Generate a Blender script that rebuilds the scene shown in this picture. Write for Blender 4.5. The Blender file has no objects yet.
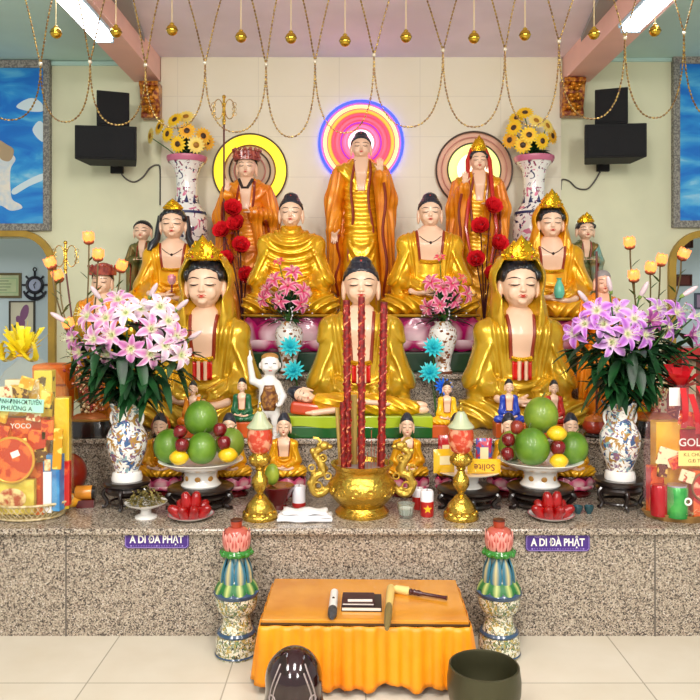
import bpy, math, random
import numpy as np
from mathutils import Vector, Matrix
random.seed(7); np.random.seed(7)
PI = math.pi
COL = bpy.context.scene.collection
F, CH, HY, CX = 750.0, 1.45, 305.0, 350.0
def P(px, py, D):            # point at depth D that the photograph shows at (px, py)
    return Vector(((px-CX)*D/F, D, CH-(py-HY)*D/F))
def on(px, D, z):            # point on a horizontal surface of height z
    return Vector(((px-CX)*D/F, D, z))
Z1, Z2, Z3, Z4 = 0.477, 0.7506, 1.031, 1.31
D1, D2, D3, D4, DW = 3.285, 3.944, 4.55, 5.06, 5.6
ZC = 3.29

# ------------------------------------------------------------------ materials
def lin(h):
    if isinstance(h, str):
        h = h.lstrip('#'); c = [int(h[i:i+2], 16)/255 for i in (0, 2, 4)]
    else: c = h
    return tuple((x/12.92 if x <= .04045 else ((x+.055)/1.055)**2.4) for x in c) + (1.0,)
MATS = {}
def nt(name):
    m = bpy.data.materials.new(name); m.use_nodes = True
    t = m.node_tree; b = t.nodes['Principled BSDF']
    return m, t, b
def mat(name, col, rough=.5, metal=0., emit=None, es=0., coat=0., bump=0., bscale=40., var=0., vscale=8., alpha=1., trans=0., sheen=0., col2=None, ramp=(.4,.6), sss=0.):
    if name in MATS: return MATS[name]
    m, t, b = nt(name)
    b.inputs['Base Color'].default_value = lin(col)
    b.inputs['Roughness'].default_value = rough
    b.inputs['Metallic'].default_value = metal
    b.inputs['Coat Weight'].default_value = coat
    b.inputs['Coat Roughness'].default_value = .08
    b.inputs['Alpha'].default_value = alpha
    b.inputs['Transmission Weight'].default_value = trans
    if emit:
        b.inputs['Emission Color'].default_value = lin(emit); b.inputs['Emission Strength'].default_value = es
    if bump or var or col2:
        tc = t.nodes.new('ShaderNodeTexCoord')
    if var or col2:
        n = t.nodes.new('ShaderNodeTexNoise'); n.inputs['Scale'].default_value = vscale; n.inputs['Detail'].default_value = 3
        t.links.new(tc.outputs['Object'], n.inputs['Vector'])
        r = t.nodes.new('ShaderNodeValToRGB'); t.links.new(n.outputs['Fac'], r.inputs['Fac'])
        c = lin(col)
        if col2: a, d = c, lin(col2)
        else: a, d = tuple(x*(1-var) for x in c[:3])+(1,), tuple(min(1, x*(1+var)) for x in c[:3])+(1,)
        r.color_ramp.elements[0].color = a; r.color_ramp.elements[1].color = d
        r.color_ramp.elements[0].position = ramp[0]; r.color_ramp.elements[1].position = ramp[1]
        t.links.new(r.outputs['Color'], b.inputs['Base Color'])
    if bump:
        n2 = t.nodes.new('ShaderNodeTexNoise'); n2.inputs['Scale'].default_value = bscale; n2.inputs['Detail'].default_value = 4
        t.links.new(tc.outputs['Object'], n2.inputs['Vector'])
        bp = t.nodes.new('ShaderNodeBump'); bp.inputs['Strength'].default_value = bump; bp.inputs['Distance'].default_value = .01
        t.links.new(n2.outputs['Fac'], bp.inputs['Height']); t.links.new(bp.outputs['Normal'], b.inputs['Normal'])
    MATS[name] = m
    return m
def stops(ramp, lst):
    e = ramp.color_ramp.elements
    while len(e) > 1: e.remove(e[-1])
    e[0].position = lst[0][0]; e[0].color = lin(lst[0][1])
    for p, c in lst[1:]:
        k = e.new(p); k.color = lin(c)
def granite(name, tint=1.0, rough=.35):
    m, t, b = nt(name)
    tc = t.nodes.new('ShaderNodeTexCoord')
    v = t.nodes.new('ShaderNodeTexVoronoi'); v.inputs['Scale'].default_value = 185
    n = t.nodes.new('ShaderNodeTexNoise'); n.inputs['Scale'].default_value = 200; n.inputs['Detail'].default_value = 2
    t.links.new(tc.outputs['Object'], v.inputs['Vector']); t.links.new(tc.outputs['Object'], n.inputs['Vector'])
    sp = t.nodes.new('ShaderNodeSeparateColor'); t.links.new(v.outputs['Color'], sp.inputs['Color'])
    mx = t.nodes.new('ShaderNodeMath'); mx.operation = 'MULTIPLY_ADD'
    t.links.new(n.outputs['Fac'], mx.inputs[0]); mx.inputs[1].default_value = .5
    md = t.nodes.new('ShaderNodeMath'); md.operation = 'MULTIPLY'; md.inputs[1].default_value = .55
    t.links.new(sp.outputs['Red'], md.inputs[0]); t.links.new(md.outputs[0], mx.inputs[2])
    r = t.nodes.new('ShaderNodeValToRGB'); r.color_ramp.interpolation = 'CONSTANT'
    def k(h): return tuple(min(1, int(h[i:i+2], 16)/255*tint) for i in (1, 3, 5))
    stops(r, [(0, k('#332c27')), (.31, k('#665a50')), (.42, k('#988c7b')), (.56, k('#beb19e')), (.70, k('#7d6655')), (.78, k('#d8d0c4'))])
    t.links.new(mx.outputs[0], r.inputs['Fac']); t.links.new(r.outputs['Color'], b.inputs['Base Color'])
    b.inputs['Roughness'].default_value = rough
    MATS[name] = m
    return m
def tiles(name, c1, c2, mortar, w, h, ms, rough, off=0., loc=(0,0,0), rot=None, vary=.04):
    m, t, b = nt(name)
    tc = t.nodes.new('ShaderNodeTexCoord'); mp = t.nodes.new('ShaderNodeMapping')
    mp.inputs['Location'].default_value = loc
    if rot: mp.inputs['Rotation'].default_value = rot
    t.links.new(tc.outputs['Object'], mp.inputs['Vector'])
    br = t.nodes.new('ShaderNodeTexBrick'); br.offset = off
    br.inputs['Scale'].default_value = 1; br.inputs['Brick Width'].default_value = w; br.inputs['Row Height'].default_value = h
    br.inputs['Mortar Size'].default_value = ms; br.inputs['Color1'].default_value = lin(c1); br.inputs['Color2'].default_value = lin(c2)
    br.inputs['Mortar'].default_value = lin(mortar)
    t.links.new(mp.outputs['Vector'], br.inputs['Vector'])
    n = t.nodes.new('ShaderNodeTexNoise'); n.inputs['Scale'].default_value = 3.5; n.inputs['Detail'].default_value = 5
    t.links.new(tc.outputs['Object'], n.inputs['Vector'])
    mix = t.nodes.new('ShaderNodeMix'); mix.data_type = 'RGBA'; mix.blend_type = 'OVERLAY'; mix.inputs[0].default_value = vary*4
    t.links.new(br.outputs['Color'], mix.inputs[6]); t.links.new(n.outputs['Fac'], mix.inputs[7])
    t.links.new(mix.outputs[2], b.inputs['Base Color'])
    b.inputs['Roughness'].default_value = rough
    MATS[name] = m
    return m

# ------------------------------------------------------------------ mesh building
class MB:
    def __init__(s): s.v = []; s.f = []; s.m = []; s.cur = 0
    def add(s, vs, fs):
        o = len(s.v); s.v += [tuple(v) for v in vs]; s.f += [tuple(i+o for i in f) for f in fs]; s.m += [s.cur]*len(fs); return s
    def box(s, c, d, rz=0, rx=0, ry=0, taper=1.):
        M = Matrix.Translation(Vector(c)) @ Matrix.Rotation(rz, 4, 'Z') @ Matrix.Rotation(ry, 4, 'Y') @ Matrix.Rotation(rx, 4, 'X')
        vs = []
        for z in (-.5, .5):
            k = taper if z > 0 else 1
            for x, y in ((-.5,-.5),(.5,-.5),(.5,.5),(-.5,.5)): vs.append(M @ Vector((x*d[0]*k, y*d[1]*k, z*d[2])))
        return s.add(vs, [(0,3,2,1),(4,5,6,7),(0,1,5,4),(1,2,6,5),(2,3,7,6),(3,0,4,7)])
    def lathe(s, prof, c=(0,0,0), n=32, sx=1, sy=1, caps=True, wave=None, M=None):
        vs = []; fs = []
        for i, (r, z) in enumerate(prof):
            for k in range(n):
                a = 2*PI*k/n; rr = r
                if wave: rr, zz = wave(r, z, a, i)
                else: zz = z
                p = Vector((math.cos(a)*rr*sx, math.sin(a)*rr*sy, zz))
                if M: p = M @ p
                vs.append(p+Vector(c))
        for i in range(len(prof)-1):
            for k in range(n):
                a, b = i*n+k, i*n+(k+1) % n
                fs.append((a, b, b+n, a+n))
        if caps:
            if prof[0][0] > 1e-5: fs.append(tuple(range(n-1, -1, -1)))
            if prof[-1][0] > 1e-5: fs.append(tuple((len(prof)-1)*n+k for k in range(n)))
        return s.add(vs, fs)
    def tube(s, pts, r, n=8, caps=True, closed=False, sx=1.):
        pts = [Vector(p) for p in pts]; L = len(pts)
        rs = r if hasattr(r, '__len__') else [r]*L
        vs = []; fs = []; up = None
        for i, p in enumerate(pts):
            if closed: t = pts[(i+1) % L]-pts[i-1]
            else: t = pts[min(i+1, L-1)]-pts[max(i-1, 0)]
            if t.length < 1e-9: t = Vector((0,0,1))
            t.normalize()
            if up is None:
                up = t.orthogonal().normalized()
            else:
                up = (up-t*up.dot(t))
                up = up.normalized() if up.length > 1e-6 else t.orthogonal().normalized()
            w = t.cross(up)
            for k in range(n):
                a = 2*PI*k/n
                vs.append(p+(up*math.cos(a)*sx+w*math.sin(a))*rs[i])
        R = L if closed else L-1
        for i in range(R):
            j = (i+1) % L
            for k in range(n):
                fs.append((i*n+k, i*n+(k+1) % n, j*n+(k+1) % n, j*n+k))
        if caps and not closed:
            fs.append(tuple(range(n-1, -1, -1))); fs.append(tuple((L-1)*n+k for k in range(n)))
        return s.add(vs, fs)
    def ball(s, c, r, n=14, m=9, rot=None, wave=None):
        r = (r, r, r) if not hasattr(r, '__len__') else r
        M = rot if rot else Matrix.Identity(3)
        vs = [M @ Vector((0,0,-r[2]))+Vector(c)]; fs = []
        for i in range(1, m):
            ph = -PI/2+PI*i/m
            for k in range(n):
                a = 2*PI*k/n
                q = Vector((math.cos(a)*math.cos(ph)*r[0], math.sin(a)*math.cos(ph)*r[1], math.sin(ph)*r[2]))
                if wave: q = wave(q)
                vs.append(M @ q+Vector(c))
        vs.append(M @ Vector((0,0,r[2]))+Vector(c)); T = len(vs)-1
        for k in range(n):
            fs.append((0, 1+(k+1) % n, 1+k)); fs.append((T, T-n+k, T-n+(k+1) % n))
        for i in range(m-2):
            for k in range(n):
                a = 1+i*n+k; b = 1+i*n+(k+1) % n
                fs.append((a, b, b+n, a+n))
        return s.add(vs, fs)
    def prism(s, outline, y0, y1, M=None):    # outline in xz, extruded along y
        n = len(outline); vs = [Vector((x, y0, z)) for x, z in outline]+[Vector((x, y1, z)) for x, z in outline]
        if M: vs = [M @ v for v in vs]
        return s.add(vs, [tuple(range(n)), tuple(range(2*n-1, n-1, -1))]+[(i, i+n, (i+1) % n+n, (i+1) % n) for i in range(n)])
    def strip(s, rows):                        # rows of points -> quads
        n = len(rows[0]); vs = [p for r in rows for p in r]
        return s.add(vs, [(i*n+k, i*n+k+1, (i+1)*n+k+1, (i+1)*n+k) for i in range(len(rows)-1) for k in range(n-1)])
    def mesh(s, name, mats, smooth=True, thick=0., bevel=0., subsurf=0, angle=40):
        me = bpy.data.meshes.new(name); me.from_pydata(s.v, [], s.f)
        mats = mats if isinstance(mats, (list, tuple)) else [mats]
        for m_ in mats: me.materials.append(m_)
        if len(mats) > 1: me.polygons.foreach_set('material_index', s.m)
        me.validate(); me.update()
        if smooth:
            me.polygons.foreach_set('use_smooth', [True]*len(me.polygons))
            me.set_sharp_from_angle(angle=math.radians(angle))
        return me
def obj(name, mb, mats, parent=None, smooth=True, loc=None, thick=0., bevel=0., subsurf=0, angle=40, label=None):
    me = mb if isinstance(mb, bpy.types.Mesh) else mb.mesh(name, mats, smooth, angle=angle)
    o = bpy.data.objects.new(name, me); COL.objects.link(o)
    if parent: o.parent = parent
    if loc is not None: o.location = loc
    if thick:
        md = o.modifiers.new('s', 'SOLIDIFY'); md.thickness = thick; md.offset = 0
    if bevel:
        md = o.modifiers.new('b', 'BEVEL'); md.width = bevel; md.segments = 2; md.limit_method = 'ANGLE'
    if subsurf:
        md = o.modifiers.new('u', 'SUBSURF'); md.levels = subsurf; md.render_levels = subsurf
    if label: o['label'] = label
    return o
def tag(o, label, cat, group=None, kind=None):
    o['label'] = label; o['category'] = cat
    if group: o['group'] = group
    if kind: o['kind'] = kind
    return o
def thing(name, label, cat, loc=(0,0,0), rotz=0, group=None, scale=1.):
    o = bpy.data.objects.new(name, None); COL.objects.link(o)
    o.location = loc; o.rotation_euler = (0, 0, rotz); o.empty_display_size = .05
    o.scale = (scale,)*3
    return tag(o, label, cat, group)
def struct(name, mb, m, smooth=False):
    o = obj(name, mb, m, smooth=smooth); o['kind'] = 'structure'; return o
def dup(root, loc, rotz=None, label=None, group=None, scale=None):
    def cp(o, par):
        c = o.copy(); COL.objects.link(c)
        if par is not None: c.parent = par
        for ch in list(KIDS(o)): cp(ch, c)
        return c
    r = cp(root, None); r.location = loc
    if rotz is not None: r.rotation_euler = (0, 0, rotz)
    if scale is not None: r.scale = (scale,)*3 if not hasattr(scale, '__len__') else scale
    if label: r['label'] = label
    if group: r['group'] = group
    return r
def KIDS(o): return [c for c in COL.objects if c.parent is o or c.parent == o]
def text_mesh(s, size, m, ext=.0006, bold=0., align='CENTER'):
    cu = bpy.data.curves.new('txt', 'FONT'); cu.body = s; cu.size = size; cu.extrude = ext; cu.offset = bold
    cu.align_x = align; cu.align_y = 'CENTER'; cu.resolution_u = 3
    o = bpy.data.objects.new('txt', cu); COL.objects.link(o)
    bpy.context.view_layer.update()
    me = bpy.data.meshes.new_from_object(o.evaluated_get(bpy.context.evaluated_depsgraph_get()))
    bpy.data.objects.remove(o); bpy.data.curves.remove(cu)
    me.materials.clear(); me.materials.append(m)
    return me

# ------------------------------------------------------------------ signed distance modelling
def V3(*a): return np.array(a, dtype=float)
def s_ell(p, c, r, R=None):
    q = p-V3(*c)
    if R is not None: q = q @ np.array(R)
    r = V3(*r); k0 = np.linalg.norm(q/r, axis=1); k1 = np.linalg.norm(q/(r*r), axis=1)
    return k0*(k0-1)/np.maximum(k1, 1e-9)
def s_cap(p, a, b, r1, r2=None, sc=None):
    a = V3(*a); b = V3(*b); r2 = r1 if r2 is None else r2
    if sc is not None: sc = V3(*sc); p = p/sc; a = a/sc; b = b/sc
    ab = b-a; t = np.clip(((p-a) @ ab)/(ab @ ab), 0, 1)
    return np.linalg.norm(p-a-t[:, None]*ab, axis=1)-(r1+(r2-r1)*t)
def s_box(p, c, h, r=0.):
    q = np.abs(p-V3(*c))-V3(*h)+r
    return np.linalg.norm(np.maximum(q, 0), axis=1)+np.minimum(q.max(axis=1), 0)-r
def smin(a, b, k):
    h = np.clip(.5+.5*(b-a)/k, 0, 1)
    return b*(1-h)+a*h-k*h*(1-h)
def smax(a, b, k): return -smin(-a, -b, k)
def surf(fn, lo, hi, cell):
    lo = V3(*lo)-cell*1.5; hi = V3(*hi)+cell*1.5
    n = np.ceil((hi-lo)/cell).astype(int)+1
    ax = [lo[i]+cell*np.arange(n[i]) for i in range(3)]
    G = np.stack(np.meshgrid(*ax, indexing='ij'), -1).reshape(-1, 3)
    v = fn(G).reshape(n)
    v[0], v[-1], v[:, 0], v[:, -1], v[:, :, 0], v[:, :, -1] = [np.maximum(q, cell*.5) for q in (v[0], v[-1], v[:, 0], v[:, -1], v[:, :, 0], v[:, :, -1])]
    ins = v < 0
    cnt = np.zeros(n-1); acc = np.zeros(tuple(n-1)+(3,))
    idx = np.stack(np.meshgrid(*[np.arange(k-1) for k in n], indexing='ij'), -1)
    C = [(i, j, k) for i in (0,1) for j in (0,1) for k in (0,1)]
    def sub(A, c): return A[c[0]:c[0]+n[0]-1, c[1]:c[1]+n[1]-1, c[2]:c[2]+n[2]-1]
    for c in C:
        for d in range(3):
            if c[d]: continue
            e = list(c); e[d] = 1
            a, b = sub(v, c), sub(v, e); x = (a < 0) != (b < 0)
            t = np.where(x, a/np.where(x, a-b, 1), 0)
            pt = np.array(c, float)+np.zeros(a.shape+(3,)); pt[..., d] += t
            acc[x] += pt[x]; cnt += x
    act = cnt > 0
    vid = -np.ones(n-1, int); vid[act] = np.arange(act.sum())
    pos = lo+cell*(idx[act]+acc[act]/cnt[act][:, None])
    quads = []
    for d in range(3):
        u, w = (d+1) % 3, (d+2) % 3
        sl = [slice(1, -1)]*3; sl[d] = slice(0, -1)
        sh = [slice(1, -1)]*3; sh[d] = slice(1, None)
        a = ins[tuple(sl)]; b = ins[tuple(sh)]
        ii = np.argwhere(a != b)
        if not len(ii): continue
        base = ii.copy(); base[:, u] += 1; base[:, w] += 1
        def q(du, dw):
            r = base.copy(); r[:, u] -= du; r[:, w] -= dw; return vid[r[:, 0], r[:, 1], r[:, 2]]
        f = np.stack([q(1,1), q(0,1), q(0,0), q(1,0)], 1)
        flip = ~a[tuple(ii.T)]
        f[flip] = f[flip][:, ::-1]
        quads.append(f)
    if not quads: return np.zeros((0, 3)), np.zeros((0, 4), int)
    quads = np.concatenate(quads)
    for _ in range(2):          # pull the vertices on to the surface
        e = cell*.05; f0 = fn(pos)
        g = np.stack([(fn(pos+V3(*(e*(i == k) for i in range(3))))-f0)/e for k in range(3)], 1)
        gl = np.maximum((g*g).sum(1), .25)
        st = -(f0/gl)[:, None]*g
        L = np.linalg.norm(st, axis=1)[:, None]; st *= np.minimum(1, cell*.5/np.maximum(L, 1e-9))
        pos = pos+st
    return pos, quads
def sdf_mesh(name, fn, lo, hi, cell, mats, scale=1., matfn=None):
    pos, q = surf(fn, lo, hi, cell)
    me = bpy.data.meshes.new(name)
    me.vertices.add(len(pos)); me.vertices.foreach_set('co', (pos*scale).astype(np.float32).ravel())
    me.loops.add(q.size); me.loops.foreach_set('vertex_index', q.astype(np.int32).ravel())
    me.polygons.add(len(q)); me.polygons.foreach_set('loop_start', np.arange(len(q), dtype=np.int32)*4)
    me.polygons.foreach_set('loop_total', np.full(len(q), 4, np.int32))
    mats = mats if isinstance(mats, (list, tuple)) else [mats]
    for m_ in mats: me.materials.append(m_)
    if matfn is not None and len(q):
        me.polygons.foreach_set('material_index', matfn(pos[q].mean(1)).astype(np.int32))
    me.update(calc_edges=True); me.validate()
    me.polygons.foreach_set('use_smooth', [True]*len(me.polygons))
    return me
def front(fn, x, z, y0=-80., y1=40.):       # front surface of an sdf at (x, z), marching along +y
    y = y0
    for _ in range(60):
        d = float(fn(np.array([[x, y, z]]))[0])
        if d < .02: return y
        y += max(d*.7, .03)
        if y > y1: return None
    return y
def fold(t, sharp=2.):                       # soft cloth ridges
    s = .5+.5*np.sin(t)
    return s**sharp
# ------------------------------------------------------------------ the room
M_wall = mat('wall_paint', '#dcdcbc', .7, bump=.05, bscale=30, var=.05, vscale=2)
M_ceil = mat('ceiling_paint', '#ece2f0', .8, var=.06, vscale=1.5, bump=.05, bscale=20)
M_ceilg = mat('ceiling_green', '#bcdcd4', .8, var=.05, vscale=1.5)
M_pink = mat('beam_pink', '#f4c4b6', .6, var=.04, vscale=3)
M_grey = mat('wedge_grey', '#9b9c9c', .8)
M_wtile = tiles('wall_tile', '#e2dcc4', '#dfd9c0', '#d3cdb6', .60, .30, .003, .35, 0, (.08, .0, .05), (PI/2, 0, 0), .03)
M_floor = tiles('floor_tile', '#d3cab8', '#cec5b2', '#a39c8c', .534, .534, .003, .22, 0, (.4757, -2.877, 0), None, .05)
M_gran = granite('granite_riser'); M_gtop = granite('granite_top', 1.0, .2)
M_arch = mat('arch_gold_paint', '#a8862c', .45, var=.1)
M_backroom = mat('back_room_paint', '#cfe2ee', .7)

fl = MB().box((0, 3.0, -.05), (9, 9, .1)); struct('floor', fl, M_floor)
# ceiling: middle field and the two side fields
struct('ceiling', MB().box((.085, 1.8, ZC+.05), (3.02, 7.8, .1)), M_ceil)
struct('ceiling_left', MB().box((-2.95, 1.8, ZC+.03), (3.05, 7.8, .1)), M_ceilg)
struct('ceiling_right', MB().box((3.15, 1.8, ZC+.05), (3.05, 7.8, .1)), M_ceilg)
def beam(x0, x1, n):
    mb = MB().box(((x0+x1)/2, 1.75, (3.115+ZC)/2), (x1-x0, 7.7, ZC-3.115)); struct(n, mb, M_pink)
beam(-1.61, -1.41, 'trim_1'); beam(1.585, 1.785, 'trim_2')
def grey_wedge(x, s, n):  # thin grey triangular panel under the ceiling beside a beam, widening towards the camera
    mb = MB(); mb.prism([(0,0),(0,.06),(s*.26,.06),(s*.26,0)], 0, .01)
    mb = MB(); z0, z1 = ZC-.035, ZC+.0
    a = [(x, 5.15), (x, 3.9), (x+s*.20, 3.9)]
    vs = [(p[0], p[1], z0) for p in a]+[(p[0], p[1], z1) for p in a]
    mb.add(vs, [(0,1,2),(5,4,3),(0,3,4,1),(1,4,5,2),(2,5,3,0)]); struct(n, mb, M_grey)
grey_wedge(-1.41, 1, 'trim_3'); grey_wedge(1.585, -1, 'trim_4')
# back wall, one outline with the two arched openings cut out
def arch_pts(x0, x1, ztop, r, n=8):            # walk up x0 side, over, down x1 side
    pts = [(x0, 0)]
    for k in range(n+1):
        a = PI-k*PI/2/n; pts.append((x0+r+math.cos(a)*r, ztop-r+math.sin(a)*r))
    for k in range(n+1):
        a = PI/2-k*PI/2/n; pts.append((x1-r+math.cos(a)*r, ztop-r+math.sin(a)*r))
    pts.append((x1, 0)); return pts
AX = [(-3.25, (50-CX)*DW/F), ((674-CX)*DW/F, 3.45)]; AZ = CH-(237-HY)*DW/F
L = arch_pts(AX[0][0], AX[0][1], AZ, .22); R_ = arch_pts(AX[1][0], AX[1][1], AZ, .22)
outl = [(-4.3, 0)]+L+R_+[(4.4, 0), (4.4, 3.5), (-4.3, 3.5)]
struct('wall_back', MB().prism(outl, DW, DW+.15), M_wall)
x0, x1 = (162-CX)*DW/F, (560-CX)*DW/F
struct('wall_center', MB().box(((x0+x1)/2, DW-.0149, 1.645), (x1-x0, .03, 3.29)), M_wtile)
def arch_frame(pts, n):
    mb = MB(); w = .05; out = []
    cx = (pts[0][0]+pts[-1][0])/2
    N = len(pts)
    for i, p in enumerate(pts):
        a = Vector(pts[max(i-1, 0)]); b = Vector(pts[min(i+1, N-1)]); t = (b-a).normalized()
        nrm = Vector((-t.y, t.x)); out.append((p, (p[0]+nrm.x*w, p[1]+nrm.y*w)))
    vs = []
    for p, q in out:
        vs += [(p[0], DW-.04, p[1]), (q[0], DW-.04, q[1]), (q[0], DW+.02, q[1]), (p[0], DW+.02, p[1])]
    fs = []
    for i in range(N-1):
        for k in range(4): fs.append((i*4+k, i*4+(k+1) % 4, i*4+4+(k+1) % 4, i*4+4+k))
    mb.add(vs, fs); struct(n, mb, M_arch)
arch_frame(L, 'door_1'); arch_frame(R_, 'door_2')
struct('wall_back_room', MB().box((0, 6.6, 1.6), (9, .1, 3.4)), M_backroom)
struct('trim_5', MB().box((-2.9, DW-.008, CH-(64-HY)*DW/F), (2.55, .016, .03)), M_ceilg)
struct('trim_6', MB().box((3.05, DW-.008, CH-(60-HY)*DW/F), (2.5, .016, .03)), M_ceilg)

# ------------------------------------------------------------------ the altar
XA, XB = -2.1, 2.15
XA3, XB3 = (112-CX)*D3/F, (604-CX)*D3/F
M_joint = mat('joint_line', '#6a625a', .8)
def tier(lab, xa, xb, y0, y1, z0, z, th=.03, lip=.028):
    t = thing('altar_tier', lab, 'altar', ((xa+xb)/2, y0, 0))
    obj('riser_block', MB().box((0, (y1-y0)/2, (z+z0-th)/2), (xb-xa, y1-y0-.002, z-th-z0)), M_gran, t, smooth=False)
    obj('top_slab', MB().box((0, (y1-y0)/2-lip/2, z-th/2), (xb-xa, y1-y0+lip-.002, th)), M_gtop, t, smooth=False, bevel=.008)
    return t
t = tier('lowest and widest granite altar tier, carrying the incense burner', XA, XB, D1, D2, 0, Z1)
for px in (66, 655):
    obj('panel_joint', MB().box(((px-CX)*D1/F-t.location.x, -.001, .223), (.006, .004, .446)), M_joint, t, smooth=False)
tier('second granite altar tier, carrying the front row of big statues', XA, XB, D2, D3, 0, Z2)
tier('third granite altar tier under the green plinths', XA3, XB3, D3, D4, 0, Z3)
tier('topmost granite altar tier under the standing statues', XA3, XB3, D4, DW-.04, 0, Z4)

# ------------------------------------------------------------------ camera and lights
cam = bpy.data.cameras.new('cam'); co = bpy.data.objects.new('camera', cam); COL.objects.link(co)
co.location = (0, 0, CH); co.rotation_euler = (PI/2, 0, 0)
cam.sensor_width = 36; cam.lens = 36*F/700; cam.shift_y = -(350-HY)/700; cam.clip_start = .05
bpy.context.scene.camera = co
sc = bpy.context.scene
sc.view_settings.view_transform = 'Standard'; sc.view_settings.look = 'None'; sc.view_settings.gamma = 1
sc.view_settings.exposure = 0.0
w = bpy.data.worlds.new('world'); sc.world = w; w.use_nodes = True
w.node_tree.nodes['Background'].inputs[0].default_value = (1.0, .97, .93, 1); w.node_tree.nodes['Background'].inputs[1].default_value = .62
def area(name, loc, size, power, col=(1,1,1), rot=(0,0,0), sy=None):
    l = bpy.data.lights.new(name, 'AREA'); l.energy = power; l.size = size; l.color = col
    if sy: l.shape = 'RECTANGLE'; l.size_y = sy
    o = bpy.data.objects.new(name, l); COL.objects.link(o); o.location = loc; o.rotation_euler = rot; return o
for x in (-1.5, 0.1, 1.6):
    area('room_lamp', (x, 1.0, 3.05), .35, 53, (1, .97, .92), (math.radians(22), 0, 0), 1.2)
for x in (-1.3, 1.5):
    area('room_lamp', (x, -1.6, 2.9), .5, 82, (1, .96, .9), (math.radians(50), 0, 0), 1.2)
M_tube = mat('fluorescent_glow', '#ffffff', .5, emit='#f4f8ff', es=9)
M_fix = mat('lamp_housing', '#bfe0f2', .4)
def fixture(x, d0, d1, lab):
    f = thing('ceiling_light', lab, 'ceiling light', (x, (d0+d1)/2, 3.115), 0)
    L_ = d1-d0
    obj('housing', MB().box((0, 0, -.012), (.14, L_, .022)), M_fix, f, smooth=False)
    obj('tube_cover', MB().box((0, 0, -.038), (.10, L_-.03, .03)), M_tube, f, smooth=False, bevel=.01)
    for s in (-1, 1): obj('end_cap', MB().box((0, s*(L_/2-.01), -.035), (.11, .02, .034)), M_fix, f, smooth=False)
fixture(-1.51, 3.35, 4.62, 'long white fluorescent light under the left pink beam')
fixture(1.66, 3.2, 4.45, 'long white fluorescent light under the right pink beam')
# ------------------------------------------------------------------ vertex-painted patterns (petals and the like)
def mat_vc(name, rough=.45, coat=0., metal=0., es=0., sss=0.):
    if name in MATS: return MATS[name]
    m, t, b = nt(name)
    a = t.nodes.new('ShaderNodeAttribute'); a.attribute_name = 'pc'
    t.links.new(a.outputs['Color'], b.inputs['Base Color'])
    if es:
        t.links.new(a.outputs['Color'], b.inputs['Emission Color']); b.inputs['Emission Strength'].default_value = es
    b.inputs['Roughness'].default_value = rough; b.inputs['Coat Weight'].default_value = coat; b.inputs['Metallic'].default_value = metal
    MATS[name] = m; return m
def paint(me, cols):
    a = me.color_attributes.new('pc', 'FLOAT_COLOR', 'POINT')
    a.data.foreach_set('color', np.array(cols, np.float32).ravel())
def mixc(a, b, t): t = max(0, min(1, t)); return tuple(a[i]*(1-t)+b[i]*t for i in range(3))
class PB(MB):                                   # mesh builder with a colour per vertex
    def __init__(s): super().__init__(); s.c = []
    def pad(s, col):
        while len(s.c) < len(s.v): s.c.append(lin(col) if isinstance(col, str) else tuple(col)[:3]+(1,))
        return s
    def sheet(s, f, nu, nv, colf, M=None):      # f(u,v)->(x,y,z), u in -1..1, v in 0..1
        rows = []
        for j in range(nv+1):
            r = []
            for i in range(nu+1):
                p = Vector(f(-1+2*i/nu, j/nv)); r.append(M @ p if M else p)
            rows.append(r)
        s.strip(rows)
        for j in range(nv+1):
            for i in range(nu+1):
                c = colf(-1+2*i/nu, j/nv); s.c.append(tuple(c[:3])+(1,))
        return s
    def done(s, name, m, angle=60):
        me = s.mesh(name, m, angle=angle)
        if len(me.vertices) == len(s.c): paint(me, s.c)
        else: paint(me, (s.c+[(1,1,1,1)]*len(me.vertices))[:len(me.vertices)])
        return me

G_ROBE = dict(
  gold=mat('gilded_robe', '#e0a010', .26, .55, coat=.3, bump=.25, bscale=18, col2='#eeb81c'),
  gold2=mat('old_gold_robe', '#c89c1c', .27, .5, coat=.3, bump=.25, bscale=18, col2='#d8b02a'),
  gold3=mat('amber_gold_robe', '#e29a08', .32, .35, coat=.3, col2='#f0b010'),
  orange=mat('orange_robe', '#e07a0c', .35, .15, coat=.3, col2='#ee9418'),
  yellow=mat('yellow_robe', '#f0b400', .4, 0, coat=.2, col2='#f6c41c'),
  green=mat('green_robe', '#186038', .4, 0, coat=.3), blue=mat('blue_robe', '#1b3fae', .4, 0, coat=.3),
  red=mat('red_robe', '#b82214', .4, 0, coat=.3), bronze=mat('bronze_robe', '#8a6a34', .4, .4, col2='#5f6a3c'),
  teal=mat('teal_robe', '#6f9a90', .45, .1, col2='#a08a50'), white=mat('white_glaze', '#eceae6', .2, 0, coat=.6),
)
M_skin = mat('painted_skin', '#edc5a6', .38, coat=.2)
M_skin2 = mat('painted_skin_rosy', '#eeb496', .4, coat=.2)
M_hair = mat('painted_black_hair', '#15171d', .3, coat=.4)
M_curl = mat('blue_black_curls', '#1a1f2c', .35, coat=.3)
M_line = mat('painted_line', '#2a1a14', .5); M_lip = mat('painted_lip', '#c0392b', .4, coat=.3)
M_trim = mat('brown_red_border', '#8a2a10', .4, coat=.3); M_sash = mat('red_sash', '#cc1d12', .4, coat=.3)
M_gold = mat('bright_gold', '#e6b422', .22, .85, bump=.2, bscale=60)
M_brass = mat('polished_brass', '#c8a442', .22, .92, bump=.55, bscale=45)

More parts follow.
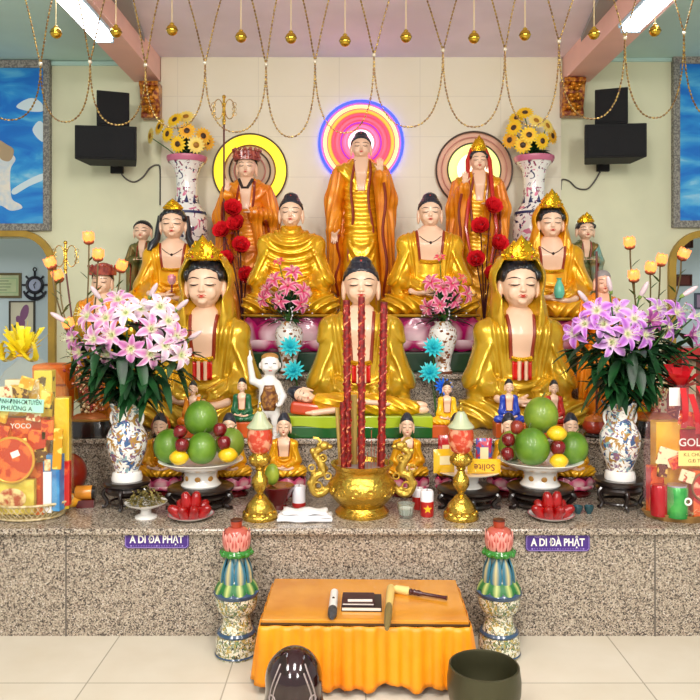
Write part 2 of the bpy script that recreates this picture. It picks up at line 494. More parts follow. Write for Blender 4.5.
def head_parts(root, sc, x0, y0, zc, hw, ht, style, skin, hairm, hh=None, cell=None, lift=0., face=True, yaw=0.):
    """head from chin zc to crown ht; returns nothing; all parts are children of root"""
    hh = ht-zc; cell = cell or max(.45, hw/34.)
    c = lambda x, y, z: (x0+x*hw, y0+y*hw, zc+z*hh)
    r = lambda x, y, z: (x*hw, y*hw, z*hh)
    def skull(p): return smin(s_ell(p, c(0, .02, .56), r(.47, .54, .44)), s_ell(p, c(0, -.10, .32), r(.385, .40, .325)), .10*hw)
    def head(p):
        d = skull(p)
        d = smin(d, s_cap(p, c(0, .1, -.35), c(0, .06, .2), .25*hw, .24*hw), .05*hw)
        for s in (-1, 1):
            d = smin(d, s_ell(p, c(s*.48, .04, .36), r(.07, .13, .25)), .03*hw)
            d = smin(d, s_ell(p, c(s*.19, -.435, .475), r(.13, .07, .055)), .03*hw)
            d = smin(d, s_ell(p, c(s*.2, -.38, .30), r(.13, .09, .12)), .08*hw)
        d = smin(d, s_cap(p, c(0, -.47, .53), c(0, -.535, .365), .030*hw, .052*hw), .04*hw)
        d = smin(d, s_ell(p, c(0, -.53, .345), r(.085, .05, .03)), .03*hw)
        d = smin(d, s_ell(p, c(0, -.475, .235), r(.12, .06, .028)), .03*hw)
        d = smin(d, s_ell(p, c(0, -.44, .12), r(.11, .08, .06)), .05*hw)
        return d
    me = sdf_mesh('head', head, (x0-.62*hw, y0-.7*hw, zc-.5*hh), (x0+.62*hw, y0+.65*hw, zc+1.02*hh), cell, skin, sc)
    h = obj('head', me, None, root)
    if face:
        def line(zf, xa, xb, rad, n=7, m=M_line, nm='eyebrow', taper=True):
            mb = MB()
            pts = []; rs = []
            for i in range(n):
                t = i/(n-1); x = xa+(xb-xa)*t; px, _, pz_ = c(x, 0, zf(t))
                y = front(head, px, pz_, y0-1.2*hw, y0+hw)
                if y is None: y = y0-.3*hw
                pts.append(Vector((px, y-rad*.25, pz_))*sc); rs.append(rad*sc*((.35+.65*math.sin(PI*min(1, max(0, t)))) if taper else 1))
            mb.tube(pts, rs, 6); return mb
        for s in (-1, 1):
            obj('eyebrow', line(lambda t: .565+.05*math.sin(PI*(t*.8+.1)), s*.06, s*.37, .016*hw), M_line, h)
            obj('eyelid', line(lambda t: .475-.022*math.sin(PI*t), s*.075, s*.33, .020*hw), M_line, h)
        a = line(lambda t: .245+.012*abs(math.sin(2*PI*t)), -.11, .11, .020*hw)
        b = line(lambda t: .215+.004, -.075, .075, .026*hw); a.add(b.v, b.f)
        obj('lips', a, M_lip, h)
        if style != 'bald' and hw > 14:
            pass
    if style == 'bald': return h
    def cut(p, zf, slope, yref=-.45):   # keep above the hairline
        X = (p[:, 0]-x0)/hw; Y = (p[:, 1]-y0)/hw; Z = (p[:, 2]-zc)/hh
        line_ = zf-np.clip(Y-yref, 0, 2)*slope-(X*X)*.25
        return (line_-Z)*hh*.9
    if style == 'dome':
        def hair(p):
            d = smin(s_ell(p, c(0, .03, .60), r(.50, .56, .46)), s_ell(p, c(0, .06, .96), r(.27, .28, .16)), .12*hw)
            return smax(d, cut(p, .80, .42), .04*hw)
        obj('hair_cap', sdf_mesh('hair', hair, (x0-.6*hw, y0-.65*hw, zc+.1*hh), (x0+.6*hw, y0+.7*hw, zc+1.2*hh), cell, hairm, sc), None, h)
    elif style == 'buddha':
        def hair(p):
            d = s_ell(p, c(0, .03, .57), r(.51, .57, .46))
            d = smin(d, s_ell(p, c(0, .06, .99), r(.29, .30, .17)), .14*hw)
            d = smax(d, cut(p, .80, .42), .04*hw)
            k = 2*PI/(.105*hw)
            return d-.016*hw*np.abs(np.sin(p[:, 0]*k/2)*np.sin(p[:, 2]*k/2))
        me = sdf_mesh('hair', hair, (x0-.6*hw, y0-.65*hw, zc+.1*hh), (x0+.6*hw, y0+.7*hw, zc+1.25*hh), cell, hairm, sc)
        obj('curled_hair', me, None, h)
        obj('crown_jewel', MB().ball(Vector(c(0, -.22, 1.02))*sc, .05*hw*sc, 8, 6), M_lip, h)
    elif style in ('bodhi', 'short'):
        def hair(p):
            d = s_ell(p, c(0, .04, .58), r(.54, .58, .47))
            X = (p[:, 0]-x0)/hw
            d = smax(d, cut(p, .80 if style == 'bodhi' else .84, .42)+0*X, .03*hw)
            if style == 'bodhi':
                for s in (-1, 1): d = smin(d, s_ell(p, c(s*.43, -.14, .66), r(.10, .22, .13)), .05*hw)
            return d-.008*hw*np.sin(p[:, 0]*2*PI/(.12*hw))
        me = sdf_mesh('hair', hair, (x0-.66*hw, y0-.7*hw, zc+.1*hh), (x0+.66*hw, y0+.75*hw, zc+1.1*hh), cell, hairm, sc)
        obj('hair', me, None, h)
    return h

def body_fn(W, S, zs, arms='lap'):
    lr = .105*W; kz = lr
    def base(p):
        d = s_cap(p, (0, .04*W/.62, .16*zs), (0, .03*W/.62, .78*zs), .33*S, .30*S, (1, .62, 1))
        d = smin(d, s_cap(p, (-.34*S, .03*W, zs-.20*S), (.34*S, .03*W, zs-.21*S), .135*S), .16*S)
        d = smin(d, s_cap(p, (0, .04*W, zs-.2*S), (0, .03*W, zs), .2*S, .09*S), .12*S)
        for s in (-1, 1):
            d = smin(d, s_cap(p, (s*.31*S, .03*W, zs-.25*S), (s*.44*S, -.02*W, .40*zs), .125*S, .14*S), .14*S)
            d = smin(d, s_cap(p, (s*.445*S, -.02*W, .40*zs), (s*.17*S, -.21*W, .30*zs), .14*S, .09*S), .05*S)
            d = smin(d, s_cap(p, (s*.44*S, .0, .38*zs), (s*.40*S, -.05*W, .18*zs), .14*S, .10*S), .05*S)
            d = smin(d, s_cap(p, (s*.14*W, .06*W, lr*1.05), (s*.39*W, -.07*W, lr), lr*1.1, lr), .05*W)
            d = smin(d, s_cap(p, (s*.39*W, -.07*W, lr*.95), (-s*.02*W, -.23*W, lr*.9), lr*.98, lr*.75), .03*W)
        d = smin(d, s_ell(p, (0, -.05*W, .08*W), (.36*W, .20*W, .085*W)), .04*W)
        return np.maximum(d, -p[:, 2])
    return base
def seated(name, label, cat, px, py, D, W, S, zs, zc, ht, hw, style='buddha', robe='gold', neck='open', group=None, lam=None, skin=M_skin, cell=None,
           hood=None, sash=False, rz=0., face=True, dx=0., vw=.15, locks=False, z0=None, hands=True, trimm=None, foldamp=1., open_to=.50, headdy=0., chestm=None, earrings=False, hairm=None):
    """seated figure; sizes in photograph pixels at depth D, base centre shown at (px, py)"""
    sc = D/F; loc = P(px, py, D)
    if z0 is not None: loc.z = z0
    root = thing(name, label, cat, loc, rz, group)
    rm = G_ROBE[robe] if isinstance(robe, str) else robe
    base = body_fn(W, S, zs); lam = lam or S/9.; A = .011*S*foldamp; lr = .105*W
    def robe_fn(p):
        d = base(p); x, y, z = p[:, 0], p[:, 1], p[:, 2]; ax = np.abs(x)
        zn = zs+.12*S
        if neck == 'open':
            t1 = (ax*1.0-(z-.4*zs)*.16)*2*PI/(lam*.85)
        else:
            t1 = np.sqrt((x*.95)**2+(z-zn)**2)*2*PI/lam
        m_t = np.clip((.36*S-ax)/(.06*S), 0, 1)*np.clip((z-.30*zs)/(.1*zs), 0, 1)
        t2 = (ax*.75-y*.4+(z)*.42)*2*PI/(lam*1.15)
        m_a = np.clip((ax-.28*S)/(.06*S), 0, 1)*np.clip((z-.20*zs)/(.08*zs), 0, 1)*np.clip((zs-.22*S-z)/(.12*S), .25, 1)
        kx = .62*W; t3 = np.sqrt((ax-kx)**2*.9+(z+.10*W)**2*2.2+(y*.5)**2)*2*PI/(lam*1.15)
        m_l = np.clip((.30*zs-z)/(.08*zs), 0, 1)
        t4 = np.sqrt(x**2+(z-.62*zs)**2)*2*PI/(lam*.95)
        m_v = np.clip((ax-vw*S)/(.03*S), 0, 1) if neck == 'open' else 1.
        m_c = np.clip((.30*S-ax)/(.06*S), 0, 1)*np.clip((.46*zs-z)/(.06*zs), 0, 1)*np.clip((z-.16*zs)/(.04*zs), 0, 1)
        f = fold(t1, 1.5)*m_t*(1-m_c)*m_v+fold(t2, 1.5)*m_a*1.3+fold(t3, 1.6)*m_l*1.2*(1-m_c)+fold(t4, 1.5)*m_c*1.2
        return np.maximum(d-A*2.2*f, -z)
    cell = cell or max(.55, S/72.)
    me = sdf_mesh('robe', robe_fn, (-.54*W, -.36*W, 0), (.54*W, .22*W+.12*S, zs+.06*S), cell, rm, sc)
    obj('robe', me, None, root)
    hy = .03*W-.05*hw
    hd = head_parts(root, sc, dx, hy+headdy, zc, hw, ht, style, skin, hairm or (M_curl if style == 'buddha' else M_hair), face=face)
    tm = trimm or M_trim
    if neck == 'open':
        zt, zb = zs+.02*S, open_to*zs; wv = vw*S
        def w_at(z): return wv*(.75+.25*np.clip((z-zb)/(zt-zb), 0, 1))
        def chest(p):
            x, z = p[:, 0], p[:, 2]
            return np.maximum(np.maximum(base(p)-A*1.2, np.abs(x)-w_at(z)), np.maximum(zb-z, p[:, 1]-.03*W))
        me = sdf_mesh('chest', chest, (-.2*S, -.3*W, zb), (.2*S, .05*W, zs+.1*S), cell, chestm or skin, sc)
        obj('chest', me, None, root)
        for s in (-1, 1):
            pts = []
            for i in range(10):
                z = zt-.04*S-(zt-.04*S-zb)*i/9; x = s*float(w_at(np.array([z]))[0])
                y = front(robe_fn, x, z, -.6*W, .3*W)
                if y is not None: pts.append(Vector((x, y-.01*S, z))*sc)
            if len(pts) > 2: obj('lapel_border', MB().tube(pts, .022*S*sc, 6), tm, root)
        # undergarment top with a band, and sash
        pts = []
        for i in range(9):
            x = -wv*.78+wv*1.56*i/8; z = zb+.02*S-.03*S*math.cos(x/wv*1.5)
            y = front(base, x, z, -.6*W, .3*W)
            if y is not None: pts.append(Vector((x, y-.03*S, z))*sc)
        if len(pts) > 2: obj('chest_band', MB().tube(pts, .03*S*sc, 6), M_gold, root)
        if sash:
            mb = MB(); rows = []
            for j in range(6):
                z = zb-.02*S-.20*S*j/5; row = []
                for i in range(9):
                    x = -wv*.7+wv*1.4*i/8; y = front(base, x, z, -.6*W, .3*W)
                    row.append(Vector((x, (y or 0)-.035*S-.012*S*math.cos(i*PI), z))*sc)
                rows.append(row)
            mb.strip(rows); obj('sash', mb, M_sash, root, thick=.015*S*sc)
            for s in (-.25, .25):
                mb = MB(); q = [Vector((s*wv, rows[j][4].y/sc-.02*S, rows[j][4].z/sc))*sc for j in range(6)]
                mb.tube(q, .02*S*sc, 6); obj('sash_tie', mb, M_skin, root)
        # emblem / necklace
        z = zs-.20*S if zs-.2*S > zb+.1*S else zb+.12*S
        y = front(base, 0, z, -.6*W, .3*W)
        if y is not None and S > 50 and not sash:
            mb = MB(); mb.ball(Vector((0, y-A*2, z))*sc, .022*S*sc, 8, 6)
            for s in (-1, 1):
                q = [Vector((s*wv*.8*k/4, (front(base, s*wv*.8*k/4, z+.10*S*(k/4)**1.5, -.6*W, .3*W) or y)-A*1.6, z+.10*S*(k/4)**1.5))*sc for k in range(5)]
                mb.tube(q, .006*S*sc, 5)
            obj('necklace', mb, M_line, root)
    else:
        pts = []
        for i in range(13):
            a = PI*(i/12); x = .165*S*math.cos(a); z = zs-.01*S-.10*S*math.sin(a)
            y = front(robe_fn, x, z, -.6*W, .3*W)
            if y is not None: pts.append(Vector((x, y-.01*S, z))*sc)
        if len(pts) > 3: obj('collar', MB().tube(pts, .02*S*sc, 6), rm, root)
    if hands:
        def hand(s, up):
            def fn(p):
                b = V3(s*.07*W, -.255*W, .215*zs+up)
                d = s_ell(p, b, (.075*W, .055*W, .028*W))
                for k in range(4):
                    yy = -.020*W+k*.020*W
                    L_ = (.12, .135, .13, .11)[3-k]
                    d = smin(d, s_cap(p, b+V3(-s*.045*W, -yy-.01*W, .004*W), b+V3(-s*(.045+L_*.55)*W, -yy*.9-.012*W, .010*W), .0125*W, .010*W), .006*W)
                d = smin(d, s_cap(p, b+V3(-s*.02*W, .03*W, .01*W), b+V3(-s*.075*W, .01*W, .045*W), .014*W, .011*W), .008*W)
                d = smin(d, s_cap(p, b+V3(s*.05*W, .01*W, 0), b+V3(s*.13*W, .05*W, .02*W), .030*W, .034*W), .02*W)
                return d
            return fn
        h1, h2 = hand(-1, .03*W), hand(1, .0)
        for f_ in (h1, h2):
            me = sdf_mesh('hand', f_, (-.22*W, -.36*W, .10*zs), (.22*W, -.14*W, .215*zs+.12*W), max(.35, W/150.), skin, sc)
            obj('hand', me, None, root)
    hh = ht-zc
    if hood:
        c = lambda x, y, z: (dx+x*hw, hy+headdy+y*hw, zc+z*hh)
        def hoodf(p):
            d = s_ell(p, c(0, .14, .62), (.72*hw, .62*hw, .60*hh))
            d = smin(d, s_cap(p, c(0, .18, .5), (0, .06*W, zs-.04*S), .62*hw, .33*S), .10*hw)
            inn = s_cap(p, c(0, -.25, .60), c(0, -.5, -.55), .55*hw, .40*hw)
            inn = smin(inn, s_ell(p, c(0, -.3, .55), (.60*hw, .9*hw, .58*hh)), .05*hw)
            d = smax(d, -inn, .03*hw)
            x, z = p[:, 0], p[:, 2]
            d = np.maximum(d, -(p[:, 1]-(hy-.34*hw)))
            return d-.012*hw*np.sin(np.abs(x)*2*PI/(.22*hw))
        me = sdf_mesh('hood', hoodf, (-.9*hw-.1*S, hy-.5*hw, zs-.2*S), (.9*hw+.1*S, hy+.9*hw, zc+1.3*hh), cell, G_ROBE[hood], sc)
        obj('hood', me, None, root)
    if locks:
        for s in (-1, 1):
            mb = MB()
            pts = [Vector((s*x*hw, hy+y*hw, zc+z*hh))*sc for x, y, z in ((.50, .1, .75), (.56, .05, .35), (.60, -.05, .0), (.78, -.2, -.22), (.86, -.28, -.40))]
            mb.tube(pts, [v*hw*sc for v in (.10, .12, .13, .16, .09)], 10)
            obj('hair_lock', mb, M_hair, root)
    return root, hd, sc
def crown(root, sc, y0, zc, hw, ht, tall=.55, m=None, w=.5, back=True, gem=M_lip):
    """gilded openwork crown: a band, five leaf plates and a little seated figure in front"""
    m = m or M_gold; hh = ht-zc; z0 = zc+.86*hh
    mb = MB(); R = w*hw
    mb.tube([Vector((math.cos(a)*R*.92, y0+math.sin(a)*R, z0+.06*hh))*sc for a in [2*PI*k/20 for k in range(20)]], .05*hw*sc, 6, closed=True)
    for k, (a, hgt) in enumerate(((-90, 1.), (-130, .78), (-50, .78), (-168, .55), (-12, .55))):
        a = math.radians(a); ctr = Vector((math.cos(a)*R*.95, y0+math.sin(a)*R, z0+.05*hh))
        t_ = Vector((-math.sin(a), math.cos(a), 0)); n_ = Vector((math.cos(a), math.sin(a), 0))
        H_ = tall*hw*hgt; wd = .24*hw
        prof = [(0, .8), (.2, 1.), (.45, .92), (.65, .7), (.82, .42), (1, .03)]
        vs = []; fs = []
        for v, ww in prof:
            for side in (0, 1):
                for q in (-1, -.5, 0, .5, 1):
                    vs.append((ctr+t_*wd*ww*q+n_*((.02+.06*(1-q*q))*hw if side == 0 else 0)+n_*(-.1*v*v*hw)+Vector((0, 0, H_*v)))*sc)
        for j in range(len(prof)-1):
            for q in range(4):
                o = j*10+q; fs.append((o, o+1, o+11, o+10)); fs.append((o+15, o+16, o+6, o+5))
            fs.append((j*10, j*10+10, j*10+15, j*10+5)); fs.append((j*10+4, j*10+9, j*10+19, j*10+14))
        mb.add(vs, fs)
        mb.ball((ctr+n_*.10*hw+Vector((0, 0, H_*.35)))*sc, .055*hw*sc, 8, 6); mb.ball((ctr+n_*.05*hw+Vector((0, 0, H_*.72)))*sc, .035*hw*sc, 8, 6)
        for q in (-1, 1): mb.ball((ctr+n_*.05*hw+t_*q*wd*.6+Vector((0, 0, H_*.25)))*sc, .035*hw*sc, 8, 6)
    c = obj('crown', mb, m, root)
    f = MB(); z1 = z0+tall*hw*.15
    f.ball(Vector((0, y0-R*1.12, z1))*sc, (Vector((.15, .07, .07))*hw*sc), 10, 7); f.ball(Vector((0, y0-R*1.12, z1+.14*hw))*sc, Vector((.08, .06, .13))*hw*sc, 10, 7)
    f.ball(Vector((0, y0-R*1.12, z1+.32*hw))*sc, .065*hw*sc, 10, 7)
    obj('crown_figure', f, m, c)
    for a in (-125, -55):
        g = MB(); a = math.radians(a); g.ball(Vector((math.cos(a)*R*1.12, y0+math.sin(a)*R*1.12, z0+.1*hh))*sc, .05*hw*sc, 8, 6)
        obj('crown_gem', g, gem, c)
    return c

def standing(name, label, cat, px, py, D, H, S, hw, zc, ht, style='buddha', robe='gold', cloak='orange', D0=None, trim=True, right='raised', left='down', z0=None, rz=0,
             foot=.30, cell=None, skin=M_skin, hood=None, face=True, sleeve=.5, group=None):
    """standing robed figure, base centre shown at (px, py); sizes in photograph pixels at depth D"""
    sc = D/F; loc = P(px, py, D)
    if z0 is not None: loc.z = z0
    root = thing(name, label, cat, loc, rz, group); zs = zc-.12*(ht-zc)
    cell = cell or max(.5, S/58.); lam = S/9.
    def torso(p):
        d = s_cap(p, (0, 0, .02*H), (0, 0, .40*H), .36*S, .29*S, (1, .62, 1))
        d = smin(d, s_cap(p, (0, 0, .40*H), (0, 0, zs-.2*S), .28*S, .27*S, (1, .62, 1)), .08*S)
        d = smin(d, s_cap(p, (-.30*S, 0, zs-.16*S), (.30*S, 0, zs-.16*S), .13*S), .12*S)
        d = smin(d, s_cap(p, (0, 0, zs-.2*S), (0, 0, zs+.02*S), .18*S, .09*S), .1*S)
        return np.maximum(d, -p[:, 2])
    def robe_fn(p):
        x, z = p[:, 0], p[:, 2]
        up = np.clip((z-.45*zs)/(.1*zs), 0, 1)
        t1 = np.sqrt(x*x*1.2+(z-zs-.1*S)**2)*2*PI/(lam*1.3)
        t2 = (z-x*x/(S*.20))*2*PI/(lam*1.9); t3 = (x+.02*z)*2*PI/(lam*1.1)
        lo_ = np.clip((.18*zs-z)/(.1*zs), 0, 1)
        f = fold(t1, 1.5)*up+(1-up)*(fold(t2, 1.5)*(1-lo_)*(np.abs(x) < .22*S)+fold(t3, 1.5)*(.35+.65*lo_))
        return np.maximum(torso(p)-.020*S*f*(np.abs(x) > .11*S*(z > zs-.5*S)), -z)
    obj('robe', sdf_mesh('robe', robe_fn, (-.42*S, -.34*S, 0), (.42*S, .34*S, zs+.1*S), cell, G_ROBE[robe], sc), None, root)
    el = {}
    def cloak_fn(p):
        d = None
        for s, mode in ((-1, right), (1, left)):
            sh = (s*.34*S, .02*S, zs-.18*S); e = (s*.46*S, .0, zs-.62*S)
            hnd = (s*.30*S, -.36*S, zs-.28*S) if mode == 'raised' else ((s*.16*S, -.36*S, zs-.58*S) if mode == 'front' else (s*.44*S, -.16*S, zs-1.1*S))
            el[s] = hnd
            q = s_cap(p, sh, e, .13*S, .13*S)
            q = smin(q, s_cap(p, e, hnd, .13*S, .095*S), .05*S)
            q = smin(q, s_cap(p, (e[0], .04*S, e[2]), (s*.44*S, .06*S, zs*sleeve*.45), .12*S, .09*S), .08*S)
            q = smin(q, s_cap(p, (hnd[0]*1.05, hnd[1]*.7, hnd[2]-.08*S), (s*.42*S, -.02*S, zs*sleeve*.55), .09*S, .07*S), .1*S)
            q = np.maximum(q, torso(p)*-1+.0) if False else q
            d = q if d is None else np.minimum(d, q)
        b = s_cap(p, (0, .12*S, zs-.25*S), (0, .10*S, .1*H), .36*S, .38*S, (1, .5, 1))
        b = np.maximum(b, -(p[:, 1]-.04*S))
        d = smin(d, b, .06*S)
        x, y, z = p[:, 0], p[:, 1], p[:, 2]
        return np.maximum(d-.022*S*fold((np.abs(x)*.9+y*.5+z*.12)*2*PI/(lam*.95), 1.5), -z)
    obj('cloak', sdf_mesh('cloak', cloak_fn, (-.66*S, -.5*S, 0), (.66*S, .45*S, zs+.05*S), cell, G_ROBE[cloak], sc), None, root)
    hd = head_parts(root, sc, 0, -.03*S, zc, hw, ht, style, skin, M_curl if style == 'buddha' else M_hair, face=face, cell=max(.4, hw/30.))
    for s, mode in ((-1, right), (1, left)):
        b = V3(*el[s]); up = 1 if mode == 'raised' else (-1 if mode == 'down' else 0)
        def hf(p, b=b, up=up, s=s):
            c0 = b+V3(0, -.05*S, .10*S*up); d = s_ell(p, c0, (.055*S, .035*S, .07*S) if up else (.07*S, .06*S, .035*S))
            for k in range(4):
                o = (k-1.5)*.026*S; L_ = (.10, .12, .115, .09)[k]*S
                if up: a, e = c0+V3(o, 0, .05*S*up), c0+V3(o*1.15, -.015*S, (.05*S+L_)*up)
                else: a, e = c0+V3(-s*.04*S, o, 0), c0+V3(-s*(.04*S+L_), o, 0)
                d = smin(d, s_cap(p, a, e, .0135*S, .011*S), .006*S)
            a = c0+V3(-s*.04*S, -.01*S, 0); d = smin(d, s_cap(p, a, a+V3(-s*.04*S, -.02*S, .05*S), .015*S, .012*S), .008*S)
            return smin(d, s_cap(p, c0, b+V3(0, .03*S, -.02*S*up), .035*S, .045*S), .02*S)
        lo = b-.3*S; hi = b+.3*S
        obj('hand', sdf_mesh('hand', hf, lo, hi, max(.3, S/140.), skin, sc), None, root)
    # bare chest and borders
    zt, zb = zs, zs-.50*S
    def chest(p):
        w_ = .12*S*(.5+.5*np.clip((p[:, 2]-zb)/(zt-zb), 0, 1))
        return np.maximum(np.maximum(torso(p)-.03*S, np.abs(p[:, 0])-w_), np.maximum(zb-p[:, 2], p[:, 1]))
    obj('chest', sdf_mesh('chest', chest, (-.2*S, -.4*S, zb), (.2*S, .1*S, zs+.1*S), cell, skin, sc), None, root)
    if trim:
        for s in (-1, 1):
            pts = []
            for i in range(16):
                t = i/15; z = zt-(zt-.12*zs)*t; x = s*S*(.12+.10*t+.03*math.sin(t*14+s))
                ya = front(robe_fn, x, z, -.8*S, .4*S)
                if ya is not None: pts.append(Vector((x, ya-.01*S, z))*sc)
            if len(pts) > 3: obj('robe_border', MB().tube(pts, .024*S*sc, 6), M_trim, root)
            pts = []
            for i in range(14):
                t = i/13; z = el[s][2]-.12*S-(el[s][2]-.2*S-zs*sleeve*.3)*t; x = s*S*(.36+.05*t+.03*math.sin(t*11))
                ya = front(cloak_fn, x, z, -.8*S, .4*S)
                if ya is not None: pts.append(Vector((x, ya-.012*S, z))*sc)
            if len(pts) > 3: obj('sleeve_border', MB().tube(pts, .024*S*sc, 6), M_trim, root)
    return root, hd, sc

def lotus(root, R, h, n, c1, c2, sc, z=0., rows=2, nm='lotus_base', sy=.62, fill='#7a1040', bud=False):
    """ring of bulging petals around a drum; white to coloured across each petal"""
    pb = PB(); a1, a2 = lin(c1), lin(c2)
    pb.lathe([(R*.72, 0), (R*.80, .12*h), (R*.72, .5*h), (R*.82, .94*h), (R*.80, h), (0, h)], (0, 0, z), 28, 1, sy); pb.pad(fill)
    for rw in range(rows):
        up = rw == 0
        for k in range(n):
            a = 2*PI*(k+.5*rw)/n; w_ = PI*R/n*1.18
            def f(u, v, a=a, w_=w_, up=up):
                wd = w_*math.sin(PI*min(1, .12+.88*(1-v)**.8 if v > .5 else .5+0*v))**.6 if v > .5 else w_*(.55+.45*math.sin(PI*v))
                if v > .5: wd = w_*math.cos((v-.5)*PI)**.75
                bul = .16*R*math.sin(PI*min(v*1.05, 1))*(1-.6*u*u)
                rr = R*(.74+.16*v)+bul
                zz = v*h*1.0 if up else h*.5-v*h*.52
                tx = u*wd
                x = rr*math.cos(a)-tx*math.sin(a)*1; y = rr*math.sin(a)+tx*math.cos(a)
                return (x, y*sy, z+(zz if up else zz))
            def cf(u, v, a1=a1, a2=a2):
                e = max(abs(u)**2, (v*1.1-.1)**3, 0 if v > .1 else .5)
                return mixc(a1, a2, e*1.9)
            pb.sheet(f, 8, 7, cf)
    o = obj(nm, pb.done(nm, mat_vc('glazed_petal', .25, .4)), None, root)
    return o
# ------------------------------------------------------------------ the big seated figures
# front row, on the middle tier
DF = 4.34
r, h, s = seated('bodhisattva_statue', 'large gilded seated bodhisattva with red sash and hood, left one of the front row', 'statue', 205, 423, DF, 130, 92, 112, 118, 166, 39, 'bodhi', 'gold2', 'open', hood='gold2', sash=True, z0=Z2+.002, open_to=.60, vw=.145)
crown(r, s, .03*130-.05*39-.05*39, 118, 39, 170, .62, w=.36)
r, h, s = seated('buddha_statue', 'large gilded seated buddha with pointed blue-black hair behind the red incense', 'statue', 361, 423, DF, 126, 88, 115, 120, 163, 36, 'buddha', 'gold2', 'open', z0=Z2+.002, open_to=.55, vw=.145, sash=True)
r, h, s = seated('bodhisattva_statue', 'large gilded seated bodhisattva with red sash and hood, right one of the front row', 'statue', 519, 423, DF, 130, 92, 112, 118, 166, 39, 'bodhi', 'gold2', 'open', hood='gold2', sash=True, z0=Z2+.002, open_to=.60, vw=.145)
crown(r, s, .03*130-.05*39-.05*39, 118, 39, 170, .62, w=.36)
# back row, on lotus bases on the upper tier
DB = 4.84; LZ = CH-(314-HY)*DB/F
def lotus_seat(px, W, y_top=309, nm=None):
    pass
def back_seated(*a, **k):
    r, h, s = seated(*a, **k)
    return r, h, s
def base_for(r, s, W, hz, c1='#f3d7de', c2='#a8125e', fill='#8a1250'):
    # plinth: green slab, magenta lotus, gold cushion ring under the seated figure
    z = Z3-r.location.z
    g = MB().box((0, .01, z+.0625), (W*s*1.11, .33, .125)); 
    obj('green_plinth', g, mat('green_plinth_paint', '#0a3a18', .35, coat=.4), r, smooth=False, bevel=.01)
    lotus(r, W*s*.575, -z-.125-.018, 10, c1, c2, s, z+.1255, sy=.44, fill=fill)
    obj('cushion', MB().lathe([(0, -.018), (W*s*.50, -.018), (W*s*.515, -.010), (W*s*.50, 0.0), (0, .0)], (0, 0, 0), 32, 1, .5), mat('cushion_gold', '#b98a18', .4, .3), r)
r, h, s = seated('bodhisattva_statue', 'seated gilded bodhisattva with black locks holding a pink lotus, back row far left', 'statue', 173, 314, DB, 98, 62, 71, 75, 106, 26, 'bodhi', 'gold3', 'open', locks=True, rz=.10, open_to=.62, vw=.2)
r.location.z = LZ
base_for(r, s, 98, 0, '#e9c3cc', '#b03a70')
crown(r, s, .03*98-.05*26, 75, 26, 107, .42, w=.26)
rA = r
r, h, s = seated('buddha_statue', 'seated gilded buddha in a high round-necked robe, back row left of the centre', 'statue', 291, 314, DB, 95, 70, 84, 87, 117, 24, 'buddha', 'gold', 'round')
r.location.z = LZ; base_for(r, s, 98, 0); rB = r
r, h, s = seated('buddha_statue', 'seated gilded buddha with open robe and chest mark, back row right of the centre', 'statue', 430, 314, DB, 95, 68, 84, 87, 117, 24, 'buddha', 'gold', 'open', open_to=.62, vw=.2, rz=-.05)
r.location.z = LZ; base_for(r, s, 98, 0)
r, h, s = seated('bodhisattva_statue', 'seated amber-robed bodhisattva with gold crown holding a turquoise vase, back row far right', 'statue', 551, 317, DB, 98, 66, 76, 79, 110, 25, 'bodhi', 'gold3', 'open', hood='gold3', rz=-.08, open_to=.60, vw=.2)
r.location.z = LZ-.02; base_for(r, s, 98, 0, '#f1c2cc', '#d0567e')
crown(r, s, .03*98-.05*25, 79, 25, 112, .75, w=.36)
vz = MB().lathe([(0, 0), (.022, 0), (.034, .03), (.030, .07), (.012, .11), (.018, .125), (0, .125)], (0, 0, 0), 16)
obj('turquoise_vase', vz, mat('turquoise_glaze', '#63c2a6', .3, coat=.4), r, loc=(.01, -.215, .12))
pb = PB()
def bud(pb, r_, h_, n, c1, c2, spread=.5, z0=0, tilt=0):
    a1, a2 = lin(c1), lin(c2)
    for k in range(n):
        a = 2*PI*k/n+tilt
        def f(u, v):
            w_ = r_*.75*math.sin(PI*min(1, .15+.85*v))**.8 if v < 1 else 0
            rr = r_*(.25+spread*math.sin(v*PI*.62)); z = z0+h_*v
            x = rr-.25*r_*u*u; y = u*w_
            return (x*math.cos(a)-y*math.sin(a), x*math.sin(a)+y*math.cos(a), z)
        pb.sheet(f, 4, 5, lambda u, v: mixc(a1, a2, v))
    return pb
bud(pb, .03, .055, 6, '#f6c8c8', '#e2748c', .6); bud(pb, .026, .065, 5, '#f9dcd8', '#ec90a0', .3, 0, .5)
pb.tube([(0,0,.01), (0,0,-.05)], .006, 6); pb.pad('#7c1c3c')
obj('held_lotus', pb.done('held_lotus', mat_vc('glazed_petal', .25, .4)), None, rA, loc=(.02, -.205, .185))

# ------------------------------------------------------------------ standing figures at the back
DS = 5.28
r, h, s = standing('buddha_statue', 'standing gilded buddha in front of the pink and blue neon halo', 'statue', 361, 327, DS, 196, 60, 20.5, 165, 189, 'buddha', 'gold', 'orange', z0=Z4+.003, right='down', left='raised')
r, h, s = standing('monk_statue', 'standing orange-robed monk with dark red crown hat and ringed staff', 'statue', 247, 327, DS, 180, 56, 20, 145, 170, 'short', 'orange', 'orange', z0=Z4+.003, right='raised', left='front', face=True)
mb = MB(); 
for k in range(9):
    a = -PI/2+(k-4)*.42; R = 12*s; c = Vector((math.cos(a)*R*.95, -1.8*s+math.sin(a)*R, 164*s)); 
    mb.box((c.x, c.y, c.z+3*s), (7.5*s, 2*s, 8.5*s), rz=a+PI/2, taper=1.25)
    mb.ball((c.x+math.cos(a)*2*s, c.y+math.sin(a)*2*s, c.z+9*s), 1.8*s, 7, 5); mb.ball((c.x+math.cos(a)*1.5*s, c.y+math.sin(a)*1.5*s, c.z+3*s), 1.5*s, 7, 5)
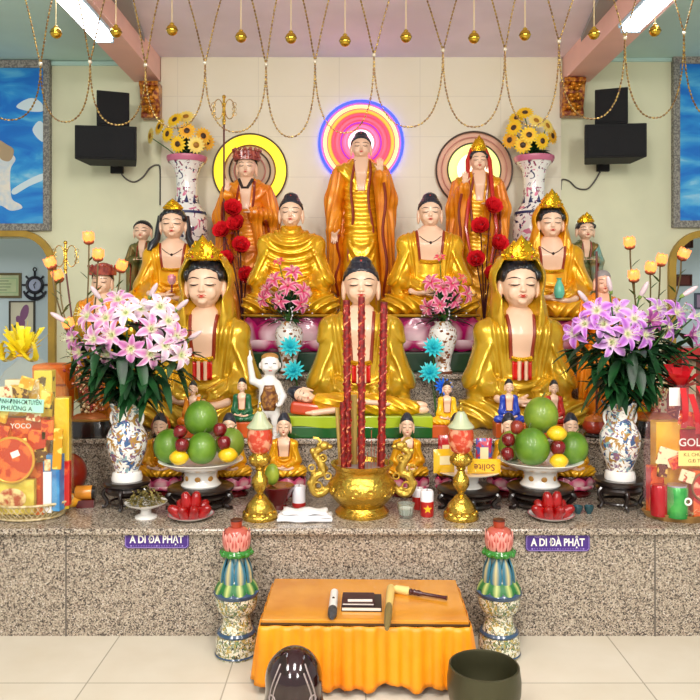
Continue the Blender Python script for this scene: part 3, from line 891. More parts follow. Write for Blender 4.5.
mb.ball((0, 0, 170*s), (9.5*s, 9.5*s, 6*s), 14, 8)
obj('crown_hat', mb, mat('dark_red_gilt', '#7c1f1c', .35, coat=.4, col2='#b0503a', vscale=40), r)
def staff(root, x, y, z0, z1, s, dark='#5a1612', tilt=0., R=10):
    dx = tilt
    st = obj('staff', MB().tube([(x-dx, y, z0), (x, y, z1-2*R*s)], .9*s, 8), mat('staff_'+dark[1:], dark, .4), root)
    mb = MB(); c = Vector((x, y, z1-R*s))
    for k in (-1, 1):
        mb.tube([c+Vector((k*R*s*(.55+.45*math.cos(a)), 0, R*s*.95*math.sin(a))) for a in [2*PI*i/16 for i in range(16)]], .45*s, 5, closed=True)
        for q in (0, .9, -.9): mb.tube([c+Vector((k*R*s*(1+.0)+.0, 0, R*s*q*.5))+Vector((2*s*math.cos(a), 1*s*math.sin(a), 2.2*s*math.sin(a))) for a in [2*PI*i/10 for i in range(10)]], .3*s, 4, closed=True)
    mb.tube([c-Vector((0, 0, R*s*1.5)), c+Vector((0, 0, R*s*1.3))], [1.6*s, 1.1*s], 8)
    for q in (-1.1, -.3, .5, 1.2): mb.ball(c+Vector((0, 0, q*R*s)), 2.0*s, 8, 6)
    obj('staff_head', mb, M_brass, st)
    return st
staff(r, -19*s, -24*s, 10*s, 219*s, s)
pts = [(-7, -8, 144), (-3, -11.5, 135), (2, -11.5, 135), (7, -9, 144)]
obj('collar', MB().tube([Vector(p)*s for p in pts], 1.6*s, 6), M_line, r)
r, h, s = standing('bodhisattva_statue', 'standing orange and gold robed bodhisattva with tall gold crown, before the right halo', 'statue', 478, 327, DS, 186, 54, 18, 152, 175, 'bodhi', 'gold3', 'orange', z0=Z4+.003, right='raised', left='front', sleeve=.4)
crown(r, s, -.03*54, 152, 18, 174, .9, w=.36)
for q in (-1, 1):
    mb = MB(); mb.tube([Vector(p)*s for p in ((q*7, -2, 176), (q*11, -4, 163), (q*11.5, -8, 148), (q*12, -16, 120), (q*15, -19, 95), (q*9, -20, 60))], [1.5*s, 2.2*s, 2.2*s, 2*s, 1.8*s, 1.2*s], 7)
    obj('red_ribbon', mb, mat('red_glaze', '#c0261a', .3, coat=.4), r)

# ------------------------------------------------------------------ smaller side figures
def small_stand(px, py, D, H, S, label, robe, cloak, style, cr=False, base=True, **k):
    r, h, s = standing('disciple_statue' if not cr else 'bodhisattva_statue', label, 'statue', px, py, D, H, S, H*.17, H*.80, H*.985, style, robe, cloak, face=H > 60, **k)
    if cr: crown(r, s, -.03*S, H*.80, H*.17, H*.97, .6, w=.36)
    return r, s
pz4 = lambda D: HY+(CH-Z4)*F/D
r, s = small_stand(143, pz4(5.25), 5.25, 105, 30, 'small bronze-green standing disciple on the top tier, far left', 'bronze', 'bronze', 'short', z0=Z4+.003, right='front', left='front')
r, s = small_stand(585, pz4(5.25), 5.25, 106, 31, 'small teal and brown standing bodhisattva on the top tier, far right', 'bronze', 'teal', 'bodhi', cr=True, z0=Z4+.003, right='front', left='front')
# ------------------------------------------------------------------ neon halos on the wall
def torus(mb, c, R, r, n=56, m=8, sy=1.):
    return mb.tube([Vector((c[0]+R*math.cos(2*PI*k/n), c[1], c[2]+R*math.sin(2*PI*k/n))) for k in range(n)], r, m, closed=True)
def annulus(mb, R0, R1, y, th, n=56):
    prof = [(R0, 0), (R1, 0), (R1, th), (R0, th)]
    M = Matrix.Rotation(-PI/2, 4, 'X')
    vs = []; fs = []
    for k in range(n):
        a = 2*PI*k/n
        for r, t_ in prof: vs.append((r*math.cos(a), y+t_, r*math.sin(a)))
    for k in range(n):
        for j in range(4):
            a, b = k*4+j, k*4+(j+1) % 4; c, d = ((k+1) % n)*4+(j+1) % 4, ((k+1) % n)*4+j
            fs.append((a, b, c, d))
    return mb.add(vs, fs)
DH = DW-.05; sH = DH/F
def neon(name, col, es): return mat('neon_'+name, col, .4, emit=col, es=es)
def halo(lab, px, py, disc, rings):
    p = P(px, py, DH); t = thing('neon_halo', lab, 'halo light', p, 0)
    for nm, r0, r1, m, y in disc:
        mb = MB()
        if r0 <= 0: mb.lathe([(0, 0), (r1*sH, 0), (r1*sH, .012), (0, .012)], (0, 0, 0), 56, M=Matrix.Rotation(-PI/2, 4, 'X'), caps=False)
        else: annulus(mb, r0*sH, r1*sH, -.006, .012)
        obj(nm, mb, m, t, angle=30, loc=(0, y, 0))
    for nm, R, w_, m in rings:
        obj(nm, torus(MB(), (0, -.012, 0), R*sH, w_*sH), m, t)
    return t
M_dk = mat('halo_dark_ring', '#4a3a30', .4); M_cream = mat('halo_cream', '#e6cfb4', .5)
halo('round halo with a wide glowing yellow ring behind the hatted monk', 250, 171,
     [('back_plate', 0, 37.5, mat('halo_plate', '#d9c2a8', .5), .012), ('yellow_ring', 26, 36, neon('yellow', '#f2d800', 1.0), 0)],
     [('dark_ring', 37, .8, M_dk), ('dark_ring', 25.5, .7, mat('halo_brown_ring', '#8c5a2c', .4)), ('dark_ring', 20.5, .8, M_dk), ('pink_ring', 15.5, .7, mat('halo_rose', '#d08a80', .4))])
halo('round halo with glowing blue, yellow and pink neon rings, centre of the wall', 361, 143,
     [('back_plate', 0, 42, mat('halo_blush', '#e88a9a', .5), .012)],
     [('blue_ring', 41.5, 1.5, neon('blue', '#2a3cff', 3.2)), ('cream_ring', 36, 1.7, neon('cream', '#ffdc8a', 1.3)), ('yellow_ring', 31.5, 1.6, neon('amber', '#ffa23a', 1.1)),
      ('pink_ring', 28, 1.3, neon('rose', '#f04868', 1.0)), ('pink_ring', 24, 1.5, neon('pink', '#ff6078', .9)), ('purple_ring', 20, .9, neon('purple', '#9030b0', 1.0)),
      ('pink_ring', 16.5, 1.5, neon('hotpink', '#ff6a9a', 1.0)), ('white_ring', 11, 1.8, neon('white', '#ffd8ee', 2.4))])
halo('round halo with dark rings and a pale green glowing middle, behind the gold-crowned bodhisattva', 474, 170,
     [('back_plate', 0, 38.5, mat('halo_peach', '#e9b79c', .5), .012), ('green_ring', 17, 26, neon('lime', '#dff08a', .9), 0), ('glow_disc', 0, 17, neon('warm', '#ffe9d0', 1.5), .004)],
     [('dark_ring', 38, .9, M_dk), ('dark_ring', 26.5, .8, M_dk), ('rose_ring', 32.5, .5, mat('halo_rose', '#d08a80', .4))])
for px, py, e, c in ((361, 141, 3.0, (1, .55, .7)), ):
    pass

# ------------------------------------------------------------------ speakers
M_spk = mat('speaker_black', '#020204', .75, bump=.1, bscale=90); M_grl = mat('speaker_grille', '#04050a', .8, bump=.5, bscale=260)
def speaker(lab, x0, x1, y0, y1, D, depth, rz, wedge=0):
    s_ = D/F; w_ = (x1-x0)*s_; h_ = (y1-y0)*s_; c = P((x0+x1)/2, y1, D)
    t = thing('speaker', lab, 'loudspeaker', c, rz)
    mb = MB(); k = .22 if wedge else .10
    o = [(-w_/2, -depth/2), (w_/2, -depth/2), (w_/2*(1-k), depth/2), (-w_/2*(1-k), depth/2)]
    vs = [(x, y, z) for z in (0, h_) for x, y in o]
    mb.add(vs, [(3,2,1,0), (4,5,6,7), (0,1,5,4), (1,2,6,5), (2,3,7,6), (3,0,4,7)])
    obj('cabinet', mb, M_spk, t, smooth=False, bevel=.006)
    obj('grille', MB().box((0, -depth/2-.004, h_/2), (w_*.93, .008, h_*.90)), M_grl, t, smooth=False, bevel=.003)
    return t, w_, h_
def wallmount(lab, px, py, D, pts):
    t = thing('wall_bracket', lab, 'bracket', P(px, py, DW-.02))
    obj('wall_plate', MB().box((0, 0, .07), (.09, .03, .16)), M_spk, t, smooth=False)
    obj('arm', MB().box((0, -.09, .05), (.035, .16, .035)), M_spk, t, smooth=False)
    obj('pan_joint', MB().lathe([(0,0), (.03,0), (.03,.06), (0,.06)], (0, -.13, .03), 14), M_spk, t)
    return t
s1, *_ = speaker('tall black speaker standing on the wide one, left wall', 97, 128, 95, 129.5, 5.33, .20, .35)
s2, *_ = speaker('wide black speaker on the left wall bracket, under a tall one', 80, 139, 130, 163, 5.30, .26, .12, 1)
s3, *_ = speaker('tall black speaker standing on the wide one, right wall', 596, 627, 92, 127.5, 5.33, .20, -.35)
s4, *_ = speaker('wide black speaker on the right wall bracket, under a tall one', 582, 641, 128, 161, 5.30, .26, -.12, 1)
wallmount('black bracket under the left pair of speakers', 117, 172, 5.3, None); wallmount('black bracket under the right pair of speakers', 603, 170, 5.3, None)
M_cab = mat('grey_cable', '#55504a', .5)
def cable(lab, pix, D):
    pts = [P(x, y, D) for x, y in pix]; q = smooth_path(pts, 6)
    o = obj('speaker_cable', MB().tube(q, .006, 6), M_cab); tag(o, lab, 'cable')
def smooth_path(pts, n=6):
    out = []; L_ = len(pts)
    for i in range(L_-1):
        p0, p1, p2, p3 = pts[max(i-1, 0)], pts[i], pts[i+1], pts[min(i+2, L_-1)]
        for k in range(n):
            t = k/n; out.append(.5*((2*p1)+(p2-p0)*t+(2*p0-5*p1+4*p2-p3)*t*t+(3*p1-p0-3*p2+p3)*t**3))
    out.append(pts[-1]); return out
cable('thin cable drooping from the left speakers to the tiled wall', [(119, 170), (125, 178), (134, 182), (143, 177), (150, 168), (157, 165), (160, 170), (160, 205)], DW-.012)
cable('thin cable drooping from the right speakers to the tiled wall', [(600, 172), (594, 182), (587, 189), (577, 188), (569, 181), (562, 180), (560.8, 190)], DW-.012)

# ------------------------------------------------------------------ carved corbels under the beams
M_carve = mat('carved_gilt_wood', '#7a2c14', .35, .3, coat=.3, col2='#d08a2c', vscale=38, ramp=(.42, .62), bump=.6, bscale=45)
def corbel(lab, x0, x1, y0, y1):
    D = DW-.12; s_ = D/F; w_ = (x1-x0)*s_; c = P((x0+x1)/2, y1, D); H_ = (y1-y0)*s_
    t = thing('carved_corbel', lab, 'wall ornament', (c.x, DW-.002, c.z))
    obj('back_board', MB().box((0, -.012, H_/2), (w_*1.12, .024, H_)), mat('corbel_board', '#d8cdb0', .5), t, smooth=False)
    mb = MB(); mb.prism([(0, 0), (0, H_), (-.13, H_), (-.135, H_*.88), (-.11, H_*.80), (-.09, H_*.5), (-.06, H_*.25), (-.075, H_*.12), (-.075, 0)], -w_/2, w_/2, Matrix.Rotation(PI/2, 4, 'Z') @ Matrix.Scale(-1, 4, (1, 0, 0)) if False else Matrix(((0, 1, 0, 0), (1, 0, 0, -.024), (0, 0, 1, 0), (0, 0, 0, 1))))
    obj('carved_block', mb, M_carve, t, smooth=False, bevel=.006)
    mb = MB()
    for k in range(3):
        for q in range(4):
            a = q*PI/2+k; z = H_*(.22+.26*k); y = -.115-.02*k
            mb.ball((math.cos(a)*w_*.2, y, z+math.sin(a)*H_*.07), (w_*.14, .02, H_*.06), 10, 6)
        mb.ball((0, -.125-.018*k, H_*(.22+.26*k)), (w_*.10, .025, H_*.05), 10, 6)
    obj('carved_flowers', mb, mat('corbel_gilt', '#c98420', .3, .5), t)
corbel('carved red and gold corbel under the left pink beam', 140, 159, 82, 117)
corbel('carved red and gold corbel under the right pink beam', 563, 585, 78, 115)

# ------------------------------------------------------------------ framed sky paintings
M_pf = mat('painting_frame', '#9a968c', .5, 0, col2='#6e6a66', vscale=70, ramp=(.45, .55), bump=.4, bscale=80)
def sky_mat():
    m, t, b = nt('painted_sky'); tc = t.nodes.new('ShaderNodeTexCoord'); mp = t.nodes.new('ShaderNodeMapping')
    mp.inputs['Scale'].default_value = (1.0, 1, 2.6); t.links.new(tc.outputs['Object'], mp.inputs['Vector'])
    n = t.nodes.new('ShaderNodeTexNoise'); n.inputs['Scale'].default_value = 2.6; n.inputs['Detail'].default_value = 6; n.inputs['Distortion'].default_value = .6
    t.links.new(mp.outputs['Vector'], n.inputs['Vector']); r = t.nodes.new('ShaderNodeValToRGB')
    stops(r, [(0, '#0a5cc0'), (.40, '#1272d0'), (.52, '#2a92dc'), (.62, '#5ab4e4'), (.74, '#bfe0ee')])
    t.links.new(n.outputs['Fac'], r.inputs['Fac']); t.links.new(r.outputs['Color'], b.inputs['Base Color']); b.inputs['Roughness'].default_value = .35
    return m
M_sky = sky_mat()
def painting(lab, x0, x1, y0, y1, fw=7):
    s_ = DW/F; w_ = (x1-x0)*s_; H_ = (y1-y0)*s_; c = P((x0+x1)/2, y1, DW); t = thing('framed_painting', lab, 'painting', (c.x, DW-.002, c.z))
    obj('canvas', MB().box((0, -.012, H_/2), (w_-.04, .02, H_-.04)), M_sky, t, smooth=False)
    f = fw*s_; mb = MB()
    a, b = w_/2, w_/2-f
    out = [(-a, 0), (a, 0), (a, H_), (-a, H_)]; inn = [(-b, f), (b, f), (b, H_-f), (-b, H_-f)]
    vs = [(x, -.045, z) for x, z in out]+[(x, -.035, z) for x, z in inn]+[(x, 0, z) for x, z in out]+[(x, 0, z) for x, z in inn]
    fs = []
    for i in range(4):
        j = (i+1) % 4; fs += [(i, j, 4+j, 4+i), (4+i, 4+j, 12+j, 12+i), (i, 8+i, 8+j, j)]
    mb.add(vs, fs); obj('frame', mb, M_pf, t, smooth=False)
    return t, w_, H_
def closed_path(p, n):
    out = []; L_ = len(p)
    for i in range(L_):
        p0, p1, p2, p3 = p[i-1], p[i], p[(i+1) % L_], p[(i+2) % L_]
        for k in range(n):
            t = k/n; out.append(.5*((2*p1)+(p2-p0)*t+(2*p0-5*p1+4*p2-p3)*t*t+(3*p1-p0-3*p2+p3)*t**3))
    return out
t, w_, H_ = painting('framed blue sky painting with a white fish, left wall', -95, 52, 62, 231)
sp = lambda x, y: ((x-(-21.5))*DW/F, (231-y)*DW/F)
M_w1 = mat('painted_white', '#e8e2d6', .5, col2='#c9d4dc', vscale=14)
def paintshape(nm, pix, m, y=-.0235):
    q = [Vector(sp(*q)) for q in pix]; q = closed_path(q, 5); mb = MB(); mb.prism([tuple(v) for v in q], y, y+.004); return obj(nm, mb, m, t, smooth=False)
paintshape('painted_fish', [(-30, 140), (-10, 133), (0, 140), (3, 152), (12, 154), (17, 160), (12, 170), (12, 190), (14, 200), (22, 205), (23, 209), (12, 211), (2, 206), (-6, 211), (-20, 208), (-34, 180)], M_w1)
paintshape('painted_fin', [(0, 141), (8, 145), (15, 150), (14, 158), (10, 162), (3, 160), (-1, 152)], mat('painted_tan', '#b09878', .5), -.0255)
paintshape('painted_cloud', [(18, 108), (24, 102), (34, 99), (43, 104), (44, 112), (30, 112)], mat('painted_cloud_white', '#cfe0e8', .5))
paintshape('painted_cloud', [(34, 130), (40, 122), (45, 126), (45, 142), (38, 138)], MATS['painted_cloud_white'])
paintshape('painted_cloud', [(14, 190), (30, 180), (45, 174), (45, 180), (30, 187), (16, 195)], MATS['painted_cloud_white'])
painting('framed blue sky painting with pale clouds, right wall', 671, 800, 58, 228)

# ------------------------------------------------------------------ things seen through the archways
DR = 6.548
def flat_frame(lab, x0, x1, y0, y1, fr, fill, cat='picture', name='framed_picture', fw=2.2, extra=None):
    s_ = DR/F; w_ = (x1-x0)*s_; H_ = (y1-y0)*s_; c = P((x0+x1)/2, y1, DR); t = thing(name, lab, cat, (c.x, DR, c.z))
    mb = MB(); f = fw*s_
    mb.box((0, -.012, f/2), (w_, .024, f)); mb.box((0, -.012, H_-f/2), (w_, .024, f)); mb.box((-w_/2+f/2, -.012, H_/2), (f, .024, H_-2*f)); mb.box((w_/2-f/2, -.012, H_/2), (f, .024, H_-2*f))
    obj('frame', mb, fr, t, smooth=False); obj('sheet', MB().box((0, -.006, H_/2), (w_-f, .008, H_-f)), fill, t, smooth=False)
    return t, w_, H_, s_
t, w_, H_, s_ = flat_frame('framed green certificate through the left archway', -14, 22, 273, 298, mat('frame_brown', '#6b6040', .4), mat('certificate_paper', '#cfd8b4', .6, col2='#bccfa0'))
obj('border_line', MB().box((0, -.011, H_/2), (w_*.78, .004, H_*.62)), mat('certificate_green', '#a9c49a', .6), t, smooth=False)
obj('inner_sheet', MB().box((0, -.0125, H_/2), (w_*.72, .004, H_*.52)), MATS['certificate_paper'], t, smooth=False)
for k, ww in enumerate((.3, .45, .4, .2)): obj('text_line', MB().box((0, -.015, H_*(.68-.12*k)), (w_*ww, .002, .006)), mat('ink_green', '#5f7c5a', .6), t, smooth=False)
t, w_, H_, s_ = flat_frame('framed lily picture under the anchor clock, through the left archway', 10, 35.5, 301, 338, mat('frame_dark', '#3c3428', .4), mat('lily_paper', '#dcd8c4', .6), fw=1.2)
mb = MB()
for x, z, a, b_, r_ in ((.02, .22, .035, .075, .3), (-.02, .15, .03, .05, -.5), (.0, .12, .025, .05, .2)): mb.ball((x, -.012, z), (a, .004, b_), 12, 7, Matrix.Rotation(r_, 3, 'Y'))
obj('painted_lily', mb, mat('lily_mauve', '#8a5a86', .6), t)
obj('painted_leaf', MB().ball((-.04, -.012, .09), (.04, .004, .03), 10, 6).ball((.0, -.012, .06), (.05, .004, .015), 10, 6), mat('leaf_paint', '#5f6a44', .6), t)
# anchor and wheel clock
c = P(34.8, 285, DR-.02); s_ = DR/F; t = thing('wall_clock', 'black anchor and ship-wheel clock through the left archway', 'clock', c)
M_nav = mat('navy_black', '#15182a', .4)
mb = MB(); torus(mb, (0, 0, 0), 7.6*s_, 1.6*s_, 32, 8); obj('wheel_rim', mb, M_nav, t)
obj('dial', MB().lathe([(0, 0), (6.6*s_, 0), (6.6*s_, .01), (0, .01)], (0, 0, 0), 28, M=Matrix.Rotation(-PI/2, 4, 'X'), caps=False), mat('clock_dial', '#b4bede', .5), t)
obj('hand', MB().box((.006, -.014, .012), (.006, .004, 4*s_), ry=.5), M_nav, t, smooth=False); obj('hand', MB().box((0, -.014, -.012), (.006, .004, 4.5*s_), ry=-.3), M_nav, t, smooth=False)
for k in range(8):
    a = k*PI/4; mb = MB(); mb.tube([(math.cos(a)*7.5*s_, 0, math.sin(a)*7.5*s_), (math.cos(a)*12.5*s_, 0, math.sin(a)*12.5*s_)], [.9*s_, 1.1*s_], 6)
    obj('wheel_spoke', mb, M_nav, t)
mb = MB(); mb.tube([(11.8*s_*math.cos(a), 0, 11.8*s_*math.sin(a)-2.0*s_) for a in [PI+.35+k*(PI-.7)/12 for k in range(13)]], [s_*(1+.9*math.sin(PI*k/12)) for k in range(13)], 8)
obj('anchor_arms', mb, M_nav, t)
mb = MB(); mb.tube([(0, 0, 8*s_), (0, 0, 14*s_)], 1.1*s_, 6); torus(mb, (0, 0, 15.5*s_), 1.7*s_, .6*s_, 16, 6); obj('anchor_ring', mb, M_nav, t)
flat_frame('small dark maroon picture hanging highest through the right archway', 679, 692, 238, 248, mat('maroon_frame', '#4a2018', .4), mat('maroon_sheet', '#5a3028', .5), fw=1)
flat_frame('dark maroon framed picture at mid height through the right archway', 675, 691, 274.5, 286, MATS['maroon_frame'], mat('maroon_sheet2', '#6a2a20', .5), fw=1.5)
flat_frame('small dark framed picture low through the right archway', 694, 706, 293, 309, mat('slate_frame', '#4c5468', .4), mat('mauve_sheet', '#a890b0', .5), fw=1.6)

# ------------------------------------------------------------------ bead garlands and gold balls under the ceiling
DG = 3.9
M_bead = mat('garland_bead', '#a58a48', .3, .55, col2='#6d4f2e', vscale=60, ramp=(.45, .55))
nodes = [(-20, 64), (40.5, 64), (90, 62), (145.5, 65), (205, 63), (266, 64.5), (315, 61.5), (374, 55), (443, 50.5), (505, 49.5), (559, 41.5), (625, 38), (684, 33), (742, 30)]
bot = [120, 122, 125, 128, 132, 137, 133, 127, 127, 126, 119, 118, 118]
topx = [10, 65, 120, 172, 237, 289, 344, 407, 474, 530, 594, 655, 712]
net = thing('bead_garland', 'swagged net of tiny gold and brown beads hanging from the ceiling', 'garland', (0, DG, ZC))
def bead_string(pts, nm='bead_strand', rr=.0055):
    mb = MB(); acc = 0; step = .019; pts = [Vector(p) for p in pts]
    cur = pts[0]; 
    mb.tube(pts, .0012, 4)
    d = 0
    for a, b in zip(pts[:-1], pts[1:]):
        L_ = (b-a).length; t_ = (b-a).normalized()
        R = t_.to_track_quat('Z', 'Y').to_matrix()
        while d < L_:
            q = a+t_*d; mb.ball(q, (rr, rr, rr*1.75), 5, 4, R); d += step
        d -= L_
    return obj(nm, mb, M_bead, net)
off = Vector((0, -DG, -ZC))
for i in range(len(nodes)-1):
    (xa, ya), (xb, yb) = nodes[i], nodes[i+1]; yb_ = bot[i]
    pts = []
    for k in range(17):
        t_ = -1+2*k/16; x = xa+(xb-xa)*(k/16)
        y0 = ya+(yb-ya)*k/16
        sag = 1-(abs(t_)**2.6)
        xx = (xa+xb)/2+(xb-xa)/2*(abs(t_)**1.0)*(1 if t_ > 0 else -1)*(1-.0*sag)
        u = math.sin(t_*PI/2)
        pts.append(P((xa+xb)/2+(xb-xa)/2*u, (ya+(yb-ya)*k/16)*(1-(1-abs(t_)**2.2))+(1-abs(t_)**2.2)*yb_, DG)+off)
    bead_string(pts)
    tx = topx[i]
    ytop = HY-(ZC-CH)*F/DG
    for (nx, ny) in (nodes[i], nodes[i+1]):
        sgn = 1 if nx > tx else -1
        pts = []
        for k in range(9):
            t_ = k/8; x = nx+(tx-nx)*(t_**.9); y = ny+(ytop-ny)*t_
            x += sgn*3.5*math.sin(PI*t_)
            pts.append(P(x, y, DG)+off)
        bead_string(pts)
for (nx, ny) in nodes[1:-1]:
    obj('knot_bead', MB().ball(P(nx, ny, DG)+off, .011, 8, 6), mat('knot_silver', '#d9d2bc', .3, .4), net)
balls = [(56, 33, 'above the edge of the left sky painting'), (116, 32, 'beside the end of the left ceiling light'), (172, 30, 'just right of the left pink beam'), (241, 37, 'above the yellow halo'), (291, 38, 'between the yellow and the central halo'),
         (345, 41, 'just left of the central halo top'), (406, 37, 'right of the central halo'), (474, 38, 'above the right halo'), (525, 35, 'above the right sunflowers'), (594, 34, 'before the right pink beam'), (655, 31, 'right of the right ceiling light')]
M_ball = mat('gold_ball', '#cfa93a', .16, .95); M_rib = mat('pale_gold_cord', '#d8c48c', .5)
for x, y, lb in balls:
    p = P(x, y, DG-.03); t = thing('gold_ball_pendant', 'shiny gold ball hanging on a cord '+lb, 'hanging ornament', (p.x, p.y, ZC))
    z = p.z-ZC; pb = MB().ball((0, 0, z), .029, 20, 14); obj('ball', pb, M_ball, t)
    obj('ball_band', MB().tube([(.0295*math.cos(a), .0295*math.sin(a), z) for a in [2*PI*k/24 for k in range(24)]], .002, 5, closed=True), mat('ball_seam', '#6e5418', .4, .6), t)
    obj('cap', MB().lathe([(.010, 0), (.012, .006), (.005, .012), (0, .014)], (0, 0, z+.027), 12), M_ball, t)
    obj('cord', MB().tube([(0, 0, z+.035), (.0, 0, -.001)], .0022, 5), M_rib, t)
# ------------------------------------------------------------------ flowers
M_fl = mat_vc('petal_paint', .5); M_leafd = mat('dark_leaf', '#0a2c14', .45, col2='#16481f', vscale=12); M_stem = mat('green_stem', '#3c6a2c', .5)
M_flL = mat_vc('petal_soft', .45)
def leaf(mb, a, d, L_, w_, droop=.3, up=Vector((0, 0, 1))):
    """one pointed leaf from a along d"""
    a = Vector(a); d = Vector(d).normalized(); side = d.cross(up)
    side = side.normalized() if side.length > .05 else Vector((1, 0, 0)); n_ = side.cross(d)
    rows = []
    for j in range(6):
        v = j/5; wd = w_*math.sin(PI*min(.97, .08+.92*v))**.8
        c = a+d*L_*v-Vector((0, 0, 1))*droop*L_*v*v
        rows.append([c-side*wd+n_*wd*.35, c, c+side*wd+n_*wd*.35])
    return mb.strip(rows)
def lily(R, c_mid, c_edge, c_in='#e8efb0', openness=1., n=6, spots=None, wide=.26):
    """six recurved petals, throat and stamens, facing +Z; R = petal reach"""
    pb = PB(); a1, a2, a3 = lin(c_mid), lin(c_edge), lin(c_in)
    for k in range(n):
        a = 2*PI*k/n+(.08 if k % 2 else 0); wd0 = R*(wide if k % 2 else wide*.72)
        def f(u, v):
            w_ = wd0*math.sin(PI*min(.985, .10+.90*v))**.75
            rr = R*(.08+.92*v*(.35+.65*openness)); z = R*(.85*v*(1-openness*.2)-.80*openness*v**2.6)-.02*R*abs(u)
            z -= .10*R*(1-u*u)*math.sin(PI*v)*.6
            x, y = rr, u*w_
            return (x*math.cos(a)-y*math.sin(a), x*math.sin(a)+y*math.cos(a), z)
        def cf(u, v):
            c = mixc(a1, a2, abs(u)**1.5*.9 if v < .9 else 1); return mixc(a3, c, min(1, v*3.2))
        pb.sheet(f, 4, 7, cf)
    for k in range(6):
        a = 2*PI*k/6+.5; q = Vector((math.cos(a)*R*.28, math.sin(a)*R*.28, R*.75))
        pb.tube([(0, 0, 0), q*.6+Vector((0, 0, R*.1)), q], R*.012, 4); pb.pad('#dfe8b8')
        pb.ball(q, (R*.05, R*.025, R*.025), 6, 4); pb.pad('#8a3a14')
    pb.lathe([(R*.03, -R*.35), (R*.07, -R*.05), (R*.12, R*.1)], (0, 0, 0), 8, caps=False); pb.pad(c_in)
    return pb.done('lily', M_flL)
def aim(o, d, roll=0.):
    o.rotation_mode = 'QUATERNION'
    q = Vector(d).normalized().to_track_quat('Z', 'Y')
    from mathutils import Quaternion
    o.rotation_quaternion = q @ Quaternion((0, 0, 1), roll)
def flower_part(name, me, root, p, d, s=1., roll=0., label=None):
    o = bpy.data.objects.new(name, me); COL.objects.link(o); o.parent = root; o.location = p; o.scale = (s,)*3; aim(o, d, roll)
    if label: o['label'] = label
    return o
def sunflower(R, c1='#f6cf22', c2='#f0a818', cc='#3a2410'):
    pb = PB(); a1, a2 = lin(c1), lin(c2)
    for ring, (n, rr, zz) in enumerate(((15, 1., .0), (12, .82, .10))):
        for k in range(n):
            a = 2*PI*(k+.5*ring)/n
            def f(u, v):
                w_ = R*.17*math.sin(PI*min(.97, .18+.82*v))**.8; r_ = R*(.30+.70*v)*rr
                x, y, z = r_, u*w_, R*(zz+.22*v*(1-ring*.1)-.2*v*v)
                return (x*math.cos(a)-y*math.sin(a), x*math.sin(a)+y*math.cos(a), z)
            pb.sheet(f, 2, 4, lambda u, v: mixc(a2, a1, v*1.5))
    pb.ball((0, 0, R*.06), (R*.36, R*.36, R*.16), 12, 6); pb.pad(cc)
    pb.lathe([(0, -R*.12), (R*.2, -R*.1), (R*.34, 0)], (0, 0, 0), 8, caps=False); pb.pad('#3c6a2c')
    return pb.done('sunflower', M_fl)
def stems(root, p0, tips, r=.004, m=None, nm='stem'):
    for q in tips:
        q = Vector(q); mid = (Vector(p0)+q)/2+Vector(((q.x-p0[0])*-.12, (q.y-p0[1])*-.12, (q.z-p0[2])*.05))
        obj(nm, MB().tube(smooth_path([Vector(p0), mid, q], 4), r, 5), m or M_stem, root)
def leaves(root, spots, nm='foliage', m=None):
    mb = MB()
    for a, d, L_, w_, dr in spots: leaf(mb, a, d, L_, w_, dr)
    return obj(nm, mb, m or M_leafd, root, angle=70)
rnd = random.Random(11)

# ------------------------------------------------------------------ porcelain
def porcelain(name, cols, scale, thr, base='#f0efe9', rough=.15):
    m, t, b = nt(name); tc = t.nodes.new('ShaderNodeTexCoord'); last = None
    col = t.nodes.new('ShaderNodeRGB'); col.outputs[0].default_value = lin(base); last = col.outputs[0]
    for i, c in enumerate(cols):
        mp = t.nodes.new('ShaderNodeMapping'); mp.inputs['Location'].default_value = (i*3.7, i*1.3, i*7.1); t.links.new(tc.outputs['Object'], mp.inputs['Vector'])
        n = t.nodes.new('ShaderNodeTexNoise'); n.inputs['Scale'].default_value = scale*(1+.25*i); n.inputs['Detail'].default_value = 5; n.inputs['Distortion'].default_value = 1.2
        t.links.new(mp.outputs['Vector'], n.inputs['Vector'])
        r = t.nodes.new('ShaderNodeValToRGB'); r.color_ramp.elements[0].position = thr; r.color_ramp.elements[0].color = (0,0,0,1); r.color_ramp.elements[1].position = thr+.02; r.color_ramp.elements[1].color = (1,1,1,1)
        t.links.new(n.outputs['Fac'], r.inputs['Fac'])
        mx = t.nodes.new('ShaderNodeMix'); mx.data_type = 'RGBA'; t.links.new(r.outputs['Color'], mx.inputs[0]); t.links.new(last, mx.inputs[6]); mx.inputs[7].default_value = lin(c); last = mx.outputs[2]
    t.links.new(last, b.inputs['Base Color']); b.inputs['Roughness'].default_value = rough; b.inputs['Coat Weight'].default_value = .5
    MATS[name] = m; return m
M_porc = mat('plain_porcelain', '#f2f1ec', .15, coat=.5)
M_tallv = porcelain('peony_porcelain', ['#d77a98', '#30305a', '#8a3a5c'], 14, .60)
M_bigv = porcelain('landscape_porcelain', ['#86aab0', '#3f5f8c', '#a8803c', '#86607c'], 16, .565)
M_smallv = porcelain('brown_leaf_porcelain', ['#8a5226', '#b0762c'], 24, .59)
M_blued = mat('dark_blue_band', '#2a3260', .3); M_blk = mat('black_lacquer', '#16100e', .25, coat=.5); M_blkw = mat('black_carved_wood', '#1c1210', .3, coat=.4)

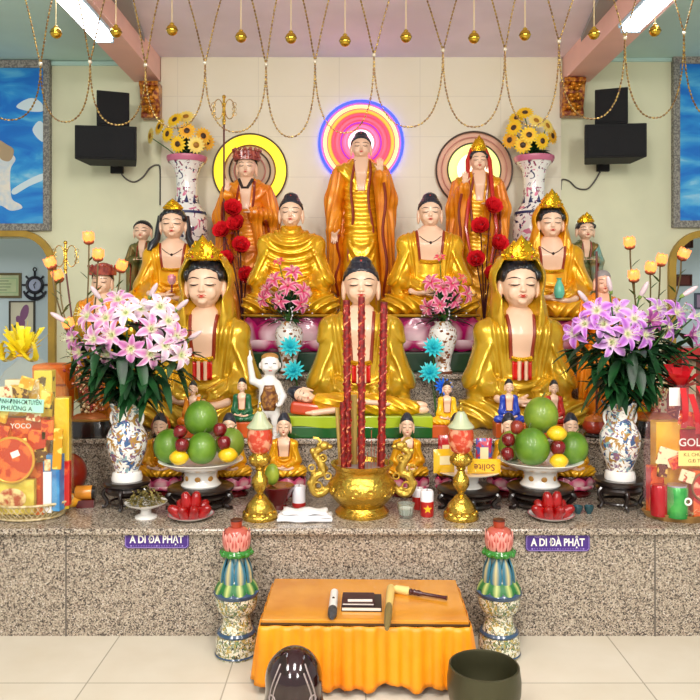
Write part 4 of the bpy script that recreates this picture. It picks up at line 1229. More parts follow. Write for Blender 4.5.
# tall sunflower vases on the top tier
def tall_vase(lab, px):
    D = 5.33; s = D/F; c = on(px, D, Z4); t = thing('tall_vase', lab, 'vase', c)
    prof = [(0, 0), (13, 0), (14, 3), (12.5, 8), (14, 30), (18, 60), (21, 90), (21, 104), (17, 114), (12, 121), (10.5, 130), (10.5, 146), (13, 156), (17.5, 162), (19.5, 166), (18.5, 167), (9, 150), (0, 149)]
    obj('body', MB().lathe([(r*s, z*s) for r, z in prof], n=36), M_tallv, t)
    obj('rim_band', MB().lathe([(18.4*s, 161.8*s), (20.2*s, 165.8*s), (20*s, 167.6*s), (18*s, 167.5*s)], n=36, caps=False), mat('pink_band', '#c26a86', .3), t)
    for z in (118, 110): obj('painted_band', MB().lathe([((12.9 if z == 118 else 19.4)*s, z*s), ((12.4 if z == 118 else 19)*s, (z+2.5)*s)], n=36, caps=False), M_blued, t)
    mb = MB()
    for k in range(9):
        a = 2*PI*k/9; r_ = 11.9*s; z = 124*s
        T = Vector((-math.sin(a), math.cos(a), 0)); C = Vector((math.cos(a), math.sin(a), 0))
        q = [C*(r_+.001)+T*-2.2*s+Vector((0, 0, z-3*s)), C*(r_+.001)+T*2.2*s+Vector((0, 0, z-3*s)), C*(10.9*s)+Vector((0, 0, z+5*s))]
        mb.add(q, [(0, 1, 2)])
    obj('painted_points', mb, M_blued, t, thick=.001)
    return t, c, s
tv1, c1, sT = tall_vase('tall peony-painted porcelain vase, left, under the sunflowers', 187)
tv2, c2, sT = tall_vase('tall peony-painted porcelain vase, right, under the sunflowers', 534)
SF = [sunflower(.064), sunflower(.064, '#f4bd2a', '#e08a1c'), sunflower(.064, '#fbe37a', '#f2c840', '#a06a14')]
def sunb(lab, c, px, pix, kinds):
    z0 = 150*sT; t = thing('sunflower_bouquet', lab, 'flowers', (c.x, c.y, c.z+z0))
    tips = []
    for (x, y, dd), k in zip(pix, kinds):
        p = P(x, y, 5.33+dd)-t.location; tips.append(p)
        d = Vector(((x-px)/22., -1.1, .35+(128-y)/30.)); flower_part('sunflower', SF[k], t, p, d, 1.0, rnd.random()*6)
    stems(t, (0, 0, .01), [p+Vector((0, .02, -.01)) for p in tips], .004)
    leaves(t, [((rnd.uniform(-.03, .03), rnd.uniform(-.04, .02), rnd.uniform(.10, .2)), (rnd.uniform(-1, 1), rnd.uniform(-1, .3), rnd.uniform(-.1, .9)), rnd.uniform(.08, .14), .02, .2) for _ in range(34)])
    return t
sunb('sunflower bouquet in the left tall vase', c1, 186, [(175, 120, -.06), (151, 136, 0), (168, 134, -.09), (187, 131, -.11), (203, 136, -.03), (178, 144, -.1), (196, 145, -.08), (207, 142, .02), (186, 117, .02), (160, 127, .0)], [0, 2, 0, 1, 1, 0, 2, 1, 2, 0])
sunb('sunflower bouquet in the right tall vase', c2, 530, [(525, 113, 0), (536, 121, -.05), (514, 128, -.03), (529, 135, -.11), (542, 141, -.09), (510, 140, -.0), (547, 126, -.02), (523, 145, -.08), (552, 136, .02), (517, 118, .03)], [0, 2, 0, 0, 0, 1, 2, 0, 1, 0])

# small vases with pink lilies on the third tier, in front of the lotus seats
LIL_PK = lily(.070, '#c82a6c', '#f6b6c8', '#e85a80'); LIL_RED = lily(.05, '#d42a4a', '#f07a80', '#f0b060', .8)
def small_vase(lab, px):
    D = 4.60; s = D/F; c = on(px, D, Z3); t = thing('small_vase', lab, 'vase', c)
    prof = [(0, 0), (8, 0), (9, 2), (7, 8), (9, 18), (13, 30), (14.5, 38), (13, 45), (9, 48), (8, 50), (9.5, 52), (8, 52), (6, 48), (0, 47)]
    obj('body', MB().lathe([(r*s, z*s) for r, z in prof], n=28), M_smallv, t)
    mb = MB(); 
    for k in range(12):
        a = -PI/2+math.sin(k*.9)*.5; z = (14+k*2.6)*s; r_ = (8.6+ (k*2.6)*.2)*s+.003
        rr = np.interp(z/s, [8, 18, 30, 38, 45], [7, 9, 13, 14.5, 13])*s
        mb.ball((math.cos(a)*rr, math.sin(a)*rr, z), (.012, .004, .008), 7, 5)
    obj('raised_leaf_scroll', mb, mat('scroll_brown', '#7a3e16', .35, .2), t)
    obj('foot', MB().lathe([(9.5*s, 0), (9.5*s, 2.2*s), (9*s, 2.6*s)], n=24, caps=False), mat('foot_brown', '#6a3a22', .4), t)
    return t, c, s
def small_bouquet(lab, c, px, pts, topz):
    t = thing('lily_bouquet', lab, 'flowers', (c.x, c.y, c.z+49*4.6/F))
    tips = []
    for k, (x, y, red) in enumerate(pts):
        p = P(x, y, 4.60-.03-.05*rnd.random())-t.location; tips.append(p)
        flower_part('lily', LIL_RED if red else LIL_PK, t, p, ((x-px)/20., -1, (300-y)/30.), .95, rnd.random()*6)
    stems(t, (0, 0, -.0), [p+Vector((0, .01, -.01)) for p in tips], .003)
    sp = []
    for _ in range(110):
        a = rnd.uniform(0, PI*2); el = rnd.uniform(-.25, 1.4); r0 = rnd.uniform(.02, .12)
        d = Vector((math.cos(a)*math.cos(el), math.sin(a)*math.cos(el), math.sin(el))); sp.append((Vector((0, 0, .04))+d*r0, d, rnd.uniform(.07, .13), rnd.uniform(.007, .013), .15))
    leaves(t, sp)
    for _ in range(24):
        mb = MB(); a = rnd.uniform(0, PI*2); el = rnd.uniform(-.2, 1.4); d = Vector((math.cos(a)*math.cos(el), -abs(math.sin(a))*math.cos(el), math.sin(el))); mb.ball(Vector((0, 0, .05))+d*rnd.uniform(.10, .17), .0046, 6, 4)
        obj('white_filler_bead', mb, mat('filler_white', '#eeeaf0', .5), t)
    mb = MB(); q = [Vector((.02+.008*math.sin(k), -.085-.01*(k % 2), .10-.022*k)) for k in range(7)]
    for v in q: mb.ball(v, .0055, 7, 5)
    mb.tube(q, .0012, 4); obj('bead_drop', mb, mat('filler_white', '#eeeaf0', .5), t)
    return t
v1, cv1, sv = small_vase('small white vase with brown leaf scroll, left of the central buddha', 289)
v2, cv2, sv = small_vase('small white vase with brown leaf scroll, right of the central buddha', 443)
small_bouquet('pink lily bouquet in the small white vase left of the central buddha', cv1, 287, [(279, 262, 1), (293, 272, 0), (267, 290, 0), (280, 301, 0), (303, 291, 0), (263, 299, 0), (301, 304, 0), (288, 286, 0), (274, 280, 0)], 0)
small_bouquet('pink lily bouquet in the small white vase right of the central buddha', cv2, 444, [(440, 258, 1), (431, 282, 0), (443, 288, 0), (428, 308, 0), (440, 305, 0), (455, 300, 0), (467, 294, 0), (462, 279, 1), (452, 284, 0)], 0)
# turquoise lotus lights on wire stems
M_tq = mat_vc('turquoise_petal', .4, es=.25)
def spiky(R, c1, c2, m, nm='bloom', n=(12, 10, 8)):
    pb = PB(); a1, a2 = lin(c1), lin(c2)
    for ring, k_ in enumerate(n):
        el = .1+.5*ring
        for k in range(k_):
            a = 2*PI*(k+.4*ring)/k_
            def f(u, v):
                w_ = R*.15*math.sin(PI*min(.97, .1+.9*v)); r_ = R*(1-.08*ring)*v
                x, y, z = r_*math.cos(el+.15*v), u*w_, r_*math.sin(el+.15*v)
                return (x*math.cos(a)-y*math.sin(a), x*math.sin(a)+y*math.cos(a), z)
            pb.sheet(f, 2, 4, lambda u, v: mixc(a2, a1, v))
    return pb.done(nm, m)
TQ = spiky(.072, '#46cfd2', '#0f95a8', M_tq); TB = spiky(.06, '#2f78e0', '#1648b0', M_tq)
def tq_light(lab, pts, base):
    c = on(base, 4.50, Z2); t = thing('lotus_lamp', lab, 'lamp', c)
    obj('foot', MB().lathe([(0, 0), (.03, 0), (.028, .008), (0, .01)], n=16), M_blk, t)
    for k, (x, y, me) in enumerate(pts):
        p = P(x, y, 4.46)-c; flower_part('lotus_bloom', me, t, p, (.2-.4*(k % 2), -1, .5), 1, k)
        obj('stem', MB().tube(smooth_path([Vector((0, 0, .005)), Vector((p.x*.3, .0, p.z*.5)), p], 5), .003, 5), M_stem, t)
tq_light('pair of turquoise lotus lights left of the central buddha', [(290, 347, TQ), (294, 371, TQ)], 300)
tq_light('turquoise lotus lights with a blue one below, right of the central buddha', [(433, 348, TQ), (430, 373, TQ), (443, 387, TB)], 436)

# red silk flower sprays beside the standing statues
RS = PB(); 
def rose(R, c1, c2, m, nm):
    pb = PB(); a1, a2 = lin(c1), lin(c2)
    for ring, (k_, rr, el) in enumerate(((6, 1, .25), (5, .85, .7), (4, .6, 1.1))):
        for k in range(k_):
            a = 2*PI*(k+.5*ring)/k_
            def f(u, v):
                w_ = R*rr*.52*math.sin(PI*min(.9, .12+.72*v)); r_ = R*rr*v
                x, y, z = r_*math.cos(el+.5*v), u*w_, r_*math.sin(el+.5*v)+.10*R*u*u
                return (x*math.cos(a)-y*math.sin(a), x*math.sin(a)+y*math.cos(a), z)
            pb.sheet(f, 4, 5, lambda u, v: mixc(a2, a1, v*1.2))
    return pb.done(nm, m)
ROSE = rose(.082, '#e8202c', '#a00c14', M_fl, 'red_bloom')
def red_spray(lab, base, D, pts):
    z0 = Z4 if D > D4 else Z3
    c = on(base, D, z0); t = thing('red_flower_spray', lab, 'flowers', c); tips = []
    for k, (x, y) in enumerate(pts):
        p = P(x, y, D-.04)-c; tips.append(p); flower_part('red_bloom', ROSE, t, p, ((-1)**k*.3, -1, .5), 1, k*1.3)
    stems(t, (0, 0, 0), [p+Vector((0, .01, -.01)) for p in tips], .0045, mat('dark_twig', '#4a1a1c', .6), 'twig')
    for k in range(18):
        p = tips[k % len(tips)]*rnd.uniform(.6, 1)+Vector((rnd.uniform(-.05, .05), rnd.uniform(-.04, .02), rnd.uniform(-.05, .03)))
        d = Vector((rnd.uniform(-1, 1), rnd.uniform(-.6, .1), rnd.uniform(-.2, 1))); mb = MB(); mb.tube([p, p+d.normalized()*.05, p+d.normalized()*.07+Vector((.01, 0, .012))], .002, 4); mb.ball(p+d.normalized()*.075, .006, 5, 4)
        obj('budding_twig', mb, mat('twig_red', '#8a2028', .5), t)
red_spray('red silk flower spray before the hatted monk statue', 243, 5.13, [(232, 211), (224, 233), (240, 248), (228, 262), (246, 278), (238, 226)])
red_spray('red silk flower spray before the standing gold-crowned bodhisattva', 484, 5.13, [(491, 209), (481, 229), (497, 246), (477, 262), (490, 277)])

# ------------------------------------------------------------------ the two big painted vases with fragrant lilies on the lowest tier
def carved_stand(lab, px, D, w_px, h_px, name='carved_stand'):
    s = D/F; c = on(px, D, Z1); t = thing(name, lab, 'stand', c); R = w_px*s/2; H_ = h_px*s
    obj('round_top', MB().lathe([(0, H_*.80), (R*.90, H_*.80), (R, H_*.86), (R, H_*.94), (R*.93, H_), (0, H_)], n=32), M_blkw, t)
    obj('apron', MB().lathe([(R*.84, H_*.80), (R*.94, H_*.68), (R*.86, H_*.55), (R*.80, H_*.55), (R*.78, H_*.80)], n=32, caps=False), M_blkw, t)
    for k in range(5):
        a = -PI/2+2*PI*k/5; C = Vector((math.cos(a), math.sin(a), 0))
        pts = [C*R*.86+Vector((0, 0, H_*.72)), C*R*1.0+Vector((0, 0, H_*.55)), C*R*.82+Vector((0, 0, H_*.25)), C*R*.92+Vector((0, 0, H_*.08)), C*R*1.04+Vector((0, 0, H_*.10))]
        obj('cabriole_leg', MB().tube(smooth_path(pts, 4), [R*.10*(1-.4*i/16) for i in range(17)], 8), M_blkw, t)
    mb = MB(); mb.tube([Vector((math.cos(a)*R*.72, math.sin(a)*R*.72, H_*.20)) for a in [2*PI*k/24 for k in range(24)]], R*.06, 6, closed=True)
    obj('foot_ring', mb, M_blkw, t)
    return t, c, H_
def big_vase(lab, px, D, base_z, h_px, prof, rim_w):
    s = D/F; c = on(px, D, base_z); t = thing('painted_vase', lab, 'vase', c)
    n0 = len(prof)
    def wave(r, z, a, i):
        if z > prof[-3][1]*s*.955: return r*(1+.06*math.sin(5*a+.5)), z+.012*math.sin(5*a+.5)
        return r, z
    obj('body', MB().lathe([(r*s, z*s) for r, z in prof], n=44, wave=wave), M_bigv, t)
    obj('foot', MB().lathe([(0, 0), (15*s, 0), (15.2*s, 3*s), (14*s, 7.5*s), (11*s, 9*s)], n=36, caps=False), M_porc, t)
    for q in (-1, 1):
        x = 13.5*s*q; mb = MB(); mb.tube(smooth_path([Vector(v) for v in ((x, 0, 69*s), (x*1.16, 0, 65*s), (x*1.16, 0, 59*s), (x*1.0, 0, 54*s))], 4), [.008*(1-.03*i) for i in range(13)], 7)
        mb.ball((x*1.1, 0, 66*s), .009, 8, 6); obj('ear_handle', mb, M_porc, t)
    # painted scene: plants and rocks laid on the belly
    def patch(nm, ang, z, w_, h_, m, rr):
        mb = MB(); mb.ball((math.cos(ang)*rr*s, math.sin(ang)*rr*s, z*s), (w_*s, .004, h_*s), 12, 6, Matrix.Rotation(ang+PI/2, 3, 'Z')); obj(nm, mb, m, t)
    return t, c, s
PV = [(0, 5), (12, 5), (11.5, 9), (14, 16), (18, 27), (20, 37), (19.5, 45), (15.5, 53), (12.8, 60), (13.5, 68), (17, 75), (16, 75.5), (11, 64), (0, 63)]
st1, cs1, H1 = carved_stand('round black carved stand under the left big painted vase', 127, 3.62, 46, 27)
bv1, cb1, sb = big_vase('big white vase painted with landscape, left, holding white and pink lilies', 127, 3.62, Z1+H1, 76, PV, 33)
st2, cs2, H2 = carved_stand('round black carved stand under the right big painted vase', 619, 3.62, 48, 28)
bv2, cb2, sb = big_vase('big white vase painted with landscape, right, holding purple lilies', 620, 3.62, Z1+H2, 76, PV, 33)
LL = [lily(.078, '#c470ae', '#ecd4e4', '#e0e6b0'), lily(.078, '#dcb6d0', '#f0e8ec', '#dde6ac'), lily(.072, '#a84c90', '#dca8d0', '#e4ecb4', .85)]
LR = [lily(.080, '#a44cb8', '#dca8e6', '#e6e8bc'), lily(.080, '#b870cc', '#e6c4ec', '#e6e8bc'), lily(.072, '#963a8c', '#c878b8', '#c46aa0', .6)]
BUD = PB(); 
for k in range(3):
    pass
BUD.ball((0, 0, .04), (.013, .013, .045), 10, 8); BUD.pad('#d9c2c8'); BUD.ball((0, 0, .005), (.010, .010, .02), 8, 6); BUD.pad('#7f9a4a'); BUDM = BUD.done('lily_bud', M_flL)
def big_bouquet(lab, c, px, flw, kinds, meshes, buds, lpos, tag_='lily_bouquet', seed=1):
    r_ = random.Random(seed); t = thing(tag_, lab, 'flowers', (c.x, c.y, c.z+64*sb)); tips = []
    for (x, y, dd), k in zip(flw, kinds):
        p = P(x, y, 3.62+dd)-t.location; tips.append(p)
        flower_part('lily', meshes[k], t, p, ((x-px)/55.+r_.uniform(-.3, .3), -1+.3*r_.random(), .25+(330-y)/60.), r_.uniform(.95, 1.1), r_.random()*6)
    for (x, y, dd) in buds:
        p = P(x, y, 3.62+dd)-t.location; tips.append(p); flower_part('lily_bud', BUDM, t, p, ((x-px)/40., -.4, 1), 1.)
    stems(t, (0, 0, -.0), [p+Vector((0, .015, -.01)) for p in tips], .004)
    sp = []
    for _ in range(230):
        k = r_.randrange(len(tips)); tt = r_.uniform(.30, .88); a = tips[k]*tt+Vector((0, .02, 0)); ang = r_.uniform(0, 2*PI)
        d = Vector((math.cos(ang)*.8+(a.x)*1.5, math.sin(ang)*.7-.25, r_.uniform(-.6, .7))); sp.append((a, d, r_.uniform(.12, .20), r_.uniform(.014, .026), r_.uniform(.1, .5)))
    for (x, y, L_, dx, dz) in lpos:
        a = P(x, y, 3.50)-t.location; sp.append((a, (dx, -.3, dz*.6), L_*.72, .026, .35))
    leaves(t, sp); return t
big_bouquet('bouquet of white and pink lilies in the left big vase', cb1, 125,
  [(126, 313, -.10), (94, 339, -.14), (88, 316, -.05), (106, 318, -.08), (151, 329, -.10), (131, 349, -.16), (160, 307, 0), (168, 321, -.05), (176, 337, -.08), (181, 355, -.10), (150, 354, -.14), (73, 338, -.02), (112, 335, -.12), (140, 309, .02), (118, 300, .08), (165, 345, -.12), (80, 352, -.05), (108, 354, -.10)],
  [1, 0, 0, 0, 0, 2, 1, 1, 0, 1, 0, 2, 0, 1, 0, 1, 2, 0], LL, [(66, 322, 0), (188, 340, 0), (150, 297, .05), (101, 300, .05), (176, 310, .03)],
  [(100, 345, .16, -.1, -1), (122, 350, .2, .1, -1), (140, 358, .18, .2, -1), (112, 362, .16, -.3, -.7), (152, 365, .14, .6, -.5), (132, 370, .15, -.1, -1), (120, 340, .18, .4, -.8)], seed=3)
big_bouquet('bouquet of purple lilies in the right big vase', cb2, 625,
  [(597, 311, -.10), (585, 324, -.08), (627, 334, -.15), (634, 319, -.08), (604, 324, -.12), (651, 321, -.05), (658, 309, 0), (676, 313, -.04), (693, 317, -.06), (690, 335, -.1), (700, 345, -.08), (575, 333, -.02), (618, 310, .04), (645, 335, -.1), (612, 342, -.13), (668, 328, -.08)],
  [0, 0, 0, 1, 1, 2, 1, 0, 1, 2, 2, 0, 1, 0, 1, 0], LR, [(611, 292, 0), (640, 297, 0), (682, 296, 0), (588, 303, 0)],
  [(632, 350, .2, -.1, -1), (648, 350, .2, .2, -1), (620, 360, .16, -.4, -.8), (655, 362, .18, .5, -.8), (638, 366, .15, 0, -1), (612, 352, .16, -.5, -.6), (662, 345, .2, .5, -.5), (610, 372, .13, -.8, -.2)], seed=5)

# orange lotus lamps behind the lilies
M_glow = mat_vc('glowing_petal', .4, es=1.15)
GB = PB(); bud(GB, .034, .062, 6, '#ffb050', '#ff8c50', .62); bud(GB, .028, .060, 5, '#ffd060', '#ffa848', .34, 0, .5)
GB.ball((0, 0, .03), .017, 8, 6); GB.pad('#ffe070'); LAMPM = GB.done('glowing_lotus', M_glow)
CAL = PB(); bud(CAL, .030, .026, 5, '#8a4a2a', '#c0603a', .62, -.006); CALM = CAL.done('sepals', M_fl)
def lotus_lamp(lab, base, D, pts):
    c = on(base, D, Z2); t = thing('lotus_lamp', lab, 'lamp', c)
    obj('foot', MB().lathe([(0, 0), (.05, 0), (.045, .02), (.012, .03), (0, .03)], n=20), M_brass, t)
    for k, (x, y) in enumerate(pts):
        p = P(x, y, D-.03*(k % 3))-c-Vector((0, 0, .03)); d = ((x-base)/90., -.35, 1)
        b = flower_part('glowing_lotus', LAMPM, t, p, d, 1.05, k); flower_part('sepals', CALM, t, p, d, 1.05, k)
        obj('stem', MB().tube(smooth_path([Vector((0, 0, .02)), Vector((p.x*.45, 0, p.z*.5)), Vector((p.x*.92, p.y, p.z*.85)), p], 4), .0045, 5), mat('bronze_stem', '#6a5a34', .4, .4), t)
        mb = MB()
        for q in range(3):
            a = p*(.72+.09*q)+Vector((0, 0, 0)); leaf(mb, a, ((-1)**(q+k), -.2, 1.0), .06, .012, .0)
        obj('stem_leaves', mb, mat('lamp_leaf', '#4a6a34', .5), t)
lotus_lamp('orange glowing lotus lamps on stems, left of the altar', 84, 4.12, [(89, 238), (98, 255), (53, 263), (60, 276), (120, 266), (70, 324)])
lotus_lamp('orange glowing lotus lamps on stems, right of the altar', 650, 4.12, [(630, 243), (634, 276), (650, 268), (660, 260), (681, 254)])
# ------------------------------------------------------------------ smaller statues among the offerings
def plinth(r, s, wpx, hpx, m, d=.10):
    obj('plinth', MB().box((0, 0, -hpx*s/2), (wpx*s, d, hpx*s)), m, r, smooth=False, bevel=.004)
def arhat(label, px, robe, y_base, W=31, S=18.5, zs=28, zc=29.5, ht=42, hw=8.6, D=3.985, style='dome', neck='open', plm=None, skin=M_skin):
    s = D/F; ph = (HY+(CH-Z2)*F/D)-y_base
    r, h, s = seated('arhat_figurine', label, 'figurine', px, y_base, D, W, S, zs, zc, ht, hw, style, robe, neck, cell=.6, vw=.22, open_to=.42, skin=skin, foldamp=.8, lam=3.2)
    r.location.z = Z2+ph*s
    plinth(r, s, W*.95, ph-.2, plm or mat('plinth_orange', '#c4541c', .35, coat=.3)); return r, s
arhat('small seated arhat figurine in orange robe before the left front statue', 193, 'orange', 424)
arhat('small seated arhat figurine in green robe before the left front statue', 242, 'green', 421)
arhat('small praying figurine in bright yellow robe at the foot of the reclining buddha', 447, 'yellow', 424, W=34)
arhat('small seated arhat figurine in blue robe before the right front statue', 509, 'blue', 422)
arhat('small seated arhat figurine in dark red robe before the right front statue', 554, 'red', 423)
# low figurines on lotus seats on the lowest tier
M_mar = mat('maroon_lacquer', '#5a0e12', .25, coat=.5)
def lotus_buddha(label, px, W=46, S=29, seat='#c2406a'):
    D = 3.85; s = D/F
    r, h, s = seated('buddha_figurine', label, 'figurine', px, 475, D, W, S, 37, 39, 60, 14, 'dome', 'gold3', 'open', cell=.75, vw=.22, open_to=.5, lam=4., hairm=M_curl)
    top = (HY+(CH-Z1)*F/D)-475; r.location.z = Z1+top*s
    lotus(r, 23*s, 13*s, 9, '#f0c8c8', seat, s, -13*s-.001, sy=.62, fill='#5a1020')
    obj('stand', MB().lathe([(0, -top*s), (19*s, -top*s), (20*s, -(top-2)*s), (15*s, -(top-5)*s), (17*s, -14*s), (0, -14*s)], n=24, sy=.7), M_mar, r)
    return r
lotus_buddha('small gilded buddha on a pink lotus beside the left big painted vase', 160)
lotus_buddha('small gilded buddha on a pink lotus behind the right side of the left fruit dish', 229)
lotus_buddha('small gilded buddha on a lotus behind the left brass lamp', 284)
lotus_buddha('small gilded buddha on a pink lotus right of the incense burner', 407, W=42)
lotus_buddha('small gilded buddha behind the yellow packets and right brass lamp', 457, W=40)
lotus_buddha('small gilded buddha on a pink lotus behind the left side of the right fruit dish', 509)
lotus_buddha('small gilded buddha on a pink lotus behind the right side of the right fruit dish', 571)

# earth-store bodhisattva and old monk at the two sides
r, h, s = standing('monk_statue', 'orange-robed monk statue with dark red crown hat and ring staff, left behind the lilies', 'statue', 103, 420, 4.30, 164, 56, 20, 132, 158, 'short', 'orange', 'gold2', z0=Z2+.003, right='front', left='front', trim=False)
mb = MB()
for k in range(7):
    a = -PI/2+(k-3)*.5; R = 12*s; mb.box((math.cos(a)*R, -1.7*s+math.sin(a)*R, 155*s), (7*s, 2*s, 8*s), rz=a+PI/2, taper=1.25); mb.ball((math.cos(a)*R*1.1, -1.7*s+math.sin(a)*R*1.1, 160*s), 1.6*s, 7, 5)
mb.ball((0, 0, 158*s), (10*s, 10*s, 6*s), 14, 8); obj('crown_hat', mb, MATS['dark_red_gilt'], r)
staff(r, -30*s, -20*s, 20*s, 180*s, s, tilt=-.10, R=11)
r, h, s = standing('monk_statue', 'bald old monk statue in orange robe with dark red staff, right behind the lilies', 'statue', 602, 420, 4.36, 156, 44, 17, 131, 154, 'bald', 'orange', 'orange', z0=Z2+.003, right='front', left='front', trim=False, skin=M_skin2)
obj('grey_crown', MB().ball((0, -.6*s, 147.5*s), (8.1*s, 8.7*s, 7.6*s), 14, 9), mat('grey_scalp', '#8f8886', .5), r)
obj('staff', MB().tube([(-12*s, -20*s, 15*s), (-12*s, -20*s, 172*s)], 1.1*s, 8), mat('staff_red', '#5a1612', .4), r)

# reclining buddha on a two-tone green couch
D = 3.99; s = D/F; c = on(359, D, Z2)
t = thing('reclining_buddha_statue', 'reclining gilded buddha lying on a yellow and green couch', 'statue', c)
W_ = 145*s
obj('couch_base', MB().box((0, 0, .032), (W_, .125, .064)), mat('deep_green_glaze', '#0c5a22', .25, coat=.5), t, smooth=False, bevel=.008)
mb = MB()
rows = []
for j in range(2):
    rows.append([])
top = .116
vs = []; N = 30
for k in range(N+1):
    x = -W_/2+W_*k/N; w_ = .058+.006*math.sin(k*.55)
    vs += [Vector((x, -.0635, w_)), Vector((x, -.0635, top)), Vector((x, .0635, top)), Vector((x, .0635, w_))]
fs = [(i*4+q, i*4+(q+1) % 4, i*4+4+(q+1) % 4, i*4+4+q) for i in range(N) for q in range(4)]+[(0, 3, 2, 1), (N*4, N*4+1, N*4+2, N*4+3)]
mb.add(vs, fs); obj('couch_cover', mb, mat('yellow_green_glaze', '#a6bf1c', .3, coat=.5), t, smooth=False, bevel=.004)
obj('pillow', MB().box((-53*s, 0, top+.034), (30*s, .10, .066), ry=.12), mat('orange_pillow', '#c8461c', .4, coat=.3), t, smooth=False, bevel=.015)
def rec(p):
    x, y, z = p[:, 0], p[:, 1], p[:, 2]
    d = s_cap(p, (-38, 0, 12), (-12, 0, 11), 9.5, 11)
    d = smin(d, s_cap(p, (-12, 0, 11), (18, 0, 11), 11, 9.5), 4); d = smin(d, s_cap(p, (18, -2, 8), (56, -2, 6), 7, 5), 4); d = smin(d, s_cap(p, (18, 2, 13), (54, 2, 9), 7, 5.2), 4)
    d = smin(d, s_cap(p, (-34, -7, 13), (-8, -9, 15), 4.5, 4), 3)
    f = fold((x*.35+z*.9)*1.1+.02*x*x*.1, 1.5)
    return np.maximum(d-.9*f, -z+.3)
obj('robe', sdf_mesh('robe', rec, (-55, -16, 0), (66, 16, 26), .8, G_ROBE['gold'], s), None, t, loc=(0, 0, top))
def recs(p):
    d = s_cap(p, (-45, -9, 3), (-24, -10, 6), 3, 3); d = smin(d, s_ell(p, (-49, -8, 3), (5, 3, 2)), 2)
    d = np.minimum(d, s_cap(p, (-8, -11, 15), (22, -11, 13), 2.8, 2.4)); d = smin(d, s_ell(p, (26, -10, 12), (5, 2.4, 2)), 2)
    return d
obj('arms', sdf_mesh('arms', recs, (-56, -16, 0), (34, 0, 22), .6, M_skin, s), None, t, loc=(0, 0, top))
mb = MB(); 
for k in (-2, 3): mb.ball((62*s, k*s, (6+max(0, k))*s), (7*s, 2.6*s, 4*s), 10, 7)
obj('feet', MB().ball((62*s, -2*s, 5*s), (8*s, 3*s, 4*s), 10, 7), M_skin, t, loc=(0, 0, top)); obj('feet', MB().ball((61*s, 3*s, 9*s), (8*s, 3*s, 4*s), 10, 7), M_skin, t, loc=(0, 0, top))
e = bpy.data.objects.new('head_joint', None)
hd = head_parts(t, s, 0, 0, 0, 15, 25, 'dome', M_skin, M_curl, cell=.55)
hd.location = (-45*s, -.004, top+16*s); hd.rotation_euler = (0, -1.25, 0)

# white child statue with raised arm
D = 3.99; s = D/F; c = on(269, D, Z2); t = thing('child_statue', 'white glazed child statue with one arm raised and brown apron', 'statue', c, .15)
def kid(p):
    d = s_cap(p, (0, 0, 30), (0, 0, 52), 11, 9.5, (1, .75, 1))
    d = smin(d, s_cap(p, (0, 0, 55), (1, 0, 64), 5, 5), 2)
    d = smin(d, s_ell(p, (1, -1, 72), (9.5, 9.5, 10.5)), 1.5)
    for q in (-1, 1):
        d = smin(d, s_ell(p, (1+q*9.5, 0, 71), (1.6, 2.2, 3.2)), .8); d = smin(d, s_ell(p, (1+q*4.5, -7, 69), (3.6, 3, 3)), 1.5)
    d = smin(d, s_cap(p, (-8, 0, 52), (-16, -2, 56), 4.2, 3.6), 2.5); d = smin(d, s_cap(p, (-16, -2, 56), (-19, -4, 74), 3.5, 2.6), 1.5)
    d = smin(d, s_ell(p, (-19, -5, 78), (2.6, 2, 4)), 1); d = smin(d, s_cap(p, (-19, -5, 80), (-19, -5, 86), 1.1, .8), .6)
    d = smin(d, s_cap(p, (8, 0, 52), (14, -2, 40), 4.2, 3.5), 2.5); d = smin(d, s_cap(p, (14, -2, 40), (11, -9, 34), 3.4, 2.5), 1.5); d = smin(d, s_ell(p, (9, -11, 33), (3, 2.5, 2.5)), 1)
    for q in (-1, 1):
        d = smin(d, s_cap(p, (q*5, 0, 28), (q*7, -1, 14), 6, 4.6), 2); d = smin(d, s_cap(p, (q*7, -1, 14), (q*7, 0, 4), 4.2, 3.4), 1.5); d = smin(d, s_ell(p, (q*7.5, -4, 2.6), (4, 6.5, 2.6)), 1)
    d = smin(d, s_ell(p, (1, -10.3, 71), (1.2, 1.2, 1.4)), .8)
    return np.maximum(d, -p[:, 2])
hd = obj('body', sdf_mesh('body', kid, (-25, -14, 0), (20, 12, 90), .75, G_ROBE['white'], s), None, t)
mb = MB()
for q in (-1, 1): mb.tube([Vector((1+q*x, front(kid, 1+q*x, z, -20, 10)-.2, z))*s for x, z in ((2.2, 73.4), (3.8, 74), (5.4, 73.2))], .4*s, 5)
obj('painted_eyes', mb, M_line, hd, angle=30)
obj('lips', MB().tube([Vector((1+x, (front(kid, 1+x, 66.5, -20, 10) or -9)-.1, 66.5))*s for x in (-1.6, 0, 1.6)], .55*s, 5), M_lip, hd)
obj('gold_hair_tuft', MB().ball(Vector((1, 1, 79))*s, Vector((8.8, 8.6, 4.8))*s, 14, 8), mat('hair_gilt', '#b98a4a', .4, .3), hd)
mb = MB(); rows = []
for j in range(8):
    z = 52-3.6*j; w_ = 3.5+5.2*math.sin(PI*(j+1)/9.)*(1 if j > 2 else .7); row = []
    for i in range(7):
        x = -w_+2*w_*i/6; y = front(kid, x, z, -20, 10); row.append(Vector((x, (y if y is not None else -8)-.7, z))*s)
    rows.append(row)
mb.strip(rows); obj('apron', mb, mat('brown_apron', '#6a3a1c', .35, .2, coat=.4, col2='#b07a34', vscale=45, ramp=(.45, .6)), t, thick=.002)
obj('stand', MB().lathe([(0, -.0), (15*s, 0), (14*s, 2*s), (0, 2*s)], n=20), G_ROBE['white'], t)

